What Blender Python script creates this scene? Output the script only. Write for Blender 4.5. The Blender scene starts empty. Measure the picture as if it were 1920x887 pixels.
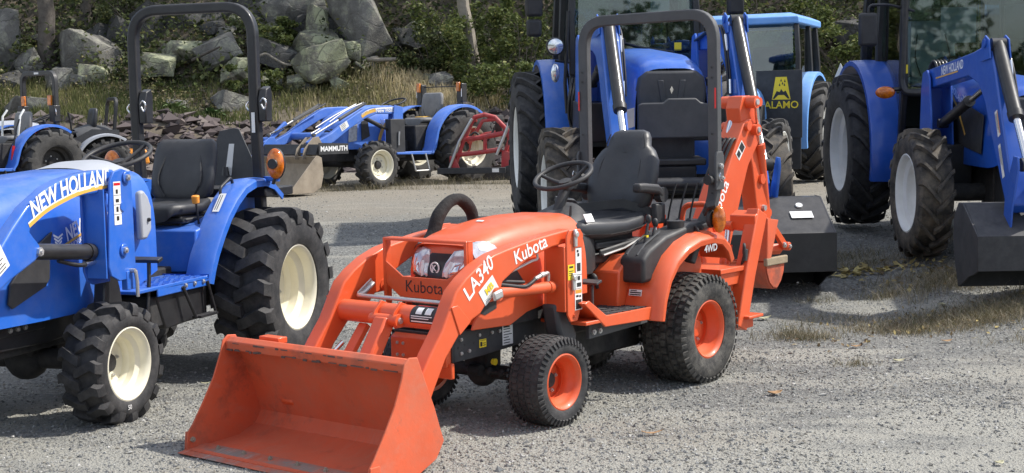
import bpy, bmesh, math, random
import numpy as np
from mathutils import Vector, Matrix, Euler, noise as mnoise
from math import sin, cos, pi, radians, atan2, hypot
random.seed(7); RNG = np.random.default_rng(11)
scene = bpy.context.scene
COL = scene.collection
# ------------------------------------------------------------------ camera
CAM_H, CAM_PITCH, CAM_ROLL, CAM_F = 1.5764, .0855, -.0183, 2635.2
cam_d = bpy.data.cameras.new('camera'); cam = bpy.data.objects.new('camera', cam_d); COL.objects.link(cam)
cam_d.sensor_width = 36; cam_d.lens = CAM_F / 1920 * 36; cam_d.clip_end = 600; cam_d.clip_start = .1
cam.matrix_world = Matrix.Translation((0, 0, CAM_H)) @ Matrix.Rotation(pi/2 - CAM_PITCH, 4, 'X') @ Matrix.Rotation(CAM_ROLL, 4, 'Z')
scene.camera = cam
# ------------------------------------------------------------------ light
SUN_AZ, SUN_EL = radians(9), radians(49)       # azimuth measured from +X towards +Y
sdir = Vector((cos(SUN_EL)*cos(SUN_AZ), cos(SUN_EL)*sin(SUN_AZ), sin(SUN_EL)))
sun_d = bpy.data.lights.new('sun', 'SUN'); sun_d.energy = 4.3; sun_d.angle = radians(.9); sun_d.color = (1, .955, .88)
sun = bpy.data.objects.new('sun', sun_d); COL.objects.link(sun)
sun.rotation_euler = (-sdir).to_track_quat('-Z', 'Y').to_euler()
W = bpy.data.worlds.new('World'); scene.world = W; W.use_nodes = True
wn = W.node_tree.nodes; wl = W.node_tree.links
bg = wn['Background']; bg.inputs['Strength'].default_value = .15
sky = wn.new('ShaderNodeTexSky'); sky.sky_type = 'NISHITA'; sky.sun_disc = False
sky.sun_elevation = SUN_EL; sky.sun_rotation = pi/2 - SUN_AZ
sky.air_density = 1.0; sky.dust_density = 1.5; sky.altitude = 200
tcw = wn.new('ShaderNodeTexCoord'); mpw = wn.new('ShaderNodeMapping'); mpw.inputs['Scale'].default_value = (1, 1, 2.2)
nzw = wn.new('ShaderNodeTexNoise'); nzw.inputs['Scale'].default_value = 2.3; nzw.inputs['Detail'].default_value = 7; nzw.inputs['Roughness'].default_value = .6
rpw = wn.new('ShaderNodeValToRGB'); rpw.color_ramp.elements[0].position = .44; rpw.color_ramp.elements[1].position = .66
rpw.color_ramp.elements[1].color = (.85, .85, .85, 1)
mxw = wn.new('ShaderNodeMix'); mxw.data_type = 'RGBA'; mxw.inputs[7].default_value = (8.5, 8.6, 8.9, 1)
wl.new(tcw.outputs['Generated'], mpw.inputs['Vector']); wl.new(mpw.outputs[0], nzw.inputs['Vector']); wl.new(nzw.outputs['Fac'], rpw.inputs[0])
wl.new(rpw.outputs[0], mxw.inputs[0]); wl.new(sky.outputs[0], mxw.inputs[6]); wl.new(mxw.outputs[2], bg.inputs['Color'])
vs = scene.view_settings; vs.view_transform = 'Standard'; vs.look = 'None'; vs.gamma = 1; vs.exposure = 0.34
scene.cycles.use_denoising = True
scene.cycles.max_bounces = 6; scene.cycles.transparent_max_bounces = 12
scene.cycles.sample_clamp_indirect = 6

# ------------------------------------------------------------------ materials
MATS = {}
def material(name, col, rough=.5, metal=0., var=.12, vscale=6., dust=0., dustcol=(.34, .31, .27), dscale=9., bump=0., bscale=60., coat=0., updust=0., spec=.5, alt=None, altpos=.5, scratch=0., scrcol=(.45, .4, .36)):
    """Principled material: colour with noise variation, patchy dust, dust that settles on upward faces, fine bump."""
    m = bpy.data.materials.new(name); m.use_nodes = True; MATS[name] = m
    n, l = m.node_tree.nodes, m.node_tree.links; b = n['Principled BSDF']
    tc = n.new('ShaderNodeTexCoord')
    def noise(s, d=5, r=.6):
        t = n.new('ShaderNodeTexNoise'); t.inputs['Scale'].default_value = s; t.inputs['Detail'].default_value = d; t.inputs['Roughness'].default_value = r
        l.new(tc.outputs['Object'], t.inputs['Vector']); return t.outputs['Fac']
    def ramp(src, p0, p1, c0=(0, 0, 0, 1), c1=(1, 1, 1, 1)):
        r = n.new('ShaderNodeValToRGB'); e = r.color_ramp.elements; e[0].position = p0; e[1].position = p1; e[0].color = c0; e[1].color = c1
        l.new(src, r.inputs[0]); return r.outputs[0]
    def mix(f, a, c):
        x = n.new('ShaderNodeMix'); x.data_type = 'RGBA'
        for s, v in ((0, f), (6, a), (7, c)):
            if hasattr(v, 'is_linked'): l.new(v, x.inputs[s])
            else: x.inputs[s].default_value = v if s == 0 else (*v[:3], 1)
        return x.outputs[2]
    def mul(a, v):
        x = n.new('ShaderNodeMath'); x.operation = 'MULTIPLY'; l.new(a, x.inputs[0])
        if hasattr(v, 'is_linked'): l.new(v, x.inputs[1])
        else: x.inputs[1].default_value = v
        return x.outputs[0]
    dark = tuple(c*(1-var) for c in col); lite = tuple(min(1, c*(1+var)) for c in col)
    c = ramp(noise(vscale), .3, .7, (*dark, 1), (*lite, 1))
    if alt is not None: c = mix(ramp(noise(vscale*.6, 6, .7), altpos-.06, altpos+.08), c, alt)
    rsrc = None
    if scratch > 0:                                   # thin rubbed lines along the working direction
        mp = n.new('ShaderNodeMapping'); mp.inputs['Scale'].default_value = (2.5, 90, 6); mp.inputs['Rotation'].default_value = (0, .5, .12); l.new(tc.outputs['Object'], mp.inputs['Vector'])
        t = n.new('ShaderNodeTexNoise'); t.inputs['Scale'].default_value = 1.6; t.inputs['Detail'].default_value = 5; t.inputs['Roughness'].default_value = .7; l.new(mp.outputs[0], t.inputs['Vector'])
        c = mix(mul(mul(ramp(t.outputs['Fac'], .54, .64), ramp(noise(2.2, 4), .42, .58)), scratch), c, scrcol)
        c = mix(mul(ramp(noise(6, 10, .8), .57, .66), scratch*.8), c, (.26, .075, .05))
    if dust > 0:
        f = mul(ramp(noise(dscale, 8, .72), .42, .72), dust); c = mix(f, c, dustcol); rsrc = f
    if updust > 0:
        g = n.new('ShaderNodeNewGeometry'); s = n.new('ShaderNodeSeparateXYZ'); l.new(g.outputs['Normal'], s.inputs[0])
        f = mul(mul(ramp(s.outputs['Z'], .35, .95), ramp(noise(dscale*1.7, 6, .7), .3, .75)), updust); c = mix(f, c, dustcol)
    l.new(c, b.inputs['Base Color'])
    b.inputs['Metallic'].default_value = metal; b.inputs['Specular IOR Level'].default_value = spec
    if rough < .75:
        rr = n.new('ShaderNodeMapRange'); rr.inputs[3].default_value = max(.03, rough-.08); rr.inputs[4].default_value = min(1, rough+.12 + (.25 if dust or updust else 0))
        l.new(noise(dscale*.8, 6, .65), rr.inputs[0]); l.new(rr.outputs[0], b.inputs['Roughness'])
    else: b.inputs['Roughness'].default_value = rough
    if coat: b.inputs['Coat Weight'].default_value = coat; b.inputs['Coat Roughness'].default_value = .12
    if bump:
        bp = n.new('ShaderNodeBump'); bp.inputs['Strength'].default_value = bump; bp.inputs['Distance'].default_value = .01
        l.new(noise(bscale, 6, .65), bp.inputs['Height']); l.new(bp.outputs[0], b.inputs['Normal'])
    return m
ORANGE = material('orange_paint', (.70, .098, .024), .34, var=.06, dust=.10, dscale=5, coat=.25, updust=.16, dustcol=(.58, .25, .15))
ORANGEB = material('worn_orange_paint', (.66, .11, .04), .58, var=.10, dust=.5, dscale=4, updust=.25, dustcol=(.44, .165, .10), bump=.15, bscale=30, alt=(.24, .06, .036), altpos=.585, vscale=3.0, scratch=.5, scrcol=(.46, .24, .18))
EDGE = material('rubbed_cutting_edge', (.52, .11, .05), .5, var=.15, dust=.5, dustcol=(.40, .19, .13), alt=(.24, .20, .17), altpos=.50, vscale=7, scratch=.8, scrcol=(.5, .47, .43), bump=.15, bscale=40)
BLUE = material('blue_paint', (.018, .125, .55), .28, var=.06, coat=.35, updust=.24, dust=.14, dustcol=(.3, .34, .45))
BLUESHADE = material('shaded_blue_paint', (.010, .085, .45), .28, var=.06, coat=.35, updust=.14, dust=.05, dustcol=(.3, .34, .45))  # darker copy of the blue; the right tractor's shade is put into the colour
BLUEF = material('faded_blue_paint', (.055, .17, .60), .45, var=.10, dust=.2, updust=.3, dustcol=(.36, .42, .55))
BLUEL = material('light_blue_paint', (.13, .33, .72), .4, var=.08, dust=.15, updust=.25, dustcol=(.45, .5, .56))
BLACK = material('black_paint', (.011, .011, .013), .36, var=.25, dust=.06, updust=.22, dustcol=(.22, .21, .2), coat=.2)
BLACKM = material('matt_black_steel', (.030, .031, .034), .5, var=.2, dust=.12, updust=.3, dustcol=(.2, .19, .18))
GREYST = material('dark_grey_steel', (.060, .062, .066), .45, var=.15, dust=.12, updust=.2, dustcol=(.2, .19, .18))
UNDER = material('dirty_underbody', (.018, .018, .019), .6, var=.3, dust=.35, dscale=14, dustcol=(.10, .09, .08), bump=.2, bscale=40)
PLASTIC = material('black_plastic', (.020, .020, .022), .42, var=.15, dust=.1, updust=.35, dustcol=(.18, .17, .16), bump=.05, bscale=400)
VINYL = material('seat_vinyl', (.026, .027, .031), .30, var=.15, dust=.08, updust=.3, dustcol=(.16, .16, .16), bump=.12, bscale=160)
GREYP = material('grey_plastic', (.36, .38, .42), .45, var=.06, dust=.1)
GREYW = material('worn_grey_vinyl', (.20, .20, .20), .6, var=.2, dust=.3)
RUB = material('tyre_rubber', (.024, .024, .026), .62, var=.25, dust=.32, dscale=12, dustcol=(.16, .15, .14), updust=.40, bump=.25, bscale=90)
RUBT = material('dusty_turf_tyre', (.026, .025, .024), .68, var=.3, dust=.62, dscale=16, dustcol=(.20, .185, .16), updust=.3, bump=.3, bscale=120)
RUBD = material('muddy_tyre_rubber', (.034, .031, .028), .75, var=.3, dust=.8, dscale=7, dustcol=(.22, .18, .13), bump=.4, bscale=70)
RUBO = material('old_tyre_rubber', (.036, .035, .034), .75, var=.3, dust=.45, dscale=9, dustcol=(.13, .12, .11), bump=.4, bscale=70)
CREAM = material('cream_rim_paint', (.80, .76, .60), .32, var=.05, dust=.22, coat=.3, dustcol=(.55, .5, .4))
WHITER = material('grey_white_rim_paint', (.80, .80, .76), .38, var=.05, dust=.15, dustcol=(.4, .38, .34))
CHROME = material('bright_steel', (.72, .72, .73), .2, metal=1., var=.05)
ZINC = material('zinc_plated_steel', (.55, .55, .54), .36, metal=.9, var=.12, dust=.12)
RUST = material('worn_bucket_steel', (.30, .25, .19), .6, metal=.2, var=.2, dust=.5, dustcol=(.44, .38, .30), bump=.2, bscale=30)
DIRT = material('dried_mud', (.30, .24, .16), .95, var=.2, bump=.5, bscale=40)
RED = material('red_paint', (.40, .025, .03), .4, var=.12, dust=.25, updust=.3)
AMBER = material('amber_lens', (.75, .20, .01), .12, var=.1, coat=.6, alt=(.42, .09, .005), altpos=.5, vscale=25)
REFRED = material('red_reflector', (.6, .015, .02), .2, var=.05)
WHITE = material('white_label', (.78, .78, .76), .45, var=.04)
WHITEP = material('white_lettering', (.85, .85, .84), .4, var=.02)
GOLD = material('gold_stripe', (.72, .42, .08), .4, var=.04)
YELLOW = material('yellow_label', (.82, .62, .03), .45, var=.03)
INK = material('black_print', (.02, .02, .02), .5, var=.05)
ORLAB = material('orange_label', (.85, .32, .04), .45, var=.03)
LAMP = material('headlamp_reflector', (.62, .63, .66), .10, metal=.35, var=.3, vscale=26, coat=.9)
LAMPM = material('chrome_lamp', (.75, .76, .78), .12, metal=.8, var=.12, vscale=30)
GLOSSB = material('gloss_black_grille', (.010, .010, .011), .3, var=.1, coat=.2, updust=.1)
INTER = material('cab_interior', (.05, .05, .052), .7, var=.2)
PLASTW = material('clear_plastic_wrap', (.55, .56, .56), .25, var=.1, bump=.5, bscale=14)
def glass_mat(name, tint, alpha):
    m = bpy.data.materials.new(name); m.use_nodes = True; n, l = m.node_tree.nodes, m.node_tree.links; MATS[name] = m
    for x in list(n): n.remove(x)
    o = n.new('ShaderNodeOutputMaterial'); t = n.new('ShaderNodeBsdfTransparent'); t.inputs[0].default_value = (*tint, 1)
    g = n.new('ShaderNodeBsdfGlossy'); g.inputs['Roughness'].default_value = .02; g.inputs[0].default_value = (.95, .97, 1, 1)
    f = n.new('ShaderNodeFresnel'); f.inputs['IOR'].default_value = 1.5
    a = n.new('ShaderNodeMath'); a.operation = 'ADD'; a.inputs[1].default_value = alpha; a.use_clamp = True
    mx = n.new('ShaderNodeMixShader'); l.new(f.outputs[0], a.inputs[0]); l.new(a.outputs[0], mx.inputs[0]); l.new(t.outputs[0], mx.inputs[1]); l.new(g.outputs[0], mx.inputs[2]); l.new(mx.outputs[0], o.inputs[0])
    return m
GLASS = glass_mat('tinted_glass', (.62, .72, .70), .035)
LENS = glass_mat('clear_lens', (.95, .95, .95), .06)

# ------------------------------------------------------------------ mesh helpers
def P3(p): return Vector(p)
class MB:
    """Collects faces, then builds ONE mesh object."""
    def __init__(s): s.v = []; s.f = []
    def add(s, verts, faces):
        o = len(s.v); s.v.extend([tuple(p) for p in verts]); s.f.extend([tuple(i+o for i in f) for f in faces]); return s
    def box(s, c, d, rot=None):
        x, y, z = d[0]/2, d[1]/2, d[2]/2
        vs_ = [Vector((a*x, b*y, e*z)) for a in (-1, 1) for b in (-1, 1) for e in (-1, 1)]
        if rot is not None:
            R = Euler(rot).to_matrix(); vs_ = [R @ p for p in vs_]
        c = Vector(c)
        return s.add([p+c for p in vs_], [(0, 1, 3, 2), (4, 6, 7, 5), (0, 4, 5, 1), (2, 3, 7, 6), (0, 2, 6, 4), (1, 5, 7, 3)])
    def bb(s, x0, x1, y0, y1, z0, z1): return s.box(((x0+x1)/2, (y0+y1)/2, (z0+z1)/2), (abs(x1-x0), abs(y1-y0), abs(z1-z0)))
    def prism(s, prof, y0, y1, axis='y'):
        """profile of (x,z) extruded along y (axis y), (y,z) along x (axis x), (x,y) along z (axis z)."""
        n = len(prof)
        if axis == 'y': a = [(p[0], y0, p[1]) for p in prof]; b = [(p[0], y1, p[1]) for p in prof]
        elif axis == 'x': a = [(y0, p[0], p[1]) for p in prof]; b = [(y1, p[0], p[1]) for p in prof]
        else: a = [(p[0], p[1], y0) for p in prof]; b = [(p[0], p[1], y1) for p in prof]
        return s.add(a+b, [tuple(range(n)), tuple(range(2*n-1, n-1, -1))] + [(i, i+n, (i+1) % n+n, (i+1) % n) for i in range(n)])
    def ring_loft(s, rings, cap0=True, cap1=True, closed=True):
        n = len(rings[0]); V = [p for r in rings for p in r]; F = []
        for k in range(len(rings)-1):
            for i in range(n if closed else n-1):
                j = (i+1) % n; F.append((k*n+i, k*n+j, (k+1)*n+j, (k+1)*n+i))
        if closed and cap0: F.append(tuple(range(n-1, -1, -1)))
        if closed and cap1: F.append(tuple((len(rings)-1)*n+i for i in range(n)))
        return s.add(V, F)
    def cyl(s, p0, p1, r0, r1=None, n=14):
        r1 = r0 if r1 is None else r1; p0 = Vector(p0); p1 = Vector(p1); d = (p1-p0).normalized()
        a = d.orthogonal().normalized(); b = d.cross(a)
        R = lambda p, r: [p+(a*cos(2*pi*i/n)+b*sin(2*pi*i/n))*r for i in range(n)]
        return s.ring_loft([R(p0, r0), R(p1, r1)])
    def tube(s, pts, r, n=8, rect=None, up=None, closed=False, smoothn=0):
        """sweep a circle of radius r (or rect=(w,h)) along a polyline."""
        pts = [Vector(p) for p in pts]
        if smoothn:
            if isinstance(r, (list, tuple)): q = [i*smoothn for i in range(len(pts))]; r = [float(a) for a in np.interp(range((len(pts)-1)*smoothn+1), q, r)]
            pts = catmull(pts, smoothn)
        N = len(pts); tang = []
        for i in range(N):
            if closed: t = pts[(i+1) % N]-pts[i-1]
            else: t = (pts[min(i+1, N-1)]-pts[max(i-1, 0)])
            tang.append(t.normalized())
        u = Vector(up) if up is not None else tang[0].orthogonal()
        rings = []
        for i in range(N):
            t = tang[i]; u = (u - t*u.dot(t)).normalized(); w = t.cross(u)
            if rect:
                a, b = rect[0]/2, rect[1]/2
                k = 1.0
                if 0 < i < N-1 or closed:
                    e = (pts[i]-pts[i-1]).normalized(); k = 1/max(.5, e.dot(t))
                rings.append([pts[i]+u*(sa*a)*k+w*(sb*b) for sa, sb in ((1, 1), (-1, 1), (-1, -1), (1, -1))])
            else:
                rr = r[i] if isinstance(r, (list, tuple)) else r
                rings.append([pts[i]+(u*cos(2*pi*j/n)+w*sin(2*pi*j/n))*rr for j in range(n)])
        if closed: rings.append(rings[0]); return s.ring_loft(rings, False, False)
        return s.ring_loft(rings)
    def lathe(s, prof, n=32, c=(0, 0, 0), axis='y', a0=0, a1=2*pi):
        full = abs(a1-a0-2*pi) < 1e-6; rings = []
        for i in range(n if full else n+1):
            t = a0+(a1-a0)*i/n
            if axis == 'y': rings.append([(c[0]+r*cos(t), c[1]+h, c[2]+r*sin(t)) for r, h in prof])
            elif axis == 'z': rings.append([(c[0]+r*cos(t), c[1]+r*sin(t), c[2]+h) for r, h in prof])
            else: rings.append([(c[0]+h, c[1]+r*cos(t), c[2]+r*sin(t)) for r, h in prof])
        if full: rings.append(rings[0])
        return s.ring_loft(rings, closed=False)
    def sphere(s, c, r, n=12, m=8, sc=(1, 1, 1)):
        prof = [(max(1e-4, r*sin(pi*i/m)), -r*cos(pi*i/m)) for i in range(m+1)]
        k = MB().lathe(prof, n, axis='z')
        return s.add([(c[0]+p[0]*sc[0], c[1]+p[1]*sc[1], c[2]+p[2]*sc[2]) for p in k.v], k.f)
    def bolt(s, c, r=.012, axis='y', h=.01, sgn=1):
        d = {'x': (1, 0, 0), 'y': (0, 1, 0), 'z': (0, 0, 1)}[axis]; c = Vector(c); e = c+Vector(d)*h*sgn
        s.cyl(c, e, r, r*.95, 6); return s.cyl(e, e+Vector(d)*h*.5*sgn, r*.5, r*.45, 8)
    def xf(s, M): s.v = [tuple(M @ Vector(p)) for p in s.v]; return s
    def islands(s):
        par = list(range(len(s.v)))
        def find(a):
            while par[a] != a: par[a] = par[par[a]]; a = par[a]
            return a
        for f in s.f:
            for i in f[1:]: par[find(i)] = find(f[0])
        g = {}
        for f in s.f: g.setdefault(find(f[0]), []).append(f)
        out = []
        for fs in g.values():
            ids = sorted({i for f in fs for i in f}); mp = {i: k for k, i in enumerate(ids)}; m = MB(); m.add([s.v[i] for i in ids], [tuple(mp[i] for i in f) for f in fs]); out.append(m)
        return out
    def build_each(s, name, mat, parent=None, **kw): return [m.build(name, mat, parent, **kw) for m in s.islands()][0]
    def build(s, name, mat, parent=None, bevel=0., smooth=38, seg=2, kind=None, solid=0, sub=0):
        me = bpy.data.meshes.new(name); me.from_pydata(s.v, [], s.f); 
        if isinstance(mat, (list, tuple)): 
            for q in mat: me.materials.append(q)
        else: me.materials.append(mat)
        bm = bmesh.new(); bm.from_mesh(me); bmesh.ops.remove_doubles(bm, verts=bm.verts, dist=1e-5); bmesh.ops.recalc_face_normals(bm, faces=bm.faces); bm.to_mesh(me); bm.free()
        o = bpy.data.objects.new(name, me); COL.objects.link(o)
        if parent is not None: o.parent = parent
        if smooth:
            me.shade_smooth(); me.set_sharp_from_angle(angle=radians(smooth))
        if solid: md = o.modifiers.new('solid', 'SOLIDIFY'); md.thickness = solid; md.offset = -1
        if sub: md = o.modifiers.new('sub', 'SUBSURF'); md.levels = sub; md.render_levels = sub
        if bevel: md = o.modifiers.new('bevel', 'BEVEL'); md.width = bevel; md.segments = seg; md.limit_method = 'ANGLE'; md.angle_limit = radians(40); md.harden_normals = False
        if kind or name in SMALL: o['kind'] = kind or 'stuff'
        return o
SMALL = {'bar_holes', 'frame_holes', 'frame_bolts', 'bumper_bolts', 'rail_bolts', 'step_bolts', 'hinge_bolts', 'tread_studs', 'seam', 'label_print', 'floor_mat'}
def catmull(pts, n):
    pts = [Vector(p) for p in pts]; out = []; q = [pts[0]*2-pts[1]]+pts+[pts[-1]*2-pts[-2]]
    for i in range(1, len(q)-2):
        for k in range(n):
            t = k/n; a, b, c, d = q[i-1:i+3]
            out.append(.5*((2*b)+(c-a)*t+(2*a-5*b+4*c-d)*t*t+(3*b-a-3*c+d)*t**3))
    out.append(pts[-1]); return out
def fillet(pts, r, n=5):
    """round the corners of a polyline."""
    pts = [Vector(p) for p in pts]; out = [pts[0]]
    for i in range(1, len(pts)-1):
        a = (pts[i-1]-pts[i]); b = (pts[i+1]-pts[i]); d = min(r, a.length*.48, b.length*.48)
        A = pts[i]+a.normalized()*d; B = pts[i]+b.normalized()*d
        for k in range(n+1):
            t = k/n; out.append(A*(1-t)**2+pts[i]*2*t*(1-t)+B*t*t)
    out.append(pts[-1]); return out
def thing(name, label, cat, loc=(0, 0, 0), rz=0., group=None, pitch=0., roll=0.):
    o = bpy.data.objects.new(name, None); COL.objects.link(o); o.empty_display_size = .2
    o.location = loc; o.rotation_euler = Euler((roll, pitch, rz)); tag(o, label, cat, group); return o
def tag(o, label, cat, group=None):
    o['label'] = label; o['category'] = cat
    if group: o['group'] = group
    return o
def part(name, parent, loc=(0, 0, 0)):
    o = bpy.data.objects.new(name, None); COL.objects.link(o); o.parent = parent; o.location = loc; o.empty_display_size = .05; return o
def copy_tree(o, parent=None):
    c = o.copy(); COL.objects.link(c); c.parent = parent
    for ch in [x for x in o.children]: copy_tree(ch, c)
    return c
_txt = {}
def text_mesh(s, size=1., bold=0., shear=0., sx=1.):
    """2-D lettering mesh (verts in xy, faces), origin at left baseline; returns (verts, faces, width)."""
    key = (s, bold, shear)
    if key not in _txt:
        cu = bpy.data.curves.new('t', 'FONT'); cu.body = s; cu.size = 1; cu.offset = bold; cu.shear = shear; cu.resolution_u = 3; cu.fill_mode = 'FRONT'
        ob = bpy.data.objects.new('t', cu); COL.objects.link(ob); bpy.context.view_layer.update()
        dg = bpy.context.evaluated_depsgraph_get(); me = ob.evaluated_get(dg).to_mesh()
        _txt[key] = ([tuple(v.co) for v in me.vertices], [tuple(p.vertices) for p in me.polygons])
        ob.evaluated_get(dg).to_mesh_clear(); bpy.data.objects.remove(ob); bpy.data.curves.remove(cu)
    v, f = _txt[key]
    v = [(p[0]*size*sx, p[1]*size) for p in v]
    return v, f, (max(p[0] for p in v)-min(p[0] for p in v)) if v else 0
def lettering(name, s, mat, parent, fn, size, bold=0., shear=0., sx=1., center=False):
    """lay lettering on a surface: fn(u,v)->3-D point."""
    v, f, w = text_mesh(s, size, bold, shear, sx); x0 = min(p[0] for p in v)
    m = MB(); m.add([fn(p[0]-x0-(w/2 if center else 0), p[1]) for p in v], f)
    me = bpy.data.meshes.new(name); me.from_pydata(m.v, [], m.f); me.materials.append(mat); o = bpy.data.objects.new(name, me); COL.objects.link(o); o.parent = parent; return o
def plane_fn(o, u, v):
    o, u, v = Vector(o), Vector(u), Vector(v)
    return lambda a, b: o+u*a+v*b

# ------------------------------------------------------------------ land
def interp(x, xs, ys): return np.interp(x, xs, ys)
_GY = [-50, 8.6, 9.6, 10.6, 12, 14, 17, 21, 25, 400]; _GZ = [0, 0, .03, .12, .28, .43, .53, .60, .65, .65]
_BD = [-3, 0, .5, 1.2, 2.0, 3.0, 4.0, 5.0, 7.0, 10, 16, 40, 140]; _BZ = [-.3, -.02, .24, .62, .96, 1.16, 1.48, 1.88, 3.1, 6.0, 9.0, 14, 22]
def smooth_tab(xs, ys, k=.5):
    gx = np.linspace(xs[0], xs[-1], 4000); gy = np.interp(gx, xs, ys); w = max(1, int(k/(gx[1]-gx[0]))); ker = np.hanning(2*w+3); ker /= ker.sum()
    p = np.pad(gy, (w+1, w+1), mode='edge'); return gx, np.convolve(p, ker, 'valid')
_gx, _gz = smooth_tab([-50, 8.6, 9.6, 10.6, 12, 14, 17, 21, 25, 60], [0, 0, .01, .06, .22, .41, .53, .60, .65, .65], .8)
_bx, _bz = smooth_tab(_BD[:-1], _BZ[:-1], .35)
def toe(x): return 25.0 + .5*np.sin(np.asarray(x)*.35+1) + .25*np.sin(np.asarray(x)*1.1)
def SSTEP(a, b, x): t = np.clip((x-a)/(b-a), 0, 1); return t*t*(3-2*t)
def yard_z(x, y):
    x = np.asarray(x, float); y = np.asarray(y, float)
    return np.interp(y, _gx, _gz) + .16*SSTEP(2.6, 4.0, x)*SSTEP(8.6, 10.4, y)*(1-SSTEP(11.5, 14.5, y)) + .012*np.sin(x*1.3+y*.7)*np.sin(y*.9-x*.4) + .006*np.sin(x*3.1+1)*np.sin(y*2.7)
def bank_z(x, y):
    d = np.asarray(y, float)-toe(x)
    return .65 + np.interp(d, _bx, _bz) + .10*np.sin(np.asarray(x)*.9+d)*np.clip(d, 0, 1) + .06*np.sin(np.asarray(x)*2.3+d*1.7)*np.clip(d, 0, 1)
def np_mesh(name, V, T, mat, parent=None, kind=None, shade=None, smooth=False):
    """mesh from arrays: V (n,3), T (m,k) with k = 3 or 4; shade = per-vertex float attribute."""
    me = bpy.data.meshes.new(name); V = np.asarray(V, np.float32); T = np.asarray(T, np.int32); k = T.shape[1]
    me.vertices.add(len(V)); me.vertices.foreach_set('co', V.ravel())
    me.loops.add(T.size); me.loops.foreach_set('vertex_index', T.ravel())
    me.polygons.add(len(T)); me.polygons.foreach_set('loop_start', np.arange(0, T.size, k, dtype=np.int32))
    me.polygons.foreach_set('use_smooth', np.full(len(T), smooth, dtype=bool))
    if shade is not None:
        a = me.attributes.new('shade', 'FLOAT', 'POINT'); a.data.foreach_set('value', np.asarray(shade, np.float32))
    me.materials.append(mat); me.update(calc_edges=True); me.validate()
    o = bpy.data.objects.new(name, me); COL.objects.link(o)
    if parent is not None: o.parent = parent
    if kind: o['kind'] = kind
    return o
def grid(xs, ys, zf):
    X, Y = np.meshgrid(xs, ys); Z = zf(X, Y); V = np.stack([X, Y, Z], -1).reshape(-1, 3); nx, ny = len(xs), len(ys)
    i = np.arange(nx-1)[None, :] + nx*np.arange(ny-1)[:, None]; i = i.ravel()
    return V, np.stack([i, i+1, i+nx+1, i+nx], 1)
def shade_mat(name, stops, rough=.85, transl=0., noise=0.):
    """colour from the 'shade' attribute through a ramp."""
    m = bpy.data.materials.new(name); m.use_nodes = True; n, l = m.node_tree.nodes, m.node_tree.links; b = n['Principled BSDF']
    a = n.new('ShaderNodeAttribute'); a.attribute_name = 'shade'; r = n.new('ShaderNodeValToRGB'); e = r.color_ramp.elements
    while len(e) < len(stops): e.new(.5)
    for q, (p, c) in zip(e, stops): q.position = p; q.color = (*c, 1)
    l.new(a.outputs['Fac'], r.inputs[0]); l.new(r.outputs[0], b.inputs['Base Color']); b.inputs['Roughness'].default_value = rough; b.inputs['Specular IOR Level'].default_value = .25
    if transl:
        t = n.new('ShaderNodeBsdfTranslucent'); l.new(r.outputs[0], t.inputs[0]); mx = n.new('ShaderNodeMixShader'); mx.inputs[0].default_value = transl
        l.new(b.outputs[0], mx.inputs[1]); l.new(t.outputs[0], mx.inputs[2]); l.new(mx.outputs[0], n['Material Output'].inputs[0])
    return m
def node_mat(name):
    m = bpy.data.materials.new(name); m.use_nodes = True; return m, m.node_tree.nodes, m.node_tree.links, m.node_tree.nodes['Principled BSDF']
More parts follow.
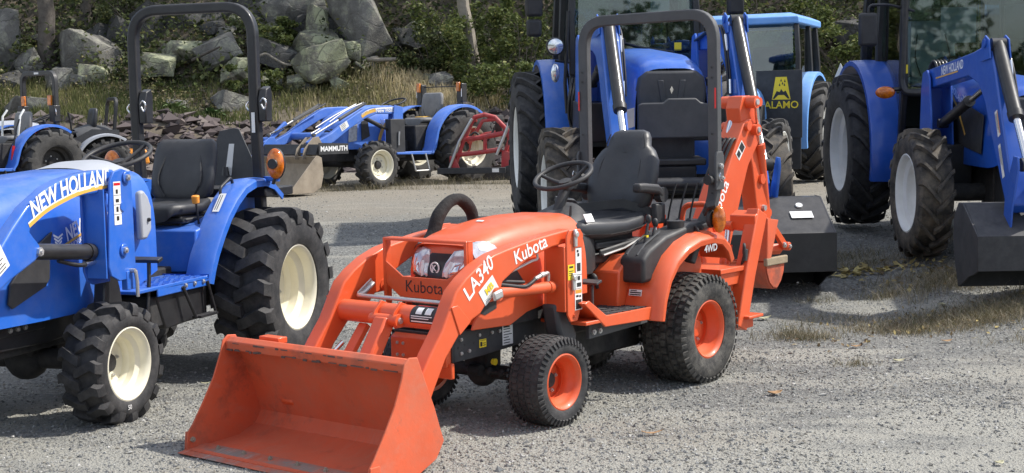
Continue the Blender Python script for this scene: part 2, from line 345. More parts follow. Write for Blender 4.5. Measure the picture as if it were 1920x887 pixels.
def gravel_material():
    m, n, l, b = node_mat('gravel')
    tc = n.new('ShaderNodeTexCoord')
    def N(scale, det=4, ro=.6):
        t = n.new('ShaderNodeTexNoise'); t.inputs['Scale'].default_value = scale; t.inputs['Detail'].default_value = det; t.inputs['Roughness'].default_value = ro; l.new(tc.outputs['Object'], t.inputs['Vector']); return t.outputs['Fac']
    def R(src, *st):
        r = n.new('ShaderNodeValToRGB'); e = r.color_ramp.elements
        while len(e) < len(st): e.new(.5)
        for q, (p, c) in zip(e, st): q.position = p; q.color = (*c, 1)
        l.new(src, r.inputs[0]); return r.outputs[0]
    def MX(f, a, c, mode='MIX'):
        x = n.new('ShaderNodeMix'); x.data_type = 'RGBA'; x.blend_type = mode
        if hasattr(f, 'is_linked'): l.new(f, x.inputs[0])
        else: x.inputs[0].default_value = f
        l.new(a, x.inputs[6]); l.new(c, x.inputs[7]); return x.outputs[2]
    def V(scale):
        v = n.new('ShaderNodeTexVoronoi'); v.inputs['Scale'].default_value = scale; l.new(tc.outputs['Object'], v.inputs['Vector']); return v
    v1, v2 = V(48), V(95)
    c1 = R(v1.outputs['Color'], (.0, (.10, .102, .10)), (.5, (.19, .19, .18)), (1., (.35, .348, .32)))
    c2 = R(v2.outputs['Color'], (.0, (.11, .112, .107)), (.5, (.20, .20, .187)), (1., (.34, .338, .31)))
    c = MX(R(N(9), (.42, (0, 0, 0)), (.58, (1, 1, 1))), c1, c2)
    fines = R(N(220, 3), (.3, (.27, .265, .235)), (.7, (.39, .38, .335)))           # compacted stone dust
    tan = R(N(160, 4), (.3, (.22, .19, .15)), (.7, (.34, .30, .235)))
    lane = n.new('ShaderNodeTexNoise'); lane.inputs['Scale'].default_value = 1.0; lane.inputs['Detail'].default_value = 7; lane.inputs['Roughness'].default_value = .65
    lm = n.new('ShaderNodeMapping'); lm.inputs['Scale'].default_value = (.45, 1.5, 1); lm.inputs['Rotation'].default_value = (0, 0, .12); l.new(tc.outputs['Object'], lm.inputs['Vector']); l.new(lm.outputs[0], lane.inputs['Vector'])
    sy = n.new('ShaderNodeSeparateXYZ'); l.new(tc.outputs['Object'], sy.inputs[0]); my = n.new('ShaderNodeMapRange'); my.inputs[1].default_value = 6.2; my.inputs[2].default_value = 9.5; my.inputs[3].default_value = .10; my.inputs[4].default_value = -.06; l.new(sy.outputs['Y'], my.inputs[0])
    la = n.new('ShaderNodeMath'); la.operation = 'ADD'; l.new(lane.outputs['Fac'], la.inputs[0]); l.new(my.outputs[0], la.inputs[1])
    patch = R(la.outputs[0], (.46, (0, 0, 0)), (.56, (.95, .95, .95)))      # stone dust packed by traffic along the lane
    c = MX(patch, c, fines)
    sp = n.new('ShaderNodeSeparateXYZ'); l.new(tc.outputs['Object'], sp.inputs[0]); mr = n.new('ShaderNodeMapRange'); mr.inputs[1].default_value = 14.5; mr.inputs[2].default_value = 18.5; mr.inputs[4].default_value = .8; l.new(sp.outputs['Y'], mr.inputs[0])
    far = R(N(30, 6, .7), (.3, (.21, .185, .145)), (.7, (.36, .32, .255))); c = MX(mr.outputs[0], c, far)     # older, dirtier surface at the back of the yard
    c = MX(R(N(.42, 5, .6), (.52, (0, 0, 0)), (.72, (.55, .55, .55))), c, tan)
    l.new(c, b.inputs['Base Color']); b.inputs['Roughness'].default_value = .9; b.inputs['Specular IOR Level'].default_value = .2
    h = n.new('ShaderNodeMath'); h.operation = 'ADD'; l.new(v1.outputs['Distance'], h.inputs[0]); l.new(v2.outputs['Distance'], h.inputs[1])
    h2 = n.new('ShaderNodeMath'); h2.operation = 'MULTIPLY_ADD'; l.new(N(60, 6, .7), h2.inputs[0]); h2.inputs[1].default_value = 1.2; l.new(h.outputs[0], h2.inputs[2])
    bp = n.new('ShaderNodeBump'); bp.inputs['Strength'].default_value = .75; bp.inputs['Distance'].default_value = .012; l.new(h2.outputs[0], bp.inputs['Height']); l.new(bp.outputs[0], b.inputs['Normal'])
    return m
GRAVEL = gravel_material()
xs = np.concatenate([[-250, -120, -60, -30], np.linspace(-16, 16, 161), [30, 60, 120, 250]])
ys = np.concatenate([[-200, -80, -30, -8], np.linspace(0, 5, 12), np.linspace(5.1, 14, 150), np.linspace(14.2, 27, 65), [60, 300]])
V, T = grid(xs, ys, yard_z)
k = V[:, 1] > 26.5; V[k, 2] = .3
ground = np_mesh('ground', V, T, GRAVEL, kind='structure', smooth=True)
# bank behind the yard
def bank_material():
    m, n, l, b = node_mat('bank_soil')
    tc = n.new('ShaderNodeTexCoord')
    t = n.new('ShaderNodeTexNoise'); t.inputs['Scale'].default_value = 1.6; t.inputs['Detail'].default_value = 9; t.inputs['Roughness'].default_value = .7; l.new(tc.outputs['Object'], t.inputs['Vector'])
    r = n.new('ShaderNodeValToRGB'); e = r.color_ramp.elements; e[0].position = .35; e[0].color = (.07, .058, .042, 1); e[1].position = .7; e[1].color = (.17, .14, .10, 1); l.new(t.outputs['Fac'], r.inputs[0])
    l.new(r.outputs[0], b.inputs['Base Color']); b.inputs['Roughness'].default_value = .95
    bp = n.new('ShaderNodeBump'); bp.inputs['Strength'].default_value = .8; bp.inputs['Distance'].default_value = .06; l.new(t.outputs['Fac'], bp.inputs['Height']); l.new(bp.outputs[0], b.inputs['Normal'])
    return m
V, T = grid(np.concatenate([[-140, -70, -35], np.linspace(-16, 18, 120), [35, 70, 140]]), np.concatenate([np.linspace(23.6, 36, 70), np.linspace(37, 60, 20), [90, 160]]), bank_z)
bank = np_mesh('bank', V, T, bank_material(), kind='structure', smooth=True)
# loose stones lying on the yard (nobody could count them)
_ico = np.array([(0, 0, 1), (.9, 0, .1), (-.3, .85, .1), (-.75, -.55, .05), (.35, -.85, .12), (.15, .2, -.9)], float)
_icf = np.array([(0, 1, 2), (0, 2, 3), (0, 3, 4), (0, 4, 1), (5, 2, 1), (5, 3, 2), (5, 4, 3), (5, 1, 4)])
def scatter_rocks(name, X, Y, Z, S, mat, flat=.62, shade=None, kind='stuff'):
    n = len(X); P = _ico[None]*(1+.35*RNG.standard_normal((n, 6, 3)).clip(-1, 1))
    P *= S[:, None, None]*np.stack([RNG.uniform(.7, 1.35, n), RNG.uniform(.7, 1.2, n), RNG.uniform(.45, .9, n)*flat/.62], 1)[:, None, :]
    a = RNG.uniform(0, 2*pi, n); tl = RNG.uniform(-.5, .5, n)
    ca, sa, ct, st = np.cos(a)[:, None], np.sin(a)[:, None], np.cos(tl)[:, None], np.sin(tl)[:, None]
    x, y, z = P[..., 0], P[..., 1], P[..., 2]; y, z = y*ct-z*st, y*st+z*ct; x, y = x*ca-y*sa, x*sa+y*ca
    V = np.stack([x+X[:, None], y+Y[:, None], z+Z[:, None]], -1).reshape(-1, 3)
    T = (_icf[None]+6*np.arange(n)[:, None, None]).reshape(-1, 3)
    sh = np.repeat(RNG.random(n) if shade is None else shade, 6)
    return np_mesh(name, V, T, mat, kind=kind, shade=sh)
STONE = shade_mat('gravel_stones', [(0, (.135, .14, .142)), (.3, (.185, .187, .182)), (.5, (.25, .232, .195)), (.7, (.28, .28, .265)), (.93, (.37, .365, .34)), (1, (.50, .49, .46))], .88)
def gravel_pts(n, y0, y1, smin, smax, pw=1.2):
    u = RNG.random(n); Y = y0*(y1/y0)**u                                    # density falls off with distance
    X = RNG.uniform(-1, 1, n)*(Y*.40+.4)
    # patchy: skip stones where the dust is compacted
    pn = np.sin(X*1.1+.7*np.sin(Y*.8))*np.sin(Y*1.6+.8*np.sin(X*.9)) + .5*np.sin(X*3.1+Y*1.7)
    keep = RNG.random(n) < np.clip(.75+.45*pn, .22, 1); X, Y = X[keep], Y[keep]
    S = smin+(smax-smin)*RNG.random(len(X))**3.2
    return X, Y, yard_z(X, Y)+S*.12, S
X, Y, Z, S = gravel_pts(150000, 5.6, 15, .0035, .013)
scatter_rocks('gravel_stones', X, Y, Z, S, STONE)
X, Y, Z, S = gravel_pts(14000, 13, 26, .006, .018)
scatter_rocks('gravel_stones', X, Y, Z, S, STONE, shade=.35+.6*RNG.random(len(X)))
X, Y, Z, S = gravel_pts(420, 5.8, 16, .014, .032)
scatter_rocks('gravel_stones', X, Y, Z, S, STONE)

# ---- scree, boulders
SCREE = shade_mat('scree_shale', [(0, (.045, .036, .036)), (.5, (.085, .068, .066)), (.85, (.13, .105, .10)), (1, (.20, .17, .15))], .8)
n = 11000; X = RNG.uniform(-22, 14, n); d = RNG.uniform(-.35, 2.1, n)**1; Y = toe(X)+d
keep = (RNG.random(n) < np.clip(1.15-.45*np.maximum(d, 0), .15, 1)); X, Y = X[keep], Y[keep]
S = .05+.16*RNG.random(len(X))**2.2
scatter_rocks('scree', X, Y, bank_z(X, Y)+S*.15, S, SCREE, flat=.5)
def rock_material(name, base, lich, lpos, dark=.5):
    m, n, l, b = node_mat(name); tc = n.new('ShaderNodeTexCoord')
    def N(scale, det=8, ro=.65):
        t = n.new('ShaderNodeTexNoise'); t.inputs['Scale'].default_value = scale; t.inputs['Detail'].default_value = det; t.inputs['Roughness'].default_value = ro; l.new(tc.outputs['Object'], t.inputs['Vector']); return t.outputs['Fac']
    def R(src, p0, c0, p1, c1):
        r = n.new('ShaderNodeValToRGB'); e = r.color_ramp.elements; e[0].position = p0; e[1].position = p1; e[0].color = (*c0, 1); e[1].color = (*c1, 1); l.new(src, r.inputs[0]); return r.outputs[0]
    def MX(f, a, c):
        x = n.new('ShaderNodeMix'); x.data_type = 'RGBA'; l.new(f, x.inputs[0]); l.new(a, x.inputs[6])
        if hasattr(c, 'is_linked'): l.new(c, x.inputs[7])
        else: x.inputs[7].default_value = (*c, 1)
        return x.outputs[2]
    c = R(N(2.2), .3, tuple(q*dark for q in base), .7, base)
    c = MX(R(N(3.2, 12, .78), lpos-.03, (0, 0, 0), lpos+.07, (.85, .85, .85)), c, lich)
    c = MX(R(N(1.3, 5, .6), .35, (.75, .75, .75), .55, (0, 0, 0)), c, tuple(q*.42 for q in base))
    c = MX(R(N(16, 6, .7), .64, (0, 0, 0), .72, (.6, .6, .6)), c, (.40, .41, .34))
    # joints and strata: warped cracks
    wp = n.new('ShaderNodeTexNoise'); wp.inputs['Scale'].default_value = 2.5; wp.inputs['Detail'].default_value = 4; l.new(tc.outputs['Object'], wp.inputs['Vector'])
    wv = n.new('ShaderNodeMix'); wv.data_type = 'RGBA'; wv.inputs[0].default_value = .25; l.new(tc.outputs['Object'], wv.inputs[6]); l.new(wp.outputs['Color'], wv.inputs[7])
    sm_ = n.new('ShaderNodeMapping'); sm_.inputs['Scale'].default_value = (1, 1, 2.4); sm_.inputs['Rotation'].default_value = (.2, .5, .3); l.new(wv.outputs[2], sm_.inputs['Vector'])
    vo = n.new('ShaderNodeTexVoronoi'); vo.feature = 'DISTANCE_TO_EDGE'; vo.inputs['Scale'].default_value = 1.25; l.new(sm_.outputs[0], vo.inputs['Vector'])
    ck = R(vo.outputs['Distance'], .0, (0, 0, 0), .05, (1, 1, 1)); ckm = n.new('ShaderNodeMath'); ckm.operation = 'MULTIPLY'; l.new(R(vo.outputs['Distance'], .003, (1, 1, 1), .022, (0, 0, 0)), ckm.inputs[0]); l.new(R(N(1.7, 3), .45, (0, 0, 0), .6, (.75, .75, .75)), ckm.inputs[1]); c = MX(ckm.outputs[0], c, tuple(q*.3 for q in base))
    l.new(c, b.inputs['Base Color']); b.inputs['Roughness'].default_value = .9; b.inputs['Specular IOR Level'].default_value = .2
    hh = n.new('ShaderNodeMath'); hh.operation = 'MULTIPLY_ADD'; l.new(ck, hh.inputs[0]); hh.inputs[1].default_value = .25; l.new(N(14, 9, .75), hh.inputs[2])
    bp = n.new('ShaderNodeBump'); bp.inputs['Strength'].default_value = .9; bp.inputs['Distance'].default_value = .05; l.new(hh.outputs[0], bp.inputs['Height']); l.new(bp.outputs[0], b.inputs['Normal'])
    return m
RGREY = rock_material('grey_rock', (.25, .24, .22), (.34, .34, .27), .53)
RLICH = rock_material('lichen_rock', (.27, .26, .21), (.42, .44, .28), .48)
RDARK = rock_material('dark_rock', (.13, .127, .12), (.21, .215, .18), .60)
def boulder(label, loc, size, mat, seed, rot=(0, 0, 0), name='boulder', cat='boulder', group='boulders on the bank', sub=2):
    r = random.Random(seed); bm = bmesh.new()
    for i in range(8):
        p = Vector((-1 if i & 1 else 1, -1 if i & 2 else 1, -1 if i & 4 else 1)); p = Vector((p.x*r.uniform(.25, 1), p.y*r.uniform(.4, 1), p.z*r.uniform(.25, .95))); bm.verts.new(p)
    for i in range(7): bm.verts.new(Vector((r.uniform(-1, 1), r.uniform(-1, 1), r.uniform(-1, 1))).normalized()*r.uniform(.95, 1.2))
    hull = bmesh.ops.convex_hull(bm, input=bm.verts)
    bmesh.ops.delete(bm, geom=[g for g in hull['geom_interior'] if isinstance(g, bmesh.types.BMVert)], context='VERTS')
    bmesh.ops.bevel(bm, geom=list(bm.edges), offset=.018, segments=1, affect='EDGES', profile=.6)
    bmesh.ops.triangulate(bm, faces=bm.faces)
    for _ in range(sub): bmesh.ops.subdivide_edges(bm, edges=list(bm.edges), cuts=1, use_grid_fill=True)
    R = Euler(rot).to_matrix(); off = Vector((seed*3.1, seed*1.7, seed))
    for v in bm.verts:
        v.co = v.co*(1+.04*mnoise.noise(v.co*1.6+off)+.035*mnoise.noise(v.co*4.0+off)+.02*mnoise.noise(v.co*10+off))
        v.co += Vector((0, 0, .03*math.floor(3*mnoise.noise(v.co*2.2+off*1.3)+.5)))*.8
        v.co = R @ Vector((v.co.x*size[0], v.co.y*size[1], v.co.z*size[2]))
    me = bpy.data.meshes.new(name); bm.to_mesh(me); bm.free(); me.materials.append(mat); me.shade_smooth(); me.set_sharp_from_angle(angle=radians(24))
    o = bpy.data.objects.new(name, me); COL.objects.link(o); o.location = loc; tag(o, label, cat, group); return o

ROCKS = [
    ('large pale slab boulder just right of the thick left trunk', (-9.02, 30, 3.10), (0.71, 0.64, 0.59), RGREY, 3, (0.1, 0.25, 0.3)),
    ('grey wedge boulder leaning just left of the thick left trunk', (-10.11, 29.8, 2.80), (0.29, 0.26, 0.29), RGREY, 4, (0, -0.5, 0.2)),
    ('tall grey boulder cut by the left edge of the photo', (-10.84, 30.6, 3.18), (0.31, 0.70, 0.78), RGREY, 5, (0, 0.1, 0.5)),
    ('small lichen boulder in front of the large pale slab', (-8.55, 29.2, 2.58), (0.30, 0.27, 0.20), RLICH, 6, (0, 0.1, 0.1)),
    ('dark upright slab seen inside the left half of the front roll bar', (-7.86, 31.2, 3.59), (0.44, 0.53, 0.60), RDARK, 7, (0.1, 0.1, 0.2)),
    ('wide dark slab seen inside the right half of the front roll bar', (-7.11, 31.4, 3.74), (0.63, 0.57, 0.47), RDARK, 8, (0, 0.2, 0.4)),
    ('lichen covered boulder low beside the roll bar left post', (-7.38, 29.4, 2.78), (0.39, 0.35, 0.30), RLICH, 9, (0, 0.1, 0.6)),
    ('flat lichen boulder in the middle of the roll bar opening', (-6.84, 29.9, 3.04), (0.42, 0.37, 0.25), RLICH, 10, (0, -0.1, 0.2)),
    ('smooth grey slab leaning beside the roll bar right post', (-6.10, 29.7, 3.00), (0.50, 0.45, 0.35), RGREY, 11, (0, -0.25, 0.3)),
    ('pale green boulder at the foot of the smooth grey slab', (-5.63, 29.2, 2.62), (0.26, 0.25, 0.29), RLICH, 12, (0, 0.1, 0.9)),
    ('small pale green block just right of the roll bar', (-5.42, 30.6, 3.41), (0.21, 0.20, 0.22), RLICH, 13, (0, 0.1, 0.2)),
    ('small lichen stone left of the stacked boulder pile', (-5.01, 30.6, 3.45), (0.22, 0.20, 0.20), RLICH, 14, (0, 0.3, 0.4)),
    ('broad grey boulder at the top left of the pile', (-4.77, 31.4, 4.01), (0.64, 0.57, 0.56), RGREY, 15, (0, -0.3, 0.3)),
    ('upright lichen block standing on the square lichen boulder', (-4.13, 30.6, 3.57), (0.23, 0.41, 0.46), RLICH, 16, (0, 0.05, 0.2)),
    ('square lichen boulder in the middle of the pile', (-4.12, 30.1, 3.16), (0.49, 0.43, 0.36), RLICH, 17, (0, 0, 0.2)),
    ('small grey block between the upright block and the tall slab', (-3.80, 30.9, 3.75), (0.25, 0.22, 0.24), RGREY, 18, (0, 0.2, 0.7)),
    ('tall leaning slab at the right end of the pile', (-3.08, 30.4, 3.57), (0.54, 0.68, 0.76), RGREY, 19, (0.1, -0.42, 0.35)),
    ('lichen boulder resting in the grass below the pile', (-3.89, 29.2, 2.74), (0.47, 0.42, 0.34), RLICH, 20, (0, -0.4, 0.3)),
    ('small pale stone under the tall leaning slab', (-3.36, 29.8, 3.02), (0.23, 0.20, 0.19), RLICH, 21, (0, 0.2, 0.1)),
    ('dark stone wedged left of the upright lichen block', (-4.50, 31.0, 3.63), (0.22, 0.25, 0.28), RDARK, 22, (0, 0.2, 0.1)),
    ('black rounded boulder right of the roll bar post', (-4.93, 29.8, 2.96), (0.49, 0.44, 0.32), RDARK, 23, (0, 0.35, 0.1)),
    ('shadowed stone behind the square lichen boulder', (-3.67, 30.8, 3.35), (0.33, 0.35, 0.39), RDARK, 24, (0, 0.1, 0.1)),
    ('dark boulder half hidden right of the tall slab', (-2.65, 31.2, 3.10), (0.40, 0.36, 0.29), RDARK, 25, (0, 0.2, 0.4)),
    ('flat grey stone in the grass right of the roll bar latch', (-5.52, 28.2, 1.92), (0.34, 0.30, 0.20), RGREY, 26, (0, 0.2, 0.4)),
    ('grey stone behind the broad leaved rosette plant', (-6.64, 28.0, 1.80), (0.27, 0.24, 0.20), RGREY, 27, (0, 0.1, 0.1)),
    ('flat stone seen through the far left roll bar', (-9.37, 28.2, 1.88), (0.25, 0.22, 0.16), RGREY, 28, (0, 0.2, 0.1)),
    ('grey stone on the bank above the grey tractor seat', (-1.39, 28.6, 2.31), (0.24, 0.22, 0.22), RGREY, 29, (0, 0.1, 0.5)),
    ('low grey boulder behind the far left blue tractor', (-9.34, 27.6, 1.85), (0.41, 0.37, 0.23), RGREY, 30, (0, 0.1, 0.3)),
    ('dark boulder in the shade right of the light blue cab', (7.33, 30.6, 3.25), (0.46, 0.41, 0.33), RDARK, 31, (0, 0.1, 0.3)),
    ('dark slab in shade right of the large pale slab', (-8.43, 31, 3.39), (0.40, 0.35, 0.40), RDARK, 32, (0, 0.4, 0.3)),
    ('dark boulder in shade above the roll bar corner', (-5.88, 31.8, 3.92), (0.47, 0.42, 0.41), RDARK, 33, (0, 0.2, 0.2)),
]
for lb_, lc_, sz_, mt_, sd_, ro_ in ROCKS: boulder(lb_, lc_, tuple(q*1.22 for q in sz_), mt_, sd_, ro_)
_r = random.Random(21)
for i in range(46):
    x = _r.uniform(-11, -1.6); y = _r.uniform(29.1, 31.6); q = _r.uniform(.14, .38)
    boulder('small rubble stone wedged between the large boulders on the bank', (x, y, float(bank_z(x, y))+q*.35), (q*_r.uniform(.8, 1.5), q, q*_r.uniform(.5, 1)), _r.choice((RGREY, RGREY, RDARK, RLICH)), 100+i, (_r.uniform(-.4, .4), _r.uniform(-.5, .5), _r.uniform(0, 3)), 'rubble_stone', 'stone', 'rubble between the boulders', 1)
# ---- fallen log, trunks, crowns, bushes
BARK = material('bark', (.085, .072, .060), .95, var=.4, vscale=5, dust=.5, dscale=11, dustcol=(.18, .165, .145), bump=1., bscale=22)
BARKP = material('pale_bark', (.24, .21, .17), .95, var=.3, vscale=5, dust=.4, dscale=9, dustcol=(.34, .31, .26), bump=.9, bscale=24)
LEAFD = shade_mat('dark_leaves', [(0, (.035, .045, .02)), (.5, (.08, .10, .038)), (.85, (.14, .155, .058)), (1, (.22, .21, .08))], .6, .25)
LEAFM = shade_mat('green_leaves', [(0, (.05, .07, .022)), (.5, (.11, .14, .042)), (.85, (.19, .21, .065)), (1, (.29, .27, .09))], .55, .3)
LEAFY = shade_mat('yellowing_leaves', [(0, (.06, .075, .02)), (.5, (.13, .15, .04)), (.85, (.24, .22, .06)), (1, (.34, .25, .07))], .6, .3)
GRASS = shade_mat('grass_blades', [(0, (.06, .08, .025)), (.4, (.13, .145, .05)), (.7, (.23, .215, .09)), (.88, (.36, .30, .16)), (1, (.50, .42, .26))], .8, .25)
DRYGR = shade_mat('dry_grass', [(0, (.12, .10, .045)), (.5, (.26, .21, .11)), (1, (.45, .37, .22))], .85, .2)
def leaf_cloud(n, sampler, size, up=.3):
    """n little leaves (two triangles folded along the midrib)."""
    C = sampler(n); n = len(C); s = size*RNG.uniform(.6, 1.4, n)
    d = RNG.standard_normal((n, 3)); d[:, 2] = d[:, 2]*.6-.15; d /= np.linalg.norm(d, axis=1)[:, None]
    nn = RNG.standard_normal((n, 3)); nn[:, 2] += up*3; w = np.cross(d, nn); w /= np.linalg.norm(w, axis=1)[:, None]; nn = np.cross(w, d)
    a = C-d*s[:, None]*.5; b = C+d*s[:, None]*.5; c = C+w*s[:, None]*.33+nn*s[:, None]*.08; e = C-w*s[:, None]*.33+nn*s[:, None]*.08
    V = np.stack([a, c, b, e], 1).reshape(-1, 3); T = np.arange(4*n).reshape(-1, 4)
    return V, T, n
def clumps(n, centres, radii):
    k = RNG.integers(0, len(centres), n); u = RNG.standard_normal((n, 3)); u /= np.linalg.norm(u, axis=1)[:, None]
    return centres[k]+u*radii[k]*(RNG.random(n)**.45)[:, None]
def leafy(name, centres, radii, n, size, mat, parent=None, kind=None, bias=0.):
    centres = np.asarray(centres, float); radii = np.asarray(radii, float)
    if radii.ndim == 1: radii = np.stack([radii]*3, 1)
    V, T, n = leaf_cloud(n, lambda m: clumps(m, centres, radii), size)
    sh = np.repeat(np.clip(RNG.normal(.45+bias, .24, n), 0, 1), 4)
    return np_mesh(name, V, T, mat, parent, kind, sh)
def trunk_mesh(base, top, r0, r1, limbs=5, seed=0, flare=1.5):
    r = random.Random(seed); m = MB(); b = Vector(base); t = Vector(top); N = 14; pts = []; rad = []
    for i in range(N):
        f = i/(N-1); pts.append(b.lerp(t, f)+Vector((r.uniform(-1, 1), r.uniform(-1, 1), 0))*.05*(t-b).length/6*sin(pi*f)); rad.append((r0*(1-f)+r1*f)*(1+(flare-1)*max(0, 1-f*9)))
    n = 12; rings = []
    for i, p in enumerate(pts): rings.append([p+Vector((cos(2*pi*j/n), sin(2*pi*j/n), 0))*rad[i]*(1+.12*mnoise.noise(Vector((cos(2*pi*j/n)*2, sin(2*pi*j/n)*2, i*.35+seed)))) for j in range(n)])
    m.ring_loft(rings)
    for q in range(limbs):
        f = r.uniform(.5, .95); p = b.lerp(t, f); a = r.uniform(0, 2*pi); L = r.uniform(1.2, 2.6)
        e = p+Vector((cos(a)*L, sin(a)*L, r.uniform(.3, 1.3)))
        m.tube([p, p.lerp(e, .35)+Vector((0, 0, .15)), p.lerp(e, .7), e], [r1*.9, r1*.6, r1*.4, r1*.15], 6, smoothn=3)
    return m
def tree(label, base, h, r0, crown_r, lean=(0, 0), n=1000, leaf=.20, bark=None, seed=1, mat=None):
    base = Vector(base); root = thing('tree', label, 'tree', base, group='trees on the wooded bank')
    top = Vector((lean[0], lean[1], h)); trunk_mesh((0, 0, -.3), top, r0, r0*.35, 6, seed).build('trunk', bark or BARK, root)
    r = random.Random(seed); C = []; Rr = []
    for _ in range(13):
        a = r.uniform(0, 2*pi); q = crown_r*math.sqrt(r.random()); C.append((top.x+cos(a)*q, top.y+sin(a)*q, h*r.uniform(.62, 1.1))); Rr.append((r.uniform(.8, 1.5),)*2+(r.uniform(.5, .9),))
    leafy('crown', C, Rr, n, leaf, mat or LEAFD, root)
def gz(x, y): return float(bank_z(x, y))
tree('thick grey trunk standing among the boulders at far left', (-9.80, 30, 2.5), 7.2, .20, 2.2, (.05, .4), seed=1)
tree('thin dark trunk right of the thick left trunk', (-9.5, 32, gz(-9.5, 32)-.1), 7.5, .13, 2.0, (-.1, .6), seed=2)
tree('leaning pale trunk above the leafy bush in the middle', (-.72, 29.6, 2.6), 6.5, .15, 2.2, (-.75, .5), seed=3, bark=BARKP)
i = 4
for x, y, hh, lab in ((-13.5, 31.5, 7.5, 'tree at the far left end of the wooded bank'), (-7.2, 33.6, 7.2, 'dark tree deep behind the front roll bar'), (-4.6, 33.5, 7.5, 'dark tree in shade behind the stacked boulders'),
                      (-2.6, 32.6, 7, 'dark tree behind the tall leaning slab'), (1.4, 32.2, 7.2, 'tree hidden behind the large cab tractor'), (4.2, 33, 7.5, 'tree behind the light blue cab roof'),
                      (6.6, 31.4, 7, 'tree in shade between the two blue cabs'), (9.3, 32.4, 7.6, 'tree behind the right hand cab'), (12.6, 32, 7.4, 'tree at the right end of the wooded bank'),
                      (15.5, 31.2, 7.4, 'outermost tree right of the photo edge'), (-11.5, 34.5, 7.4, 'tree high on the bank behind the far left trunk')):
    tree(lab, (x, y, gz(x, y)-.1), hh, random.uniform(.10, .17), random.uniform(2.1, 2.9), (random.uniform(-.5, .5), random.uniform(-.2, .5)), n=1000, seed=i); i += 1
lg = MB().tube([(-2.95, 29.45, 2.80), (-2.7, 29.4, 2.79), (-2.35, 29.5, 2.80)], [.05, .045, .04], 10).build('fallen_log', BARKP); tag(lg, 'pale fallen log lying below the tall leaning slab', 'log')
lg = MB().tube([(-6.55, 29.3, 2.85), (-6.2, 29.1, 2.98), (-5.9, 29.0, 3.10)], [.03, .03, .02], 8).build('fallen_branch', BARK); tag(lg, 'grey dead branch lying across the flat lichen boulder', 'branch')
for k, (p, lab) in enumerate([(((-5.35, 29.2, 2.75), (-5.05, 29.25, 2.95), (-4.85, 29.3, 2.85), (-4.6, 29.3, 2.72), (-4.3, 29.3, 2.75)), 'bent bare root between the black boulder and square lichen boulder')]):
    tag(MB().tube(p, .025, 7, smoothn=4).build('bare_root', BARKP), lab, 'root')
def twigs(n, c, r, h, seed, rad=.012):
    q = random.Random(seed); m = MB()
    for _ in range(n):
        a = q.uniform(0, 2*pi); b = Vector((c[0]+q.uniform(-r, r)*.4, c[1]+q.uniform(-r, r)*.4, c[2])); e = b+Vector((cos(a)*r, sin(a)*r*.7, h*q.uniform(.5, 1.1)))
        m.tube([b, b.lerp(e, .5)+Vector((q.uniform(-.1, .1), 0, h*.12)), e], [rad, rad*.7, rad*.3], 5, smoothn=3)
    return m
def bush(label, x, y, r, h, n, mat, leaf=.085, z=None, seed=0, nb=9):
    z = gz(x, y) if z is None else z; root = thing('bush', label, 'bush', (x, y, z), group='bushes on the bank'); q = random.Random(seed)
    twigs(nb, (0, 0, -.05), r*.9, h, seed).build('stem', BARK, root)
    C = [(q.uniform(-r, r), q.uniform(-r, r)*.6, h*q.uniform(.15, 1)) for _ in range(16)]
    leafy('foliage', C, [(r*q.uniform(.22, .42),)*2+(h*q.uniform(.10, .2),) for _ in C], n, leaf, mat, root)
bush('leafy green bush climbing round the leaning pale trunk', -.55, 29.0, .75, 1.7, 3000, LEAFM, seed=1)
bush('bright leafy bush left of the large cab tractor', .15, 28.6, .55, 2.1, 2800, LEAFM, seed=2)
bush('low green bush behind the red implement', -.1, 27.3, .7, .9, 1800, LEAFM, seed=3)
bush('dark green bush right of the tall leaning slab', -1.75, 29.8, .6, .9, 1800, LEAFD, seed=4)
bush('yellowing bush right above the dark boulder', -1.3, 30.4, .7, 1.3, 1800, LEAFM, seed=5)
bush('dark bush on the boulders beside the roll bar corner', -5.0, 30.6, .6, .7, 1600, LEAFM, seed=6)
bush('small green bush on the black boulder', -4.95, 29.9, .45, .55, 1100, LEAFM, z=2.95, seed=7)
bush('leafy bush low behind the roll bar right post', -5.2, 28.6, .5, .6, 1200, LEAFM, seed=8)
bush('dark shrub beyond the light blue cab roof', 5.6, 29.6, 1.1, 1.7, 3000, LEAFM, seed=9)
bush('pale green shrub between the blue cabs', 6.8, 28.8, .9, 1.2, 2400, LEAFM, seed=10)
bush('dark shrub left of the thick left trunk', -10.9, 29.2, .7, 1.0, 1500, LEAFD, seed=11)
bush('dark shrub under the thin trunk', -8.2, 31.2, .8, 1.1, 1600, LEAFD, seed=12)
# undergrowth on the wooded slope: one mass
n = 76000
def slope_pts(m, x0=-25, x1=25, d0=4.6, d1=13):
    x = RNG.uniform(x0, x1, m); d = d0+(d1-d0)*RNG.random(m)**1.3; y = toe(x)+d; cl = np.sin(x*2.1+d*1.3)*np.sin(d*1.9-x*.8)+.6*np.sin(x*5+d*3)
    z = bank_z(x, y)+np.abs(RNG.normal(0, .32, m))*(1+.9*cl).clip(.1, 2)+.02*(d-4)
    return np.stack([x, y, z], 1)
V, T, n = leaf_cloud(n, slope_pts, .12); np_mesh('undergrowth', V, T, LEAFD, kind='stuff', shade=np.repeat(np.clip(RNG.normal(.45, .28, n), 0, 1), 4))
V, T, n = leaf_cloud(13000, lambda m: slope_pts(m, d0=4.2, d1=8), .085); np_mesh('undergrowth', V, T, LEAFM, kind='stuff', shade=np.repeat(np.clip(RNG.normal(.4, .28, n), 0, 1), 4))
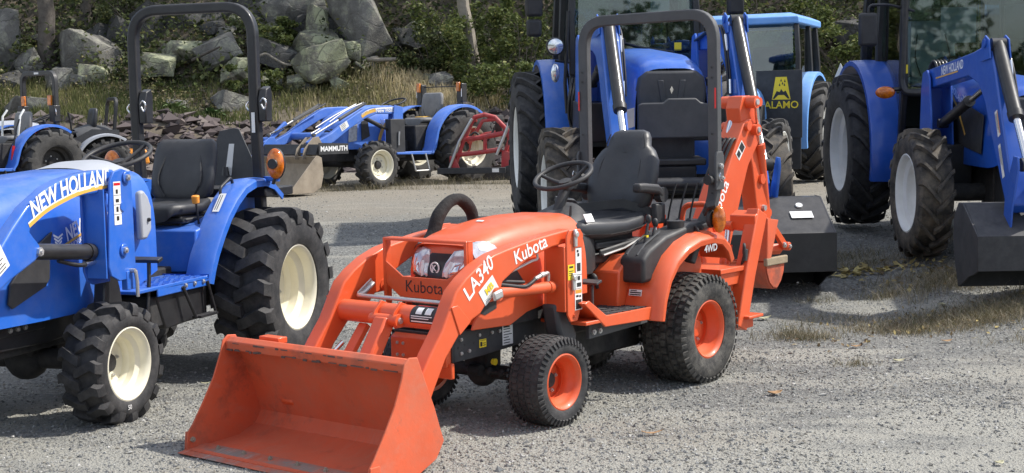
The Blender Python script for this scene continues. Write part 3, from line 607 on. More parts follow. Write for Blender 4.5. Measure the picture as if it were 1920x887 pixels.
# leaf litter / brown leaves on slope
V, T, n = leaf_cloud(12000, lambda m: (lambda p: np.stack([p[:, 0], p[:, 1], bank_z(p[:, 0], p[:, 1])+.03], 1))(slope_pts(m, d0=3.6, d1=9)), .10, up=1.2); np_mesh('leaf_litter', V, T, DRYGR, kind='stuff', shade=np.repeat(RNG.random(n)*.35, 4))
def weed_pts(m):
    x = RNG.uniform(-14, 8, m); d = RNG.uniform(2.6, 6.2, m); y = toe(x)+d; cl = np.sin(x*1.7+d*2.1)+.7*np.sin(x*4.3-d*1.2)
    k = RNG.random(m) < np.clip(.35+.4*cl, .05, 1); x, y, cl = x[k], y[k], cl[k]; return np.stack([x, y, bank_z(x, y)+np.abs(RNG.normal(0, .16, len(x)))*(1+.5*cl).clip(.2, 2)], 1)
WEED = shade_mat('bank_weeds', [(0, (.09, .085, .04)), (.4, (.15, .15, .06)), (.7, (.22, .19, .10)), (1, (.36, .30, .19))], .8, .25)
V, T, n = leaf_cloud(26000, weed_pts, .055); np_mesh('bank_weeds', V, T, WEED, kind='stuff', shade=np.repeat(np.clip(RNG.normal(.45, .28, n), 0, 1), 4))
def grass_mesh(name, X, Y, Z, H, mat, shade, lean=.35, w=.006):
    n = len(X); a = RNG.uniform(0, 2*pi, n); L = H*lean*RNG.uniform(.2, 1.4, n); b = RNG.uniform(0, 2*pi, n)
    bx, by = np.cos(b)*w, np.sin(b)*w; w_ = np.ones(n)
    p0 = np.stack([X-bx, Y-by, Z-.01], 1); p1 = np.stack([X+bx, Y+by, Z-.01], 1)
    mx, my = X+np.cos(a)*L*.35, Y+np.sin(a)*L*.35
    p2 = np.stack([mx+bx*.7, my+by*.7, Z+H*.6], 1); p3 = np.stack([mx-bx*.7, my-by*.7, Z+H*.6], 1); p4 = np.stack([X+np.cos(a)*L, Y+np.sin(a)*L, Z+H], 1)
    V = np.stack([p0, p1, p2, p3, p4], 1).reshape(-1, 3); o = 5*np.arange(n)[:, None]
    T = np.concatenate([o+[0, 1, 2], o+[0, 2, 3], o+[3, 2, 4]]); return np_mesh(name, V, T, mat, kind='stuff', shade=np.repeat(shade, 5))
# grass on the bench of the bank
n = 84000; X = RNG.uniform(-23, 20, n); d = 1.7+3.4*RNG.random(n); Y = toe(X)+d
dens = .55+.45*np.sin(X*.9+d)+.25*np.sin(X*2.3-d*2); k = RNG.random(n) < np.clip(dens+.35, .15, 1)*np.clip((d-1.4)/.9, .1, 1); X, Y, d = X[k], Y[k], d[k]
dry = np.clip(.42+.30*np.sin(X*.55+2.2)+.22*np.sin(X*1.7+d*1.1)+RNG.normal(0, .16, len(X)), 0, 1); dry = np.where((X > -4.2) & (X < -1), np.clip(dry+.28, 0, 1), dry)
grass_mesh('bank_grass', X, Y, bank_z(X, Y), RNG.uniform(.05, .30, len(X))*(.6+.5*dry), GRASS, dry, w=.009)
# dry grass and leaves growing through the gravel on the right, and thin tufts
def tuft(cx, cy, rx, ry, n, hmin, hmax, mat, bias=.5):
    u = RNG.normal(0, .45, (n, 2)); X, Y = cx+u[:, 0]*rx, cy+u[:, 1]*ry; return X, Y, RNG.uniform(hmin, hmax, n), np.clip(RNG.normal(bias, .22, n), 0, 1)
P_ = [tuft(3.5, 11.2, .7, .3, 700, .02, .08, GRASS, .75), tuft(2.95, 12.4, .5, .3, 500, .015, .06, GRASS, .8), tuft(4.2, 10.4, .6, .3, 800, .02, .09, GRASS, .75), tuft(2.4, 10.2, .5, .3, 160, .012, .05, GRASS, .7), tuft(4.6, 9.6, .5, .3, 300, .015, .06, GRASS, .7), tuft(3.25, 9.95, .85, .34, 2600, .012, .06, GRASS, .80), tuft(3.35, 9.95, .8, .3, 300, .04, .12, GRASS, .6), tuft(2.75, 9.8, .45, .2, 600, .012, .05, GRASS, .82), tuft(3.7, 10.9, .75, .25, 1400, .02, .09, GRASS, .8), tuft(3.0, 12.0, .55, .25, 600, .015, .05, GRASS, .88),
      tuft(2.0, 9.55, .26, .14, 260, .02, .08, GRASS, .7), tuft(1.95, 9.7, .05, .05, 30, .06, .13, GRASS, .6), tuft(2.1, 8.6, .12, .06, 50, .02, .06, GRASS, .6), tuft(2.9, 10.9, .2, .1, 130, .02, .09, GRASS, .6), tuft(2.35, 10.9, .25, .08, 70, .02, .06, GRASS, .6),
      tuft(4.6, 12.6, .7, .5, 900, .03, .16, GRASS, .66), tuft(3.05, 10.6, .05, .04, 16, .08, .2, GRASS, .85), tuft(-3.0, 19.6, 3.2, .25, 900, .03, .12, GRASS, .72), tuft(-1., 20.6, 2.2, .3, 700, .03, .12, GRASS, .72),
      tuft(1.0, 8.3, .12, .08, 60, .01, .05, GRASS, .6), tuft(3.6, 9.2, .5, .12, 160, .02, .07, GRASS, .8)]
YGRASS = shade_mat('yard_grass_blades', [(0, (.065, .08, .03)), (.35, (.14, .13, .07)), (.65, (.23, .195, .12)), (.85, (.33, .285, .20)), (1, (.46, .41, .31))], .85, .2)
X, Y, Hh, dr = (np.concatenate([np.repeat(p[i], 3) for p in P_]) for i in range(4))
X = X+RNG.normal(0, .05, len(X)); Y = Y+RNG.normal(0, .03, len(X)); Hh = Hh*RNG.uniform(.4, 1.7, len(X)); dr = np.clip(dr*.88+RNG.normal(0, .24, len(X)), 0, 1)
grass_mesh('yard_grass', X, Y, yard_z(X, Y), Hh, YGRASS, dr, lean=1.3, w=.0016)
# straw and leaf litter in the gravel
def litter(cx, cy, rx, ry, n, size, sh):
    V, T, n = leaf_cloud(n, lambda m: (lambda x, y: np.stack([x, y, yard_z(x, y)+RNG.uniform(.006, .03, m)], 1))(cx+RNG.normal(0, .5, m)*rx, cy+RNG.normal(0, .5, m)*ry), size, up=1.5); return V, T, np.repeat(np.clip(RNG.normal(sh, .25, n), 0, 1), 4)
L_ = [litter(2.85, 11.75, .5, .16, 95, .085, .95), litter(3.3, 11.6, .6, .2, 60, .05, .7), litter(3.25, 10.0, .9, .35, 260, .035, .45), litter(3.6, 11.2, .8, .3, 130, .05, .5), litter(2.2, 9.3, .5, .25, 40, .03, .4), litter(3.0, 9.8, .5, .3, 60, .035, .5)]
o_ = 0; Vs, Ts, Ss = [], [], []
for V, T, s_ in L_: Vs.append(V); Ts.append(T+o_); Ss.append(s_); o_ += len(V)
np_mesh('leaf_litter', np.concatenate(Vs), np.concatenate(Ts), shade_mat('fallen_leaves', [(0, (.09, .065, .04)), (.4, (.19, .14, .08)), (.75, (.42, .33, .14)), (1, (.60, .50, .22))], .8, .15), kind='stuff', shade=np.concatenate(Ss))
# single leaves lying on the gravel
LEAF1 = material('dry_leaf', (.42, .40, .26), .7, var=.2, vscale=30); LEAF2 = material('brown_leaf', (.36, .22, .11), .7, var=.25, vscale=30)
LEAVES = [
    ('pale dry leaf on gravel right of the backhoe foot', 1.84, 10.26, 0.12, 0.03, 0.2, LEAF1),
    ('yellow green leaf on gravel below the dry grass patch', 2.40, 8.67, 0.075, 0.022, 0.1, LEAF1),
    ('curled brown leaf alone on the lower right gravel', 1.45, 7.73, 0.09, 0.03, 0.3, LEAF2),
    ('small brown leaf right of the thin grass tuft', 2.26, 9.19, 0.07, 0.02, 0.1, LEAF2),
    ('dark twig like leaf on gravel right of the orange front wheel', 0.67, 6.78, 0.12, 0.012, 0.25, LEAF2),
    ('small pale leaf at the bottom right gravel', 2.15, 6.14, 0.05, 0.02, 0.5, LEAF1),
    ('light leaf standing in the dry grass patch', 3.20, 10.39, 0.07, 0.03, 1.2, LEAF1),
    ('pale leaf lying left of the orange bucket', -1.86, 8.36, 0.06, 0.012, 0.3, LEAF1),
    ('orange leaf at the lower edge of the dry grass patch', 2.90, 9.32, 0.08, 0.02, 0.2, LEAF2),
]
def leaf(label, x, y, L, wd, a, mat, curl=.25):
    m = MB(); N = 9; top = []; bot = []; mid = []
    for i in range(N):
        f = i/(N-1); hw = wd*(sin(pi*f**.8)**.8)*(1+.12*sin(f*19)); zz = L*curl*(f-.5)**2*2+.012
        mid.append((L*(f-.5), 0, zz)); top.append((L*(f-.5), hw, zz+wd*curl)); bot.append((L*(f-.5), -hw, zz+wd*curl*.6))
    m.ring_loft([top, mid, bot], closed=False); m.xf(Matrix.Rotation(a, 4, 'Z')); o = m.build('fallen_leaf', mat, solid=.0012); o.location = (x, y, float(yard_z(x, y))); tag(o, label, 'leaf', 'single leaves on the gravel'); return o
for a in LEAVES: leaf(*a)
def rosette(label, x, y, n, L, mat):
    z = gz(x, y); root = thing('leafy_plant', label, 'plant', (x, y, z)); 
    for i in range(n):
        a = i*2.4; el = .25+.75*(i/n); m = MB(); top, mid, bot = [], [], []
        for k in range(6):
            f = k/5; hw = L*.17*sin(pi*min(.97, f*.9+.08)); r_ = L*f*cos(el)*(1-.15*f); zz = L*f*sin(el)-L*.35*f*f
            mid.append((r_, 0, zz)); top.append((r_, hw, zz+hw*.35)); bot.append((r_, -hw, zz+hw*.35))
        m.ring_loft([top, mid, bot], closed=False).xf(Matrix.Rotation(a, 4, 'Z')); m.build('leaf', mat, root)
PLANT = material('broad_leaf', (.13, .19, .07), .6, var=.2, vscale=20)
rosette('pale broad leaved rosette plant on the scree', -6.42, 27.0, 14, .42, PLANT)
rosette('dark green broad leaved plant beside the roll bar right post', -5.72, 27.2, 16, .45, material('dark_broad_leaf', (.07, .12, .04), .6, var=.2, vscale=20))

# trees on the far side of the yard, behind the photographer (seen mirrored in the cab glass)
C_ = []; R_ = []
for i in range(150):
    a = random.uniform(-1.25, 1.25); d_ = random.uniform(58, 75); h_ = random.uniform(2, 8.5)*(1+.35*sin(a*9)); C_.append((sin(a)*d_, -cos(a)*d_, h_)); R_.append((3.2, 3.2, 1.8))
leafy('far_trees', C_, R_, 26000, .8, LEAFD, kind='stuff')

# ------------------------------------------------------------------ wheels (local frame: axle along y, +y = outside)
def tyre_profile(R, w, rr):
    """cross-section (radius, y) from outer bead over the tread to the inner bead."""
    h = w/2; sh = R-.04*R
    return [(rr, h*.78), (rr*1.02, h*.90), (rr+(sh-rr)*.25, h*.985), (rr+(sh-rr)*.5, h), (rr+(sh-rr)*.75, h*.985), (sh-.012, h*.94), (sh+.004, h*.84), (sh+.012, h*.5), (sh+.014, 0),
            (sh+.012, -h*.5), (sh+.004, -h*.84), (sh-.012, -h*.94), (rr+(sh-rr)*.75, -h*.985), (rr+(sh-rr)*.5, -h), (rr+(sh-rr)*.25, -h*.985), (rr*1.02, -h*.9), (rr, -h*.78)]
def polar(t, r, y): return (r*cos(t), y, r*sin(t))
def lug(m, path, R0, R1, wb, wt, wid_fn=None):
    """a tread bar along path [(theta, y)...] : base width wb and top width wt measured round the tyre."""
    rings = []
    for i, (t, y, k0, k1) in enumerate(path):
        r0, r1 = R0+k0, R1+k1
        rings.append([polar(t-wb/2/r0, r0, y), polar(t-wt/2/r1, r1, y), polar(t+wt/2/r1, r1, y), polar(t+wb/2/r0, r0, y)])
    m.ring_loft(rings)
def tyre_lugged(R, w, rr, n, depth, lean, wid, hook=.25, sgn=1, na=56, over=.0, wb_=1.15):
    """industrial / agricultural tyre: n lugs a side, each a bar leaning round the tyre and hooked at the shoulder."""
    m = MB(); Rb = R-depth; m.lathe(tyre_profile(Rb, w, rr), na)
    h = w/2
    for side in (1, -1):
        for k in range(n):
            t0 = 2*pi*(k+(.5 if side < 0 else 0))/n
            path = []
            for f, dk0, dk1 in ((-.10, -.006, -.010), (.15, -.004, 0), (.45, -.004, 0), (.72, -.006, -.003), (.93, -.02, -.014), (1.02, -.05*R/.5-over, -.05*R/.5-over)):
                y = side*h*f; e = min(1, max(0, f))
                t = t0+sgn*lean/R*(e**1.0)*1.0 - (sgn*hook*lean/R*max(0, e-.72)*2.2) - (sgn*lean*.25/R*max(0, .2-f))
                path.append((t, y, dk0, dk1))
            lug(m, path, Rb, R, wid*wb_, wid)
    return m
def tyre_turf(R, w, rr, rows, cols, depth=.012, na=60):
    m = MB(); Rb = R-depth; m.lathe(tyre_profile(Rb, w, rr), na); h = w/2*.93; cw = 2*h/cols; dt = 2*pi/rows
    for c in range(cols):
        y0 = -h+c*cw; y1 = y0+cw*.86
        edge = c in (0, cols-1)
        for k in range(rows):
            t = dt*(k+.5*(c % 2)); a = dt*(.80 if not edge else .62)
            d0 = -.004 if edge else 0
            A, B, C, D = (t, y0), (t+a, y0+cw*.1), (t+a, y1), (t, y1-cw*.1)
            yo = (lambda y: -.022*(abs(y)/h)**6)
            lo = [polar(q, Rb-.006+yo(y), y) for q, y in (A, B, C, D)]; hi = [polar(q+(.06*dt if i in (0, 3) else -.06*dt), R+d0+yo(y), y+(.05*cw if i < 2 else -.05*cw)) for i, (q, y) in enumerate((A, B, C, D))]
            m.add(lo+hi, [(4, 5, 6, 7), (0, 1, 5, 4), (1, 2, 6, 5), (2, 3, 7, 6), (3, 0, 4, 7)])
        # shoulder ribs
    for s in (1, -1):
        for k in range(rows):
            t = dt*(k+.25); a = dt*.55
            m.add([polar(t, Rb-.004, s*h*.96), polar(t+a, Rb-.004, s*h*.96), polar(t+a, Rb-.03, s*w/2*1.0), polar(t, Rb-.03, s*w/2*1.0), polar(t+.1*a, Rb+.006, s*h*1.0), polar(t+.9*a, Rb+.006, s*h*1.0), polar(t+.9*a, Rb-.026, s*(w/2+.006)), polar(t+.1*a, Rb-.026, s*(w/2+.006))],
                  [(4, 5, 6, 7), (0, 1, 5, 4), (1, 2, 6, 5), (2, 3, 7, 6), (3, 0, 4, 7)])
    return m
def rim_mesh(rr, w, disc, hub_r, na=48, deep=.5):
    """dished rim: outer flange, drop centre, disc at y = disc."""
    h = w/2*.80
    pr = [(rr*.985, h*.93), (rr+.012, h), (rr+.014, h+.010), (rr+.004, h+.014), (rr-.008, h+.006), (rr-.016, h-.012), (rr-.022, h*.62), (rr-.05*rr/.17*.6-.012, h*.45), (rr-.05*rr/.17*.6-.014, h*.1), (rr-.05*rr/.17*.6-.022, disc+.03), (rr*.72, disc+.006), (rr*.5, disc), (hub_r*.9, disc), (hub_r*.88, disc-.01), (.004, disc-.012)]
    m = MB(); m.lathe(pr, na)
    m.lathe([(rr*.985, -h*.93), (rr+.012, -h), (rr+.012, -h-.008), (rr-.01, -h-.004), (rr-.022, -h*.62), (rr-.05*rr/.17*.6-.014, -h*.3), (rr-.05*rr/.17*.6-.014, h*.1)], na)
    return m
def wheel(parent, pos, side, tyre, rim_m, rub, rimmat, disc, hub_r, nb, bolt_r, hubmat=None, steer=0., phase=0., hubh=.03, hubcap=None):
    """one wheel: tyre, rim, hub, wheel nuts.  side +1 = left."""
    w = part('wheel', parent, pos); w.rotation_euler = (0, 0, steer); w.scale = (1, 1 if side > 0 else -1, 1)
    if isinstance(tyre, MB): t = tyre.build('tyre', rub, w, smooth=32)
    else: t = bpy.data.objects.new('tyre', tyre); COL.objects.link(t); t.parent = w
    t.rotation_euler = (0, phase, 0)
    if isinstance(rim_m, MB): r = rim_m.build('rim', rimmat, w, smooth=40)
    else: r = bpy.data.objects.new('rim', rim_m); COL.objects.link(r); r.parent = w
    MB().lathe([(.001, disc+hubh+.004), (hub_r*.8, disc+hubh), (hub_r*.95, disc+hubh*.5), (hub_r, disc-.01)], 20).build('hub', hubcap or hubmat or UNDER, w)
    for i in range(nb):
        a = 2*pi*i/nb+.4; MB().bolt((bolt_r*cos(a), disc-.002, bolt_r*sin(a)), .011*max(1, hub_r/.06), 'y', .014).build('wheel_nut', ZINC, w)
    return w, t.data, r.data
def decal(name, parent, fn, w, h, mat, lines=0, head=None, ink=None, off=.0012, blocks=None):
    """a stuck-on label: white sheet with printed blocks; fn(u,v,d)->point, d = lift off the surface."""
    q = lambda u0, u1, v0, v1, d: [fn(u0, v0, d), fn(u1, v0, d), fn(u1, v1, d), fn(u0, v1, d)]
    m = MB().add(q(0, w, 0, h, off), [(0, 1, 2, 3)]); o = m.build(name, mat, parent, smooth=0)
    if head:
        MB().add(q(w*.06, w*.94, h*(1-head[0]), h*.97, off*1.8), [(0, 1, 2, 3)]).build('label_header', head[1], o, smooth=0)
    k = MB(); r = random.Random(hash((round(w, 3), round(h, 3), lines)) & 0xffff)
    top = h*(1-(head[0] if head else 0))
    for i in range(lines):
        v = top*(1-(i+.75)/(lines+.4)); k.add(q(w*.1, w*r.uniform(.55, .9), v, v+top*.32/(lines+.4), off*1.8), [(0, 1, 2, 3)])
    for b in (blocks or []): k.add(q(b[0]*w, b[1]*w, b[2]*h, b[3]*h, off*1.8), [(0, 1, 2, 3)])
    if k.f: k.build('label_print', ink or INK, o, smooth=0)
    return o
def side_fn(x, y, z, s=1, ang=0., flip=1):
    """decal frame on a plane y = const facing +y*s (u runs toward -x for s=+1 so that lettering reads from outside)."""
    c, n = cos(ang), sin(ang)
    return lambda u, v, d=0: (x-s*(u*c-v*n)*flip, y+s*d, z+u*n*1+v*c)

# ------------------------------------------------------------------ orange loader-backhoe tractor (x forward, y left, z up; origin under the rear axle)
def heading(A): return atan2(-cos(A), -sin(A))
def ring_y(x, w, zb, zt, n=3., k=22, y0=0.):
    """arched section across the tractor at x: half-width w, bottom zb, crown zt."""
    out = []
    for i in range(k+1):
        a = pi*i/k; c, s_ = cos(a), sin(a)
        out.append((x, y0+w*math.copysign(abs(c)**(2/n), c), zb+(zt-zb)*abs(s_)**(2/n)))
    return out
def offset_sheet(prof, t):
    """closed polygon: polyline plus its copy pushed sideways by t."""
    p = [Vector((a, b)) for a, b in prof]; q = []
    for i in range(len(p)):
        d = (p[min(i+1, len(p)-1)]-p[max(i-1, 0)]).normalized(); q.append(p[i]+Vector((-d.y, d.x))*t)
    return [tuple(a) for a in p]+[tuple(a) for a in reversed(q)]
def sec_loft(secs, k=20, n=3.2):
    """loft of horizontal super-ellipse sections (cx, cy, z, hx, hy)."""
    rings = []
    for cx, cy, z, hx, hy in secs:
        r = []
        for i in range(k):
            a = 2*pi*i/k; c, s_ = cos(a), sin(a)
            r.append((cx+hx*math.copysign(abs(c)**(2/n), c), cy+hy*math.copysign(abs(s_)**(2/n), s_), z))
        rings.append(r)
    return MB().ring_loft(rings)
def cylinder_ram(parent, a, b, r, f, body, rod=None, name='hydraulic_cylinder', eye=.0):
    """hydraulic cylinder from a (barrel end) to b (rod end); barrel takes fraction f."""
    a, b = Vector(a), Vector(b); m = a.lerp(b, f); d = (b-a).normalized()
    o = MB().cyl(a, m, r, r, 18).cyl(m-d*r*.9, m+d*.008, r*1.14, r*1.1, 18).build(name, body, parent, smooth=50)
    MB().cyl(m, b, r*.55, r*.55, 14).build('piston_rod', rod or CHROME, o, smooth=50)
    ax = Vector((0, 1, 0))
    for q in (a, b): MB().cyl(q-ax*r*1.0, q+ax*r*1.0, r*.95, r*.95, 14).build('cylinder_eye', body, o, smooth=50)
    return o
def steering_wheel(parent, c, R, tilt, yaw=0., mat=PLASTIC, spokes=3, col=None, ring=.014):
    M = Matrix.Translation(c) @ Matrix.Rotation(yaw, 4, 'Z') @ Matrix.Rotation(tilt, 4, 'Y')
    o = MB().tube([(R*cos(2*pi*i/28), R*sin(2*pi*i/28), 0) for i in range(28)], ring, 8, closed=True).xf(M).build('steering_wheel', mat, parent, smooth=60)
    m = MB()
    for i in range(spokes):
        a = 2*pi*i/spokes+.5; m.tube([(.02*cos(a), .02*sin(a), -.055), (R*.5*cos(a), R*.5*sin(a), -.035), (R*cos(a), R*sin(a), 0)], [.016, .012, .010], 8, smoothn=3)
    m.cyl((0, 0, -.08), (0, 0, -.03), .045, .035, 16); m.xf(M).build('spoke', mat, o, smooth=60)
    if col: MB().tube([M @ Vector((0, 0, -.07)), col], .03, 12).build('steering_column', mat, o, smooth=60)
    return o
def build_orange():
    A = .6821
    T = thing('orange_tractor', 'orange compact tractor with front bucket, roll bar and backhoe, in the middle', 'tractor', (.7146, 8.4647, .0), heading(A))
    # --- wheels
    ty = tyre_turf(.325, .31, .170, 44, 6); rm = rim_mesh(.160, .31, .02, .06)
    _, tm, rmm = wheel(T, (0, .413, .318), 1, ty, rm, RUBT, ORANGE, .02, .06, 5, .085, ORANGE)
    wheel(T, (0, -.413, .318), -1, tm, rmm, RUBT, ORANGE, .02, .06, 5, .085, ORANGE)
    ty = tyre_turf(.232, .215, .142, 46, 5, .010); rm = rim_mesh(.135, .215, -.02, .05)
    _, tm, rmm = wheel(T, (1.40, .445, .228), 1, ty, rm, RUB, ORANGE, -.02, .045, 5, .068, UNDER)
    wheel(T, (1.40, -.445, .228), -1, tm, rmm, RUB, ORANGE, -.02, .045, 5, .068, UNDER)
    # --- chassis
    f = MB(); f.prism([(1.86, .36), (1.86, .505), (1.80, .51), (1.30, .515), (.95, .50), (.95, .40), (1.30, .385), (1.62, .365)], .17, .20); f.prism([(1.86, .36), (1.86, .505), (1.30, .515), (.95, .50), (.95, .40), (1.30, .385)], -.20, -.17)
    f.bb(1.845, 1.865, -.2, .2, .36, .50).bb(.9, 1.75, -.16, .16, .38, .5)
    fr = f.build('chassis_frame', BLACKM, T, bevel=.004)
    b = MB()
    for x, z in ((1.80, .47), (1.80, .40), (1.66, .475), (1.56, .475), (1.50, .475), (1.74, .405)): b.bolt((x, .20, z), .010, 'y', .008)
    b.build('frame_bolts', ZINC, fr)
    h = MB()
    for x, z in ((1.82, .43), (1.77, .44), (1.77, .40), (1.70, .44), (1.60, .41), (1.58, .46)): h.cyl((x, .198, z), (x, .2012, z), .006, .006, 8)
    h.build('frame_holes', INK, fr)
    decal('warning_label', fr, side_fn(1.66, .2005, .408), .055, .042, YELLOW, blocks=[(.08, .92, .84, .9), (.12, .42, .15, .7), (.52, .88, .2, .3), (.52, .88, .45, .55)])
    decal('serial_plate', fr, side_fn(1.475, .2005, .395), .085, .105, WHITE, lines=7, blocks=[(.1, .7, .86, .93)])
    u = MB(); u.bb(-.35, .95, -.17, .17, .22, .52); u.bb(.35, 1.0, -.3, .3, .40, .46)
    u.cyl((0, -.40, .318), (0, .40, .318), .075, .075, 16)
    u.cyl((1.40, -.33, .235), (1.40, .33, .235), .038, .038, 14).sphere((1.40, 0, .235), .085, 14, 10).cyl((1.40, .25, .235), (1.40, .36, .235), .06, .07, 14).cyl((1.40, -.25, .235), (1.40, -.36, .235), .06, .07, 14).bb(1.34, 1.46, -.08, .08, .26, .38)
    u.bb(.1, .9, -.12, .12, .20, .28)
    u.build('underbody', UNDER, T, bevel=.01)
    s = MB().tube([(1.50, .06, .255), (1.49, .16, .252), (1.48, .31, .245)], .010, 8); s.sphere((1.49, .12, .255), .022).sphere((1.485, .20, .25), .022).cyl((1.52, .02, .26), (1.52, .09, .26), .03, .03, 12)
    s.build('tie_rod', UNDER, T, smooth=60)
    MB().cyl((1.52, .17, .315), (1.52, .19, .315), .016, .018, 10).build('drain_plug', YELLOW, T)
    m = MB(); m.prism([(1.90, .34), (1.90, .47), (1.86, .49), (1.86, .34)], -.19, .19).bb(1.86, 1.885, -.21, .21, .28, .36)
    fb = m.build('front_bumper', ORANGE, T, bevel=.006)
    b = MB()
    for y in (-.14, -.1, .1, .14):
        for z in (.38, .44): b.bolt((1.90, y, z), .009, 'x', .006)
    b.build('bumper_bolts', ZINC, fb)
    # --- hood
    S = [(.80, .255, .60, 1.035), (.95, .262, .60, 1.046), (1.15, .264, .60, 1.047), (1.32, .262, .60, 1.035), (1.48, .256, .60, 1.010), (1.60, .246, .60, .978), (1.66, .236, .60, .955), (1.70, .222, .60, .930)]
    NS = [3.4, 3.4, 3.4, 3.6, 4.2, 5, 5.5, 6]; hd = MB().ring_loft([ring_y(x, w, zb, zt, n_, 30) for (x, w, zb, zt), n_ in zip(S, NS)], closed=False)
    SX = [q[0] for q in S]
    def hood_z(x, y):
        w, zb, zt = (float(np.interp(x, SX, [q[k_] for q in S])) for k_ in (1, 2, 3)); n_ = float(np.interp(x, SX, NS))
        return zb+(zt-zb)*max(0, 1-min(1, abs(y)/w)**n_)**(1/n_)
    nose = lambda y, z: 1.752-.62*(y*y)*(1.6)-.07*max(0, z-.80)/.13*1.0-.25*max(0, .62-z)
    rim_ = [(p[1], p[2]) for p in ring_y(1.70, .222, .60, .930, 6, 30)]; g = [ring_y(1.70, .222, .60, .930, 6, 30)]
    for f_ in (1, .9, .75, .55, .35, .15, .01): g.append([(nose(y*f_, .70+(z-.70)*f_), y*f_, .70+(z-.70)*f_) for y, z in rim_])
    hd.ring_loft(g, closed=False); hd.ring_loft([[(nose(y, z), y, z) for y in (-.222, -.16, -.08, 0, .08, .16, .222)] for z in (.53, .57, .60, .66, .72)], closed=False)
    hood = hd.build('hood', ORANGE, T, smooth=55)
    def patch(pts, lift, name, mat, parent, th=.004, res=0):
        """polygon in (y,z) laid on the nose surface."""
        cy = sum(p[0] for p in pts)/len(pts); cz = sum(p[1] for p in pts)/len(pts); P_ = []
        for i in range(len(pts)):                        # densify the outline so that it follows the curved nose
            a_, b_ = pts[i], pts[(i+1) % len(pts)]; P_ += [(a_[0]+(b_[0]-a_[0])*k_/4, a_[1]+(b_[1]-a_[1])*k_/4) for k_ in range(4)]
        rings = [[(nose(y, z)-.012, y, z) for y, z in P_]]
        for f_ in (1, .93, .7, .45, .2, .02): rings.append([(nose(cy+(y-cy)*f_, cz+(z-cz)*f_)+lift+th*(1-f_**3), cy+(y-cy)*f_, cz+(z-cz)*f_) for y, z in P_])
        return MB().ring_loft(rings).build(name, mat, parent, smooth=50)
    gr = patch([(-.13, .52), (.13, .52), (.205, .60), (.20, .74), (.12, .79), (.065, .885), (-.065, .885), (-.12, .79), (-.20, .74), (-.205, .60)], .008, 'grille', GLOSSB, hood)
    for s in (1, -1):
        L = [(s*.050, .772), (s*.09, .752), (s*.16, .778), (s*.208, .84), (s*.212, .90), (s*.15, .912), (s*.085, .90), (s*.056, .84)]
        lm = patch(L, .012, 'headlamp', LAMP, hood, .012)
        patch([(s*.072, .775), (s*.088, .768), (s*.108, .845), (s*.09, .85), (s*.074, .815)], .024, 'lamp_light_strip', WHITE, lm, .004)
        patch([(s*.105, .785), (s*.15, .795), (s*.155, .845), (s*.122, .84)], .025, 'lamp_projector', LAMPM, lm, .008)
        patch([(s*.058, .765), (s*.085, .752), (s*.165, .775), (s*.16, .786), (s*.086, .765), (s*.068, .776)], .021, 'lamp_bezel', GLOSSB, lm, .002)
        patch([(s*.15, .80), (s*.195, .83), (s*.2, .88), (s*.16, .875)], .022, 'lamp_reflector', LAMPM, lm, .004)
        # lamp sweep onto the hood side
        lo_ = [(1.697, .212), (1.66, .2325), (1.60, .2435), (1.545, .2495), (1.49, .2525)]; hi_ = [(1.697, .13), (1.665, .165), (1.61, .20), (1.555, .225), (1.49, .249)]; rows_ = []
        for f_ in (0, .25, .5, .75, 1): rows_.append([(a_[0]+(b_[0]-a_[0])*f_, s*((a_[1]+(b_[1]-a_[1])*f_)+.002), hood_z(a_[0]+(b_[0]-a_[0])*f_, a_[1]+(b_[1]-a_[1])*f_)+.006) for a_, b_ in zip(lo_, hi_)])
        MB().ring_loft(rows_, closed=False).build('lamp_side', LAMP, lm, smooth=60)
        MB().ring_loft([[(p[0], p[1]*1.001, p[2]+.002) for p in rows_[k_][1:4]] for k_ in (1, 2)], closed=False).build('lamp_bezel', LAMPM, lm, smooth=60)
    ec = (nose(0, .815)+.014, 0, .815)
    em = MB().lathe([(.024, 0), (.031, 0), (.031, .004), (.024, .004), (.024, 0)], 28, (0, 0, 0), 'x').xf(Matrix.Translation(ec)).build('emblem', WHITEP, gr, smooth=0)
    lettering('emblem_letter', 'K', WHITEP, gr, plane_fn((ec[0]+.004, 0-.001, .800), (0, 1, 0), (0, 0, 1)), .042, .03, center=True)
    MB().add([(1.40, .02, 1.0275), (1.40, -.03, 1.0275), (1.372, -.035, 1.0315), (1.375, .01, 1.0315)], [(0, 1, 2, 3)]).build('hood_decal', WHITEP, hood, smooth=0)
    lettering('hood_script', 'Kubota', material('faint_script', (.62, .26, .16), .4), hood, lambda a, c: (1.16-a, .262*(1-((.945+c-.60)/.45)**3.4*.25)**(1/1)*0+.2655-.9*max(0, c-.01)**2*2.0-.012*(.945+c > 1), .935+c*.9+a*.02), .052, .01)
    # side skirts with mesh vents
    for s in (1, -1):
        sk = MB().prism([(1.06, .60), (1.06, .63), (1.30, .66), (1.50, .705), (1.62, .69), (1.70, .62), (1.77, .56), (1.79, .52), (1.49, .508), (1.35, .56)], s*.255, s*.268).build('side_skirt', ORANGE, hood, bevel=.004)
        MB().prism([(1.60, .66), (1.69, .665), (1.735, .60), (1.69, .585), (1.60, .61)], s*.268, s*.2705).build('vent_mesh', BLACKM, sk)
        MB().prism([(1.44, .80), (1.64, .70), (1.56, .665), (1.44, .66), (1.37, .72)], s*.2655, s*.2685).build('side_vent', BLACKM, sk)
        MB().prism([(.98, .515), (.98, .62), (1.20, .63), (1.48, .53), (1.50, .505)], s*.21, s*.25).build('engine_cover', UNDER, hood)
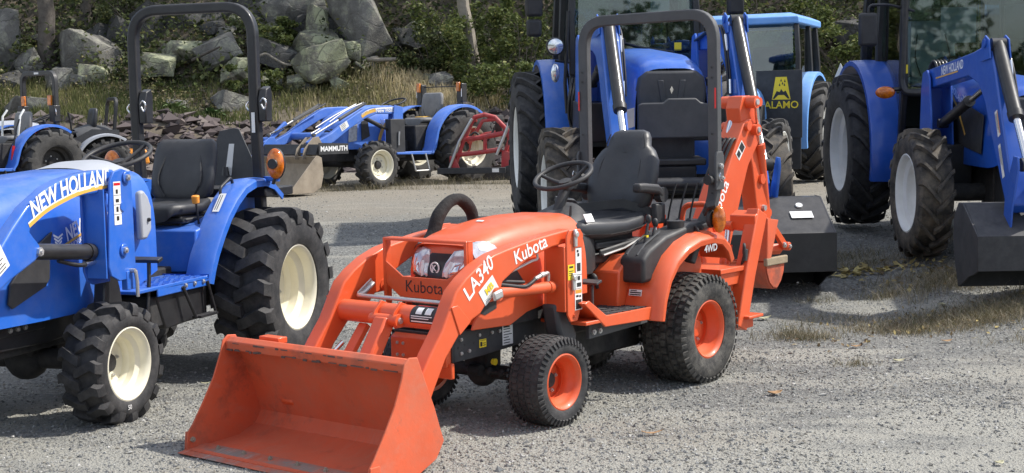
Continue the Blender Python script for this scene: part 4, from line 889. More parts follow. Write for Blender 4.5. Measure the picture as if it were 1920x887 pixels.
    # dash cowl
    c = MB().ring_loft([ring_y(.80, .25, .70, 1.03, 3.2), ring_y(.74, .245, .70, 1.05, 3.0), ring_y(.64, .20, .72, 1.085, 2.6), ring_y(.58, .14, .75, 1.06, 2.4)], closed=False)
    dash = c.build('dash_cowl', PLASTIC, T, smooth=55)
    MB().box((.72, .215, 1.005), (.075, .004, .05), (.5, 0, 0)).build('cowl_label', WHITE, dash)
    MB().cyl((.79, .14, 1.02), (.785, .14, 1.075), .008, .006, 8).build('hood_latch', INK, dash)
    steering_wheel(T, (.665, 0, 1.235), .165, .42, 0, PLASTIC, 3, (.735, 0, 1.02))
    # --- floor, step, pedals
    fl = MB().bb(.50, 1.15, -.50, .50, .478, .498); fl.prism([(1.166, .597), (1.119, .608), (.965, .512), (.50, .508), (.50, .436), (.977, .452)], .488, .502).prism([(1.166, .597), (1.119, .608), (.965, .512), (.50, .508), (.50, .436), (.977, .452)], -.502, -.488)
    fl.prism([(1.166, .597), (1.119, .604), (.95, .498), (.99, .478)], -.49, .49)
    floor = fl.build('floor_board', ORANGE, T, bevel=.004)
    mt = MB().bb(.52, .99, .20, .485, .499, .504)
    for i in range(7):
        for j in range(4): mt.box((.56+i*.06, .235+j*.07, .506), (.045, .055, .006), (0, 0, .1))
    mt.build('floor_mat', BLACKM, floor)
    MB().prism([(.46, .405), (.46, .455), (1.02, .46), (1.02, .385)], .40, .425).build('frame_rail', GREYST, T, bevel=.003)
    b = MB()
    for x in (.985, .93): b.bolt((x, .425, .42), .016, 'y', .012)
    b.build('rail_bolts', ZINC, T)
    pd = MB().tube([(.90, .36, .50), (.90, .36, .66)], .010, 8).box((.90, .35, .675), (.05, .12, .014), (0, .3, 0)); pd.build('brake_pedal', BLACKM, T, bevel=.003)
    # seat base, orange bulkhead
    MB().prism([(.62, .49), (.60, .70), (.50, .78), (.05, .80), (.0, .49)], -.33, .33).build('seat_bulkhead', ORANGE, T, bevel=.01)
    kn = MB().sphere((.645, .18, .655), .035, 12, 8, (.6, 1, 1)).cyl((.62, .18, .655), (.61, .19, .60), .012, .01, 8); kn.build('selector_knob', PLASTIC, T)
    MB().cyl((.60, .30, .50), (.56, .29, .64), .012, .010, 8).cyl((.565, .29, .62), (.555, .29, .66), .02, .018, 10).build('range_lever', PLASTIC, T)
    sb = MB().bb(.16, .66, -.20, .20, .74, .80).bb(.18, .64, -.21, .21, .82, .86).bb(.22, .60, -.17, .17, .68, .90).box((.42, .22, .82), (.42, .02, .04), (0, .1, 0))
    base = sb.build('seat_suspension', PLASTIC, T, bevel=.012)
    MB().tube([(.62, .24, .79), (.42, .245, .815), (.20, .245, .87)], .007, 8).build('seat_lever', ZINC, base)
    # --- seat
    seat = part('seat', T)
    cu = []
    for i, (x, zt, zb, hw) in enumerate([(.84, .955, .905, .17), (.82, .99, .885, .215), (.73, 1.012, .87, .238), (.55, .998, .865, .245), (.38, .99, .87, .245), (.22, 1.0, .89, .235), (.12, 1.03, .92, .20), (.08, 1.02, .95, .17)]):
        r = []
        for k_ in range(24):
            a = 2*pi*k_/24; cc, ss = cos(a), sin(a); n_ = 3.4
            y = hw*math.copysign(abs(cc)**(2/n_), cc); z = (zt+zb)/2+(zt-zb)/2*math.copysign(abs(ss)**(2/n_), ss)
            if ss > .3: z -= .022*(1-(y/hw)**2)**2          # dished middle
            r.append((x, y, z))
        cu.append(r)
    MB().ring_loft(cu).build('seat_cushion', VINYL, seat, smooth=60)
    MB().ring_loft([[(x*1.0, y*1.03, z) for x, y, z in [(q[0], q[1], min(q[2], (zt_-.03)) if True else 0) for q in r]] for r, zt_ in zip(cu, (.93, .945, .945, .935, .94, .955, .97, .975))]).build('seat_trim', PLASTIC, seat, smooth=60)
    bk = []
    for z, cx, hx, hw, n_ in [(1.00, .115, .05, .17, 3), (1.04, .115, .062, .215, 3.2), (1.12, .095, .068, .232, 3.4), (1.22, .06, .068, .235, 3.4), (1.30, .03, .064, .222, 3.2), (1.355, .008, .06, .185, 3), (1.385, -.004, .058, .145, 3), (1.43, -.02, .055, .138, 3), (1.465, -.032, .045, .118, 2.8), (1.48, -.036, .02, .08, 2.6)]:
        r = []
        for k_ in range(32):
            a = 2*pi*k_/32; cc, ss = cos(a), sin(a)
            x = hx*math.copysign(abs(cc)**(2/n_), cc); y = hw*math.copysign(abs(ss)**(2/n_), ss)
            if cc > .2 and z < 1.37: x -= .026*max(0, 1-(y/(hw*.62))**2)
            r.append((cx+x, y, z))
        bk.append(r)
    back = MB().ring_loft(bk).build('backrest', VINYL, seat, smooth=60)
    sm = MB()
    for s in (1, -1): sm.tube([(.145, s*.135, 1.06), (.135, s*.145, 1.16), (.10, s*.14, 1.27), (.065, s*.12, 1.33), (.045, s*.05, 1.345), (.045, 0, 1.346)], .004, 6, smoothn=4)
    sm.tube([(.045, -.12, 1.33), (.038, -.138, 1.39), (.018, -.12, 1.455)], .004, 6, smoothn=3).tube([(.045, .12, 1.33), (.038, .138, 1.39), (.018, .12, 1.455)], .004, 6, smoothn=3)
    sm.build('seam', BLACKM, back)
    lettering('embossed_script', 'Kubota', PLASTIC, back, plane_fn((.040, -.07, 1.405), (0, 1, 0), (-.3, 0, .95)), .045, .005)
    for s in (1, -1):
        ar = MB().tube([(.06, s*.255, 1.10), (.12, s*.262, 1.135), (.26, s*.265, 1.15), (.33, s*.265, 1.152)], 0, rect=(.055, .06), up=(0, 0, 1)).build('armrest', PLASTIC, seat, bevel=.018, seg=3)
        MB().cyl((.06, s*.285, 1.10), (.06, s*.24, 1.10), .045, .045, 16).build('armrest_hinge', PLASTIC, ar)
    MB().tube([(.08, .262, .985), (.22, .10, 1.055), (.55, -.14, 1.03)], 0, rect=(.05, .004), up=(0, 0, 1)).build('seat_belt', BLACKM, seat)
    MB().bb(.03, .13, .235, .275, .93, 1.05).build('belt_reel', PLASTIC, seat, bevel=.01)
    # --- fenders and side consoles
    for s in (1, -1):
        arc = [(.535, .43), (.505, .55), (.45, .665), (.36, .76), (.24, .825), (.10, .862), (-.05, .87), (-.17, .85), (-.245, .795), (-.285, .72)]
        inn = [(x*1.0, z) for x, z in arc]
        rings = []
        for i, (x, z) in enumerate(arc):
            dx, dz = x-.05, z-.35; L = hypot(dx, dz); ux, uz = dx/L, dz/L
            rings.append([(x-ux*.055, s*.555, z-uz*.055), (x-ux*.02, s*.562, z-uz*.02), (x, s*.545, z), (x+ux*.018, s*.50, z+uz*.018), (x+ux*.03, s*.40, z+uz*.03), (x+ux*.03, s*.33, z+uz*.03), (x-ux*.02, s*.325, z-uz*.02), (x-ux*.02, s*.50, z-uz*.02)])
        fd = MB().ring_loft(rings).build('fender', ORANGE, T, smooth=50, bevel=.004)
        MB().prism([(.535, .43), (.50, .57), (.40, .72), (.24, .81), (-.02, .83), (-.25, .70), (-.25, .55), (.30, .45)], s*.325, s*.345).build('fender_wall', ORANGE, fd)
        con = MB()
        prof = [(.56, .635), (.555, .77), (.49, .82), (.32, .885), (.05, .93), (-.22, .945), (-.24, .90), (.0, .87), (.22, .82), (.36, .74), (.44, .64)]
        con.prism(prof, s*.30, s*.465)
        cn = con.build('side_console', PLASTIC, fd, bevel=.022, seg=3)
        MB().cyl((.12, s*.40, .90), (.12, s*.40, .955), .048, .052, 18).build('cup_holder', PLASTIC, cn)
        for q, (x, tz) in enumerate(((.40, .98), (.33, .955))):
            MB().cyl((x+.03, s*.38, .80), (x-.03, s*.375, tz-.02), .009, .008, 8).sphere((x-.035, s*.375, tz), .018, 10, 8, (1, 1, 1.5)).build('control_lever', PLASTIC, cn)
        MB().box((.395, s*.378, .885), (.02, .02, .012)).build('lever_tip', YELLOW, cn)
        sl = MB()
        for q in (0, 1): sl.tube([(.53, s*(.335+.07*q), .79), (.45, s*(.335+.07*q), .845), (.30, s*(.335+.07*q), .905)], .006, 6)
        sl.build_each('console_slot', GREYST, cn)
        if s > 0:
            decal('fender_label', fd, lambda u, v, d: (.549-v*.25+d, .36+u, .565+v), .085, .034, WHITE, blocks=[(.06, .94, .1, .28), (.06, .94, .42, .62), (.1, .6, .75, .9)])
            lettering('fender_lettering', '4WD', material('silver_lettering', (.55, .56, .58), .3, metal=.3), fd, lambda a, c: (.07-a, .5635-.25*(c*.35), .772+c*.9+a*.03), .062, .03, .15)
            MB().tube([(.02, .47, .92), (.0, .50, .86), (-.04, .49, .85), (-.06, .46, .9)], .008, 7, smoothn=4).build('wiring_loom', PLASTIC, fd)
    # --- roll bar
    ro = [(-.02, -.40, .70), (-.10, -.42, .88), (-.20, -.45, 1.02), (-.20, -.47, 1.20), (-.20, -.47, 2.155), (-.20, .47, 2.155), (-.20, .47, 1.20), (-.20, .45, 1.02), (-.10, .42, .88), (-.02, .40, .70)]
    pth = fillet([ro[0], ro[2]], .05)[:1]+fillet([ro[0], ro[1], ro[2], (-.21, -.47, 1.14), ro[4], ro[5], (-.21, .47, 1.14), ro[7], ro[8], ro[9]], .16, 8)[1:]
    rb = MB().tube(pth, 0, rect=(.052, .066), up=(1, 0, 0)).build('roll_bar', GREYST, T, bevel=.008)
    for s in (1, -1):
        hg = MB().prism([(-.155, 1.12), (-.155, 1.32), (-.17, 1.345), (-.23, 1.345), (-.245, 1.32), (-.245, 1.12)], s*.495, s*.51).build('hinge_plate', GREYST, rb, bevel=.003)
        MB().bolt((-.20, s*.51, 1.26), .018, 'y', .014, s).bolt((-.20, s*.51, 1.19), .014, 'y', .02, s).build('hinge_bolts', ZINC, hg)
        MB().tube([(-.19, s*.53, 1.20), (-.16, s*.535, 1.22), (-.15, s*.535, 1.19), (-.18, s*.53, 1.17)], .004, 6, smoothn=3).build('hitch_pin', CHROME, hg)
        MB().cyl((-.16, s*.47, 1.18), (-.12, s*.47, 1.18), .03, .03, 10).build('clamp_knob', PLASTIC, rb)
        MB().bb(-.172, -.169, s*.49, s*.50, 1.60, 1.72).build('reflector', REFRED, rb)
        hl = MB()
        for z in (1.10, 1.45, 1.78, 1.84): hl.cyl((-.1735, s*.47, z), (-.172, s*.47, z), .006, .006, 8)
        hl.build('bar_holes', INK, rb)
        bc = MB().tube([(-.13, s*.46, .98), (-.10, s*.50, 1.03), (.00, s*.56, 1.05)], 0, rect=(.03, .05), up=(0, 0, 1)).build('lamp_bracket', BLACKM, rb)
        MB().sphere((-.09, s*.565, .955), .075, 18, 12, (.52, .55, 1.08)).build('turn_signal', AMBER, bc)
        MB().cyl((-.09, s*.53, .955), (-.09, s*.51, .955), .05, .055, 16).build('lamp_housing', PLASTIC, bc)
    gb = MB()
    for s in (1, -1): gb.tube(fillet([(-.20, s*.22, .80), (-.22, s*.24, 1.02), (-.26, s*.40, 1.03), (-.30, s*.42, .86)], .05), .018, 10)
    gb.build_each('grab_rail', ORANGE, T, smooth=60)
    lv = MB()
    for i, (y, x) in enumerate(((.25, -.02), (.30, -.06), (.35, -.10))): lv.tube([(x, y, .90), (x-.02, y+.01, 1.02), (x-.06, y+.03, 1.16)], .006, 6, smoothn=3).sphere((x, y, .92), .022, 8, 6, (1, 1, 1.6))
    lv.build('backhoe_levers', PLASTIC, T, smooth=60)
    # --- loader
    LD = part('loader', T)
    arm = [(1.12, .975), (1.17, .985), (1.32, .972), (1.48, .955), (1.694, .922), (1.785, .905), (1.90, .865), (2.0, .811), (2.074, .755), (2.115, .69), (2.176, .585), (2.263, .482), (2.42, .27), (2.45, .20), (2.40, .145), (2.33, .16), (2.243, .311), (2.156, .448), (2.057, .548), (1.96, .606), (1.90, .628), (1.85, .675), (1.765, .678), (1.728, .765), (1.647, .805), (1.505, .866), (1.327, .902), (1.19, .915), (1.12, .90)]
    for s in (1, -1):
        a = MB().prism(arm, s*.335, s*.42).build('loader_arm', ORANGE, LD, bevel=.009, seg=3)
        MB().prism([(1.98, .60), (2.07, .69), (2.118, .685), (2.06, .545)], s*.42, s*.426).build('arm_gusset', ORANGE, a, bevel=.003)
        MB().cyl((1.782, s*.44, .711), (1.782, s*.33, .711), .034, .034, 16).build('cylinder_boss', ORANGE, a)
        MB().box((1.80, s*.446, .71), (.07, .02, .045), (0, .2, 0)).build('pin_retainer', ZINC, a, bevel=.012)
        # mast
        mp = [(1.25, .545), (1.25, .95), (1.225, .985), (1.13, .985), (1.105, .955), (1.118, .66), (1.145, .545), (1.165, .505), (1.225, .505)]
        ms = MB().prism(mp, s*.445, s*.457).prism([(1.27, .575), (1.265, .93), (1.15, .93), (1.16, .53)], s*.318, s*.33).prism([(1.265, .56), (1.265, .90), (1.25, .90), (1.25, .56)], s*.325, s*.45)
        mast = ms.build('loader_mast', ORANGE, LD, bevel=.004)
        MB().prism([(1.28, .60), (1.25, .46), (1.20, .37), (1.16, .352), (1.11, .36), (1.085, .42), (1.13, .50), (1.14, .60)], s*.30, s*.40).build('mast_bracket', GREYST, mast, bevel=.02)
        for x, z in ((1.185, .94), (1.205, .715)):
            MB().bb(x-.012, x+.012, s*.457, s*.472, z-.045, z+.045).cyl((x, s*.46, z+.02), (x, s*.48, z+.02), .016, .016, 10).build('mast_pin', ZINC, mast, bevel=.004)
        MB().bolt((1.195, s*.457, .535), .012, 'y', .006, s).build('mast_bolt', ORANGE, mast)
        if s > 0:
            decal('warning_label', mast, side_fn(1.178, .4575, .675), .052, .215, WHITE, blocks=[(.3, .6, .78, .86), (.2, .8, .42, .62), (.3, .7, .2, .3), (.15, .85, .04, .14), (.0, 1, .985, 1), (0, 1, .33, .34), (.2, .5, .88, .94)])
            decal('warning_label', mast, side_fn(1.245, .4575, .725), .055, .08, YELLOW, blocks=[(.2, .8, .78, .9), (.15, .85, .55, .6), (.15, .85, .42, .46), (.15, .7, .3, .34)])
            decal('warning_label', mast, side_fn(1.188, .4575, .562), .062, .11, WHITE, head=(.2, ORLAB), blocks=[(.15, .5, .62, .72), (.6, .85, .6, .7), (.1, .9, .05, .5)])
        cylinder_ram(LD, (1.775, s*.385, .711), (1.21, s*.385, .690), .030, .84, ORANGE)
    for nm, txt, x, z, ang, size, sx in (('arm_script', 'Kubota', 1.625, .843, .26, .098, .95),):
        lettering(nm, txt, WHITEP, LD, (lambda f: lambda a, c: f(a, c+.10*a*a*0, .0015))(side_fn(x, .42, z, 1, ang)), size, .012, .0, sx)
    def arc_text(a, c):      # the lettering follows the bend of the arm
        cx, cz = 1.985, .700; L = a
        x = cx-(L*cos(.72)-.20*L*L); z = cz+L*sin(.72)-.42*L*L
        an = .74-.9*L; return (x+c*sin(an), .4215, z+c*cos(an))
    lettering('arm_lettering', 'LA340', WHITEP, LD, arc_text, .105, .014, .1, 1.0)
    st = decal('dealer_sticker', LD, (lambda f: lambda u, v, d: f(u, v, d))(side_fn(1.865, .42, .662, 1, .62)), .13, .088, WHITE, off=.002, blocks=[(.05, .95, .08, .1), (.1, .9, .16, .18), (.1, .8, .24, .26)])
    lettering('sticker_logo', 'MB', YELLOW, st, (lambda f: lambda a, c: f(a+.04, c+.035, .0045))(side_fn(1.865, .42, .662, 1, .62)), .05, .02)
    # hydraulic pipes on the arm
    MB().tube(fillet([(1.72, .345, .775), (1.65, .350, .78), (1.40, .352, .838), (1.36, .352, .838), (1.37, .352, .90)], .02), .007, 8).build('steel_pipe', ZINC, LD, smooth=60)
    MB().tube([(1.72, .39, .75), (1.64, .40, .735), (1.55, .41, .722), (1.50, .415, .735), (1.45, .41, .755)], .010, 8, smoothn=4).tube([(1.72, .37, .765), (1.60, .38, .75), (1.53, .395, .742)], .009, 8, smoothn=3).build('hydraulic_hose', PLASTIC, LD, smooth=60)
    MB().tube(fillet([(1.46, .41, .752), (1.40, .405, .765), (1.345, .40, .77), (1.325, .39, .765), (1.32, .385, .72)], .02), .011, 8).cyl((1.38, .403, .768), (1.41, .406, .763), .015, .015, 8).build('hose_fitting', ZINC, LD, smooth=50)
    MB().tube([(2.03, .30, .58), (1.98, .29, .63), (1.93, .27, .69), (1.90, .25, .66)], .012, 8, smoothn=4).build('hydraulic_hose', RED, LD, smooth=60)
    MB().tube([(2.04, .31, .56), (2.0, .30, .61)], .017, 8).build('quick_coupler', ZINC, LD, smooth=50)
    # cross tube, bucket links
    ct = MB().cyl((2.075, -.34, .615), (2.075, .34, .615), .055, .055, 24).build('cross_tube', ORANGE, LD, smooth=50)
    # curved label wrapped on the tube
    lab = MB(); n = 8
    for i in range(n):
        a0, a1 = radians(-20+i*15), radians(-20+(i+1)*15)
        lab.add([(2.075+.0565*cos(a), y, .615+.0565*sin(a)) for a, y in ((a0, .165), (a0, .325), (a1, .325), (a1, .165))], [(0, 1, 2, 3)])
    lb = lab.build('tube_label', INK, ct, smooth=60)
    for y0, y1, a0, a1, mt_ in ((.175, .315, 84, 97, REFRED), (.20, .24, 25, 65, WHITE), (.26, .30, 25, 65, WHITE), (.175, .315, -14, -8, WHITE), (.175, .29, 2, 6, WHITE), (.175, .31, 12, 16, WHITE)):
        l2 = MB()
        for i in range(4):
            b0, b1 = radians(a0+(a1-a0)*i/4), radians(a0+(a1-a0)*(i+1)/4)
            l2.add([(2.075+.0578*cos(a), y, .615+.0578*sin(a)) for a, y in ((b0, y0), (b0, y1), (b1, y1), (b1, y0))], [(0, 1, 2, 3)])
        l2.build('label_print', mt_, lb, smooth=60)
    for y in (-.055, .075): MB().prism([(2.06, .67), (2.10, .685), (2.15, .64), (2.165, .60), (2.14, .56), (2.06, .56)], y-.007, y+.007).build('cylinder_bracket', ORANGE, ct, bevel=.002)
    MB().cyl((2.14, -.08, .60), (2.14, .10, .60), .028, .028, 16).cyl((2.14, .10, .60), (2.14, .112, .60), .034, .034, 16).build('bracket_pin', ORANGE, ct)
    MB().cyl((2.14, .112, .60), (2.14, .120, .60), .016, .014, 12).build('pin_bolt', ZINC, ct)
    ram = MB().tube([(2.14, .01, .60), (2.36, .01, .27)], 0, rect=(.075, .085), up=(1, 0, .6)).build('bucket_cylinder', ORANGE, LD, bevel=.012)
    MB().tube([(2.07, -.20, .55), (2.33, -.20, .25)], 0, rect=(.03, .06), up=(1, 0, .6)).build('level_rod', ORANGE, LD, bevel=.004)
    for y in (-.29, .29):
        MB().tube([(2.20, y, .40), (2.30, y+.03, .33)], .022, 10).build('latch_handle', BLACKM, LD)
        MB().tube([(2.17, y+.035, .47), (2.235, y-.02, .385)], .012, 8).cyl((2.24, y-.05, .38), (2.24, y+.03, .38), .02, .02, 10).build('latch_lever', CHROME, LD)
    # front grille guard; dark letters laid on for the shade behind the cut-out name
    gx = 1.83
    gp = MB()
    gp.prism([(-.285, .64), (-.267, .64), (-.267, .952), (.267, .952), (.267, .64), (.285, .64), (.285, .965), (-.285, .965)], gx, gx+.012, 'x')
    gp.prism([(-.267, .845), (-.267, .73), (-.17, .665), (.17, .665), (.267, .73), (.267, .845), (.15, .772), (-.15, .772)], gx+.001, gx+.011, 'x')
    gp.bb(gx-.06, gx+.011, -.285, .285, .960, .967); gp.bb(gx-.04, gx, -.285, -.275, .62, .965).bb(gx-.04, gx, .275, .285, .62, .965)
    gg = gp.build('grille_guard', ORANGE, LD, bevel=.003)
    lettering('dark_name_inlay', 'Kubota', INK, gg, plane_fn((gx+.0125, 0, .695), (0, 1, 0), (0, 0, 1)), .088, -.004, center=True)
    MB().tube(fillet([(1.90, -.30, .735), (1.97, -.30, .69), (2.02, -.30, .685), (2.02, .30, .685), (1.97, .30, .69), (1.90, .30, .735)], .02), .011, 10).build('stand_rod', ZINC, LD, smooth=60)
    for s in (1, -1): MB().box((1.955, s*.305, .715), (.12, .006, .035), (0, .55, 0)).build('rod_lug', ZINC, LD, bevel=.003)
    MB().tube([(1.60, -.22, .90), (1.526, -.22, .962), (1.48, -.22, 1.054), (1.401, -.22, 1.118), (1.327, -.22, 1.136), (1.262, -.22, 1.112), (1.21, -.22, 1.057), (1.193, -.22, .98)], [.032, .036, .038, .033, .031, .037, .034, .03], 12, smoothn=5).build('sleeved_hose', material('nylon_sleeve', (.012, .010, .010), .85, var=.3, bump=1., bscale=28), LD, smooth=60)
    # --- bucket
    B = part('bucket', T)
    prof = [(2.885, .012), (2.74, .014), (2.56, .024), (2.455, .065), (2.408, .13), (2.432, .20), (2.464, .288), (2.519, .417), (2.565, .49)]
    sh = MB().prism(offset_sheet(prof, -.008), -.605, .605).build('bucket_shell', ORANGEB, B, smooth=30)
    lip = MB().prism([(2.545, .515), (2.565, .475), (2.625, .462), (2.632, .505), (2.60, .528)], -.602, .602).build('top_lip', ORANGEB, B, bevel=.006)
    w = MB()
    rr_ = random.Random(5)
    for i in range(46):
        y = rr_.uniform(-.58, .58); w.box((2.629+rr_.uniform(-.002, .002), y, rr_.choice((.466, .47, .5))), (.004, rr_.uniform(.01, .05), rr_.uniform(.003, .010)))
    w.build('paint_chips', material('scraped_steel', (.12, .07, .055), .8, var=.3), lip, kind='stuff')
    side = [(2.885, .008), (2.874, .095), (2.84, .135), (2.777, .227), (2.71, .335), (2.66, .45), (2.642, .512), (2.61, .535), (2.56, .53), (2.512, .417), (2.455, .288), (2.425, .20), (2.398, .13), (2.45, .055), (2.56, .010), (2.74, .004)]
    for s in (1, -1):
        sp = MB().prism(side, s*.603, s*.613).build('side_plate', ORANGEB, B, bevel=.003)
        MB().prism([(2.885, .012), (2.876, .10), (2.82, .10), (2.80, .012)], s*.613, s*.622).build('wear_plate', ORANGEB, sp, bevel=.002)
        MB().bolt((2.85, s*.603, .06), .014, 'y', .012, -s).build('plate_bolt', RUST, sp)
    ed = MB().prism([(2.93, .006), (2.93, .010), (2.80, .027), (2.76, .027), (2.76, .012), (2.80, .006)], -.615, .615).build('cutting_edge', EDGE, B, bevel=.002)
    for i in range(6): MB().bolt((2.81, -.46+i*.184, .024), .012, 'z', .012).build('edge_bolt', RUST, ed)
    br = MB()
    for y in (-.38, .38): br.prism([(2.49, .40), (2.44, .42), (2.37, .24), (2.39, .13)], y-.045, y-.035).prism([(2.49, .40), (2.44, .42), (2.37, .24), (2.39, .13)], y+.035, y+.045)
    br.prism([(2.49, .40), (2.44, .42), (2.36, .24), (2.39, .13)], -.05, -.035).prism([(2.49, .40), (2.44, .42), (2.36, .24), (2.39, .13)], .055, .07).bb(2.47, 2.53, -.47, -.33, .50, .53)
    br.build_each('bucket_bracket', ORANGE, B, bevel=.004)
    # --- backhoe
    H = part('backhoe', T); oy = .02
    MB().bb(-.52, -.36, -.35, .35, .38, .52).bb(-.70, -.50, -.40, .40, .42, .56).prism([(-.62, .30), (-.62, .75), (-.80, .72), (-.86, .40)], -.09, .13).build('backhoe_frame', ORANGE, H, bevel=.008)
    MB().bb(-.62, -.30, -.30, .45, .60, .63).bb(-.60, -.34, .36, .43, .52, .60).build('foot_deck', ORANGE, H, bevel=.004)
    boom = [(-.76, .50), (-.75, .82), (-.955, 1.14), (-1.12, 1.38), (-1.22, 1.515), (-1.30, 1.53), (-1.43, 1.47), (-1.44, 1.40), (-1.27, 1.22), (-1.20, 1.08), (-1.05, .75), (-.93, .50), (-.82, .44)]
    bo = MB().prism(boom, oy-.075, oy+.075).build('boom', ORANGE, H, bevel=.008)
    MB().cyl((-1.33, oy-.12, 1.455), (-1.33, oy+.12, 1.455), .038, .038, 18).cyl((-1.24, oy-.10, 1.48), (-1.24, oy+.10, 1.48), .03, .03, 16).build_each('boom_pin', ORANGE, bo)
    lettering('boom_script', 'Kubota', WHITEP, bo, (lambda f: lambda a, c: f(a, c, .0015))(side_fn(-.83, oy+.075, .83, 1, 1.0)), .115, .012)
    decal('boom_label', bo, (lambda f: lambda u, v, d: f(u, v, d))(side_fn(-1.145, oy+.0752, 1.255, 1, .82)), .12, .07, WHITE, blocks=[(.06, .40, .2, .8), (.5, .94, .1, .9)])
    decal('boom_label', bo, (lambda f: lambda u, v, d: f(u, v, d))(side_fn(-.83, oy+.0752, .62, 1, 1.15)), .17, .075, WHITE, lines=9)
    di = [(-1.19, 1.60), (-1.23, 1.68), (-1.33, 1.685), (-1.39, 1.65), (-1.45, 1.50), (-1.50, 1.36), (-1.55, 1.15), (-1.62, .80), (-1.63, .64), (-1.58, .60), (-1.48, .62), (-1.45, .80), (-1.40, 1.0), (-1.36, 1.20), (-1.30, 1.36), (-1.22, 1.46)]
    dp = MB().prism(di, oy-.055, oy+.055).build('dipper', ORANGE, H, bevel=.007)
    MB().cyl((-1.29, oy-.13, 1.64), (-1.29, oy+.13, 1.64), .042, .042, 20).build('dipper_pin', ORANGE, dp)
    MB().cyl((-1.29, oy+.13, 1.64), (-1.29, oy+.138, 1.64), .022, .02, 12).cyl((-1.33, oy+.12, 1.455), (-1.33, oy+.128, 1.455), .02, .018, 12).cyl((-1.50, oy+.055, .92), (-1.50, oy+.075, .92), .022, .02, 12).build_each('pin_cap', ZINC, dp)
    MB().cyl((-1.47, oy-.07, 1.12), (-1.47, oy+.075, 1.12), .035, .035, 14).cyl((-1.49, oy-.06, .82), (-1.49, oy+.07, .82), .028, .028, 14).build_each('dipper_boss', ORANGE, dp)
    cylinder_ram(H, (-.93, oy-.03, .95), (-1.27, oy-.03, 1.60), .036, .50, ORANGE, name='crowd_cylinder')
    cylinder_ram(H, (-1.60, oy+.02, .88), (-1.33, oy+.10, 1.64), .032, .62, ORANGE, name='bucket_cylinder')
    MB().tube([(-1.62, oy+.02, .60), (-1.60, oy+.02, .90)], .016, 10).build('piston_rod', CHROME, H)
    hs = MB()
    for k_ in range(4):
        y = oy-.06+.03*k_; hs.tube([(-.80, y, .70), (-.90, y-.02, 1.0), (-1.02, y, 1.25), (-1.12, y+.02, 1.40), (-1.18, y, 1.30), (-1.10, y-.03, 1.20)], .011, 7, smoothn=5)
    hs.build_each('hydraulic_hose', PLASTIC, H, smooth=60)
    MB().tube([(-1.005, oy+.02, 1.02), (-1.08, oy+.03, 1.16)], .02, 10).build('hose_label', WHITE, H)
    for s in (1, -1):
        sb = MB().tube([(-.80, s*.42, .95), (-.63, s*.43, .58), (-.50, s*.44, .25)], 0, rect=(.12, .085), up=(1, 0, 0)).build('stabilizer_leg', ORANGE, H, bevel=.008)
        MB().bb(-.70, -.52, s*.36, s*.52, .305, .325).bb(-.66, -.54, s*.41, s*.47, .24, .31).build('stabilizer_foot', ORANGE, sb, bevel=.006)
        cylinder_ram(H, (-.60, s*.28, .45), (-.70, s*.27, .86), .034, .7, ORANGE, name='stabilizer_cylinder')
        MB().tube([(-.60, s*.42, .62), (-.585, s*.45, .70), (-.60, s*.44, .76), (-.63, s*.42, .68), (-.61, s*.43, .60)], .010, 7, smoothn=4).build('hydraulic_hose', PLASTIC, sb, smooth=60)
        MB().tube([(-.60, s*.445, .66), (-.60, s*.45, .73)], .016, 8).build('hose_sleeve', GREYST, sb)
        MB().prism([(-.70, .84), (-.70, .93), (-.78, .96), (-.84, .90), (-.82, .82)], s*.28, s*.46).build('stabilizer_bracket', ORANGE, sb, bevel=.006)
    # bucket, narrow trenching bucket folded under the dipper
    K = part('trench_bucket', H); by = .02
    D = [(-1.37, .56), (-1.385, .49), (-1.42, .42), (-1.475, .38), (-1.53, .378), (-1.58, .42), (-1.615, .48), (-1.63, .56)]
    MB().prism(offset_sheet(D, .010), by-.14, by+.14).build('bucket_shell', ORANGEB, K, smooth=40)
    for s in (1, -1): MB().prism(D, by+s*.14, by+s*.15).build('side_plate', ORANGEB, K, bevel=.003)
    MB().bb(-1.65, -1.355, by+.135, by+.165, .535, .59).build('mud_crust', DIRT, K, bevel=.008)
    MB().bb(-1.66, -1.61, by-.15, by+.135, .54, .57).build('cutting_edge', DIRT, K, bevel=.005)
    MB().prism([(-1.36, .57), (-1.37, .86), (-1.385, .865), (-1.38, .57)], by+.0, by+.16).prism([(-1.37, .86), (-1.37, .57), (-1.41, .57), (-1.52, .84)], by+.15, by+.162).prism([(-1.37, .86), (-1.36, .60), (-1.40, .60), (-1.53, .84)], by-.005, by+.005).build('bucket_back', ORANGEB, K, bevel=.003)
    MB().tube([(-1.55, by+.09, .80), (-1.74, by+.09, .64)], 0, rect=(.05, .03), up=(0, 0, 1)).cyl((-1.74, by+.05, .64), (-1.74, by+.13, .64), .03, .03, 14).tube([(-1.62, by, .62), (-1.73, by+.06, .62)], 0, rect=(.05, .06)).build('bucket_link', ORANGE, K, bevel=.004)
    MB().bolt((-1.62, by+.15, .66), .02, 'y', .012).bolt((-1.74, by+.13, .64), .016, 'y', .01).build('link_bolt', ZINC, K)
    return T
build_orange()

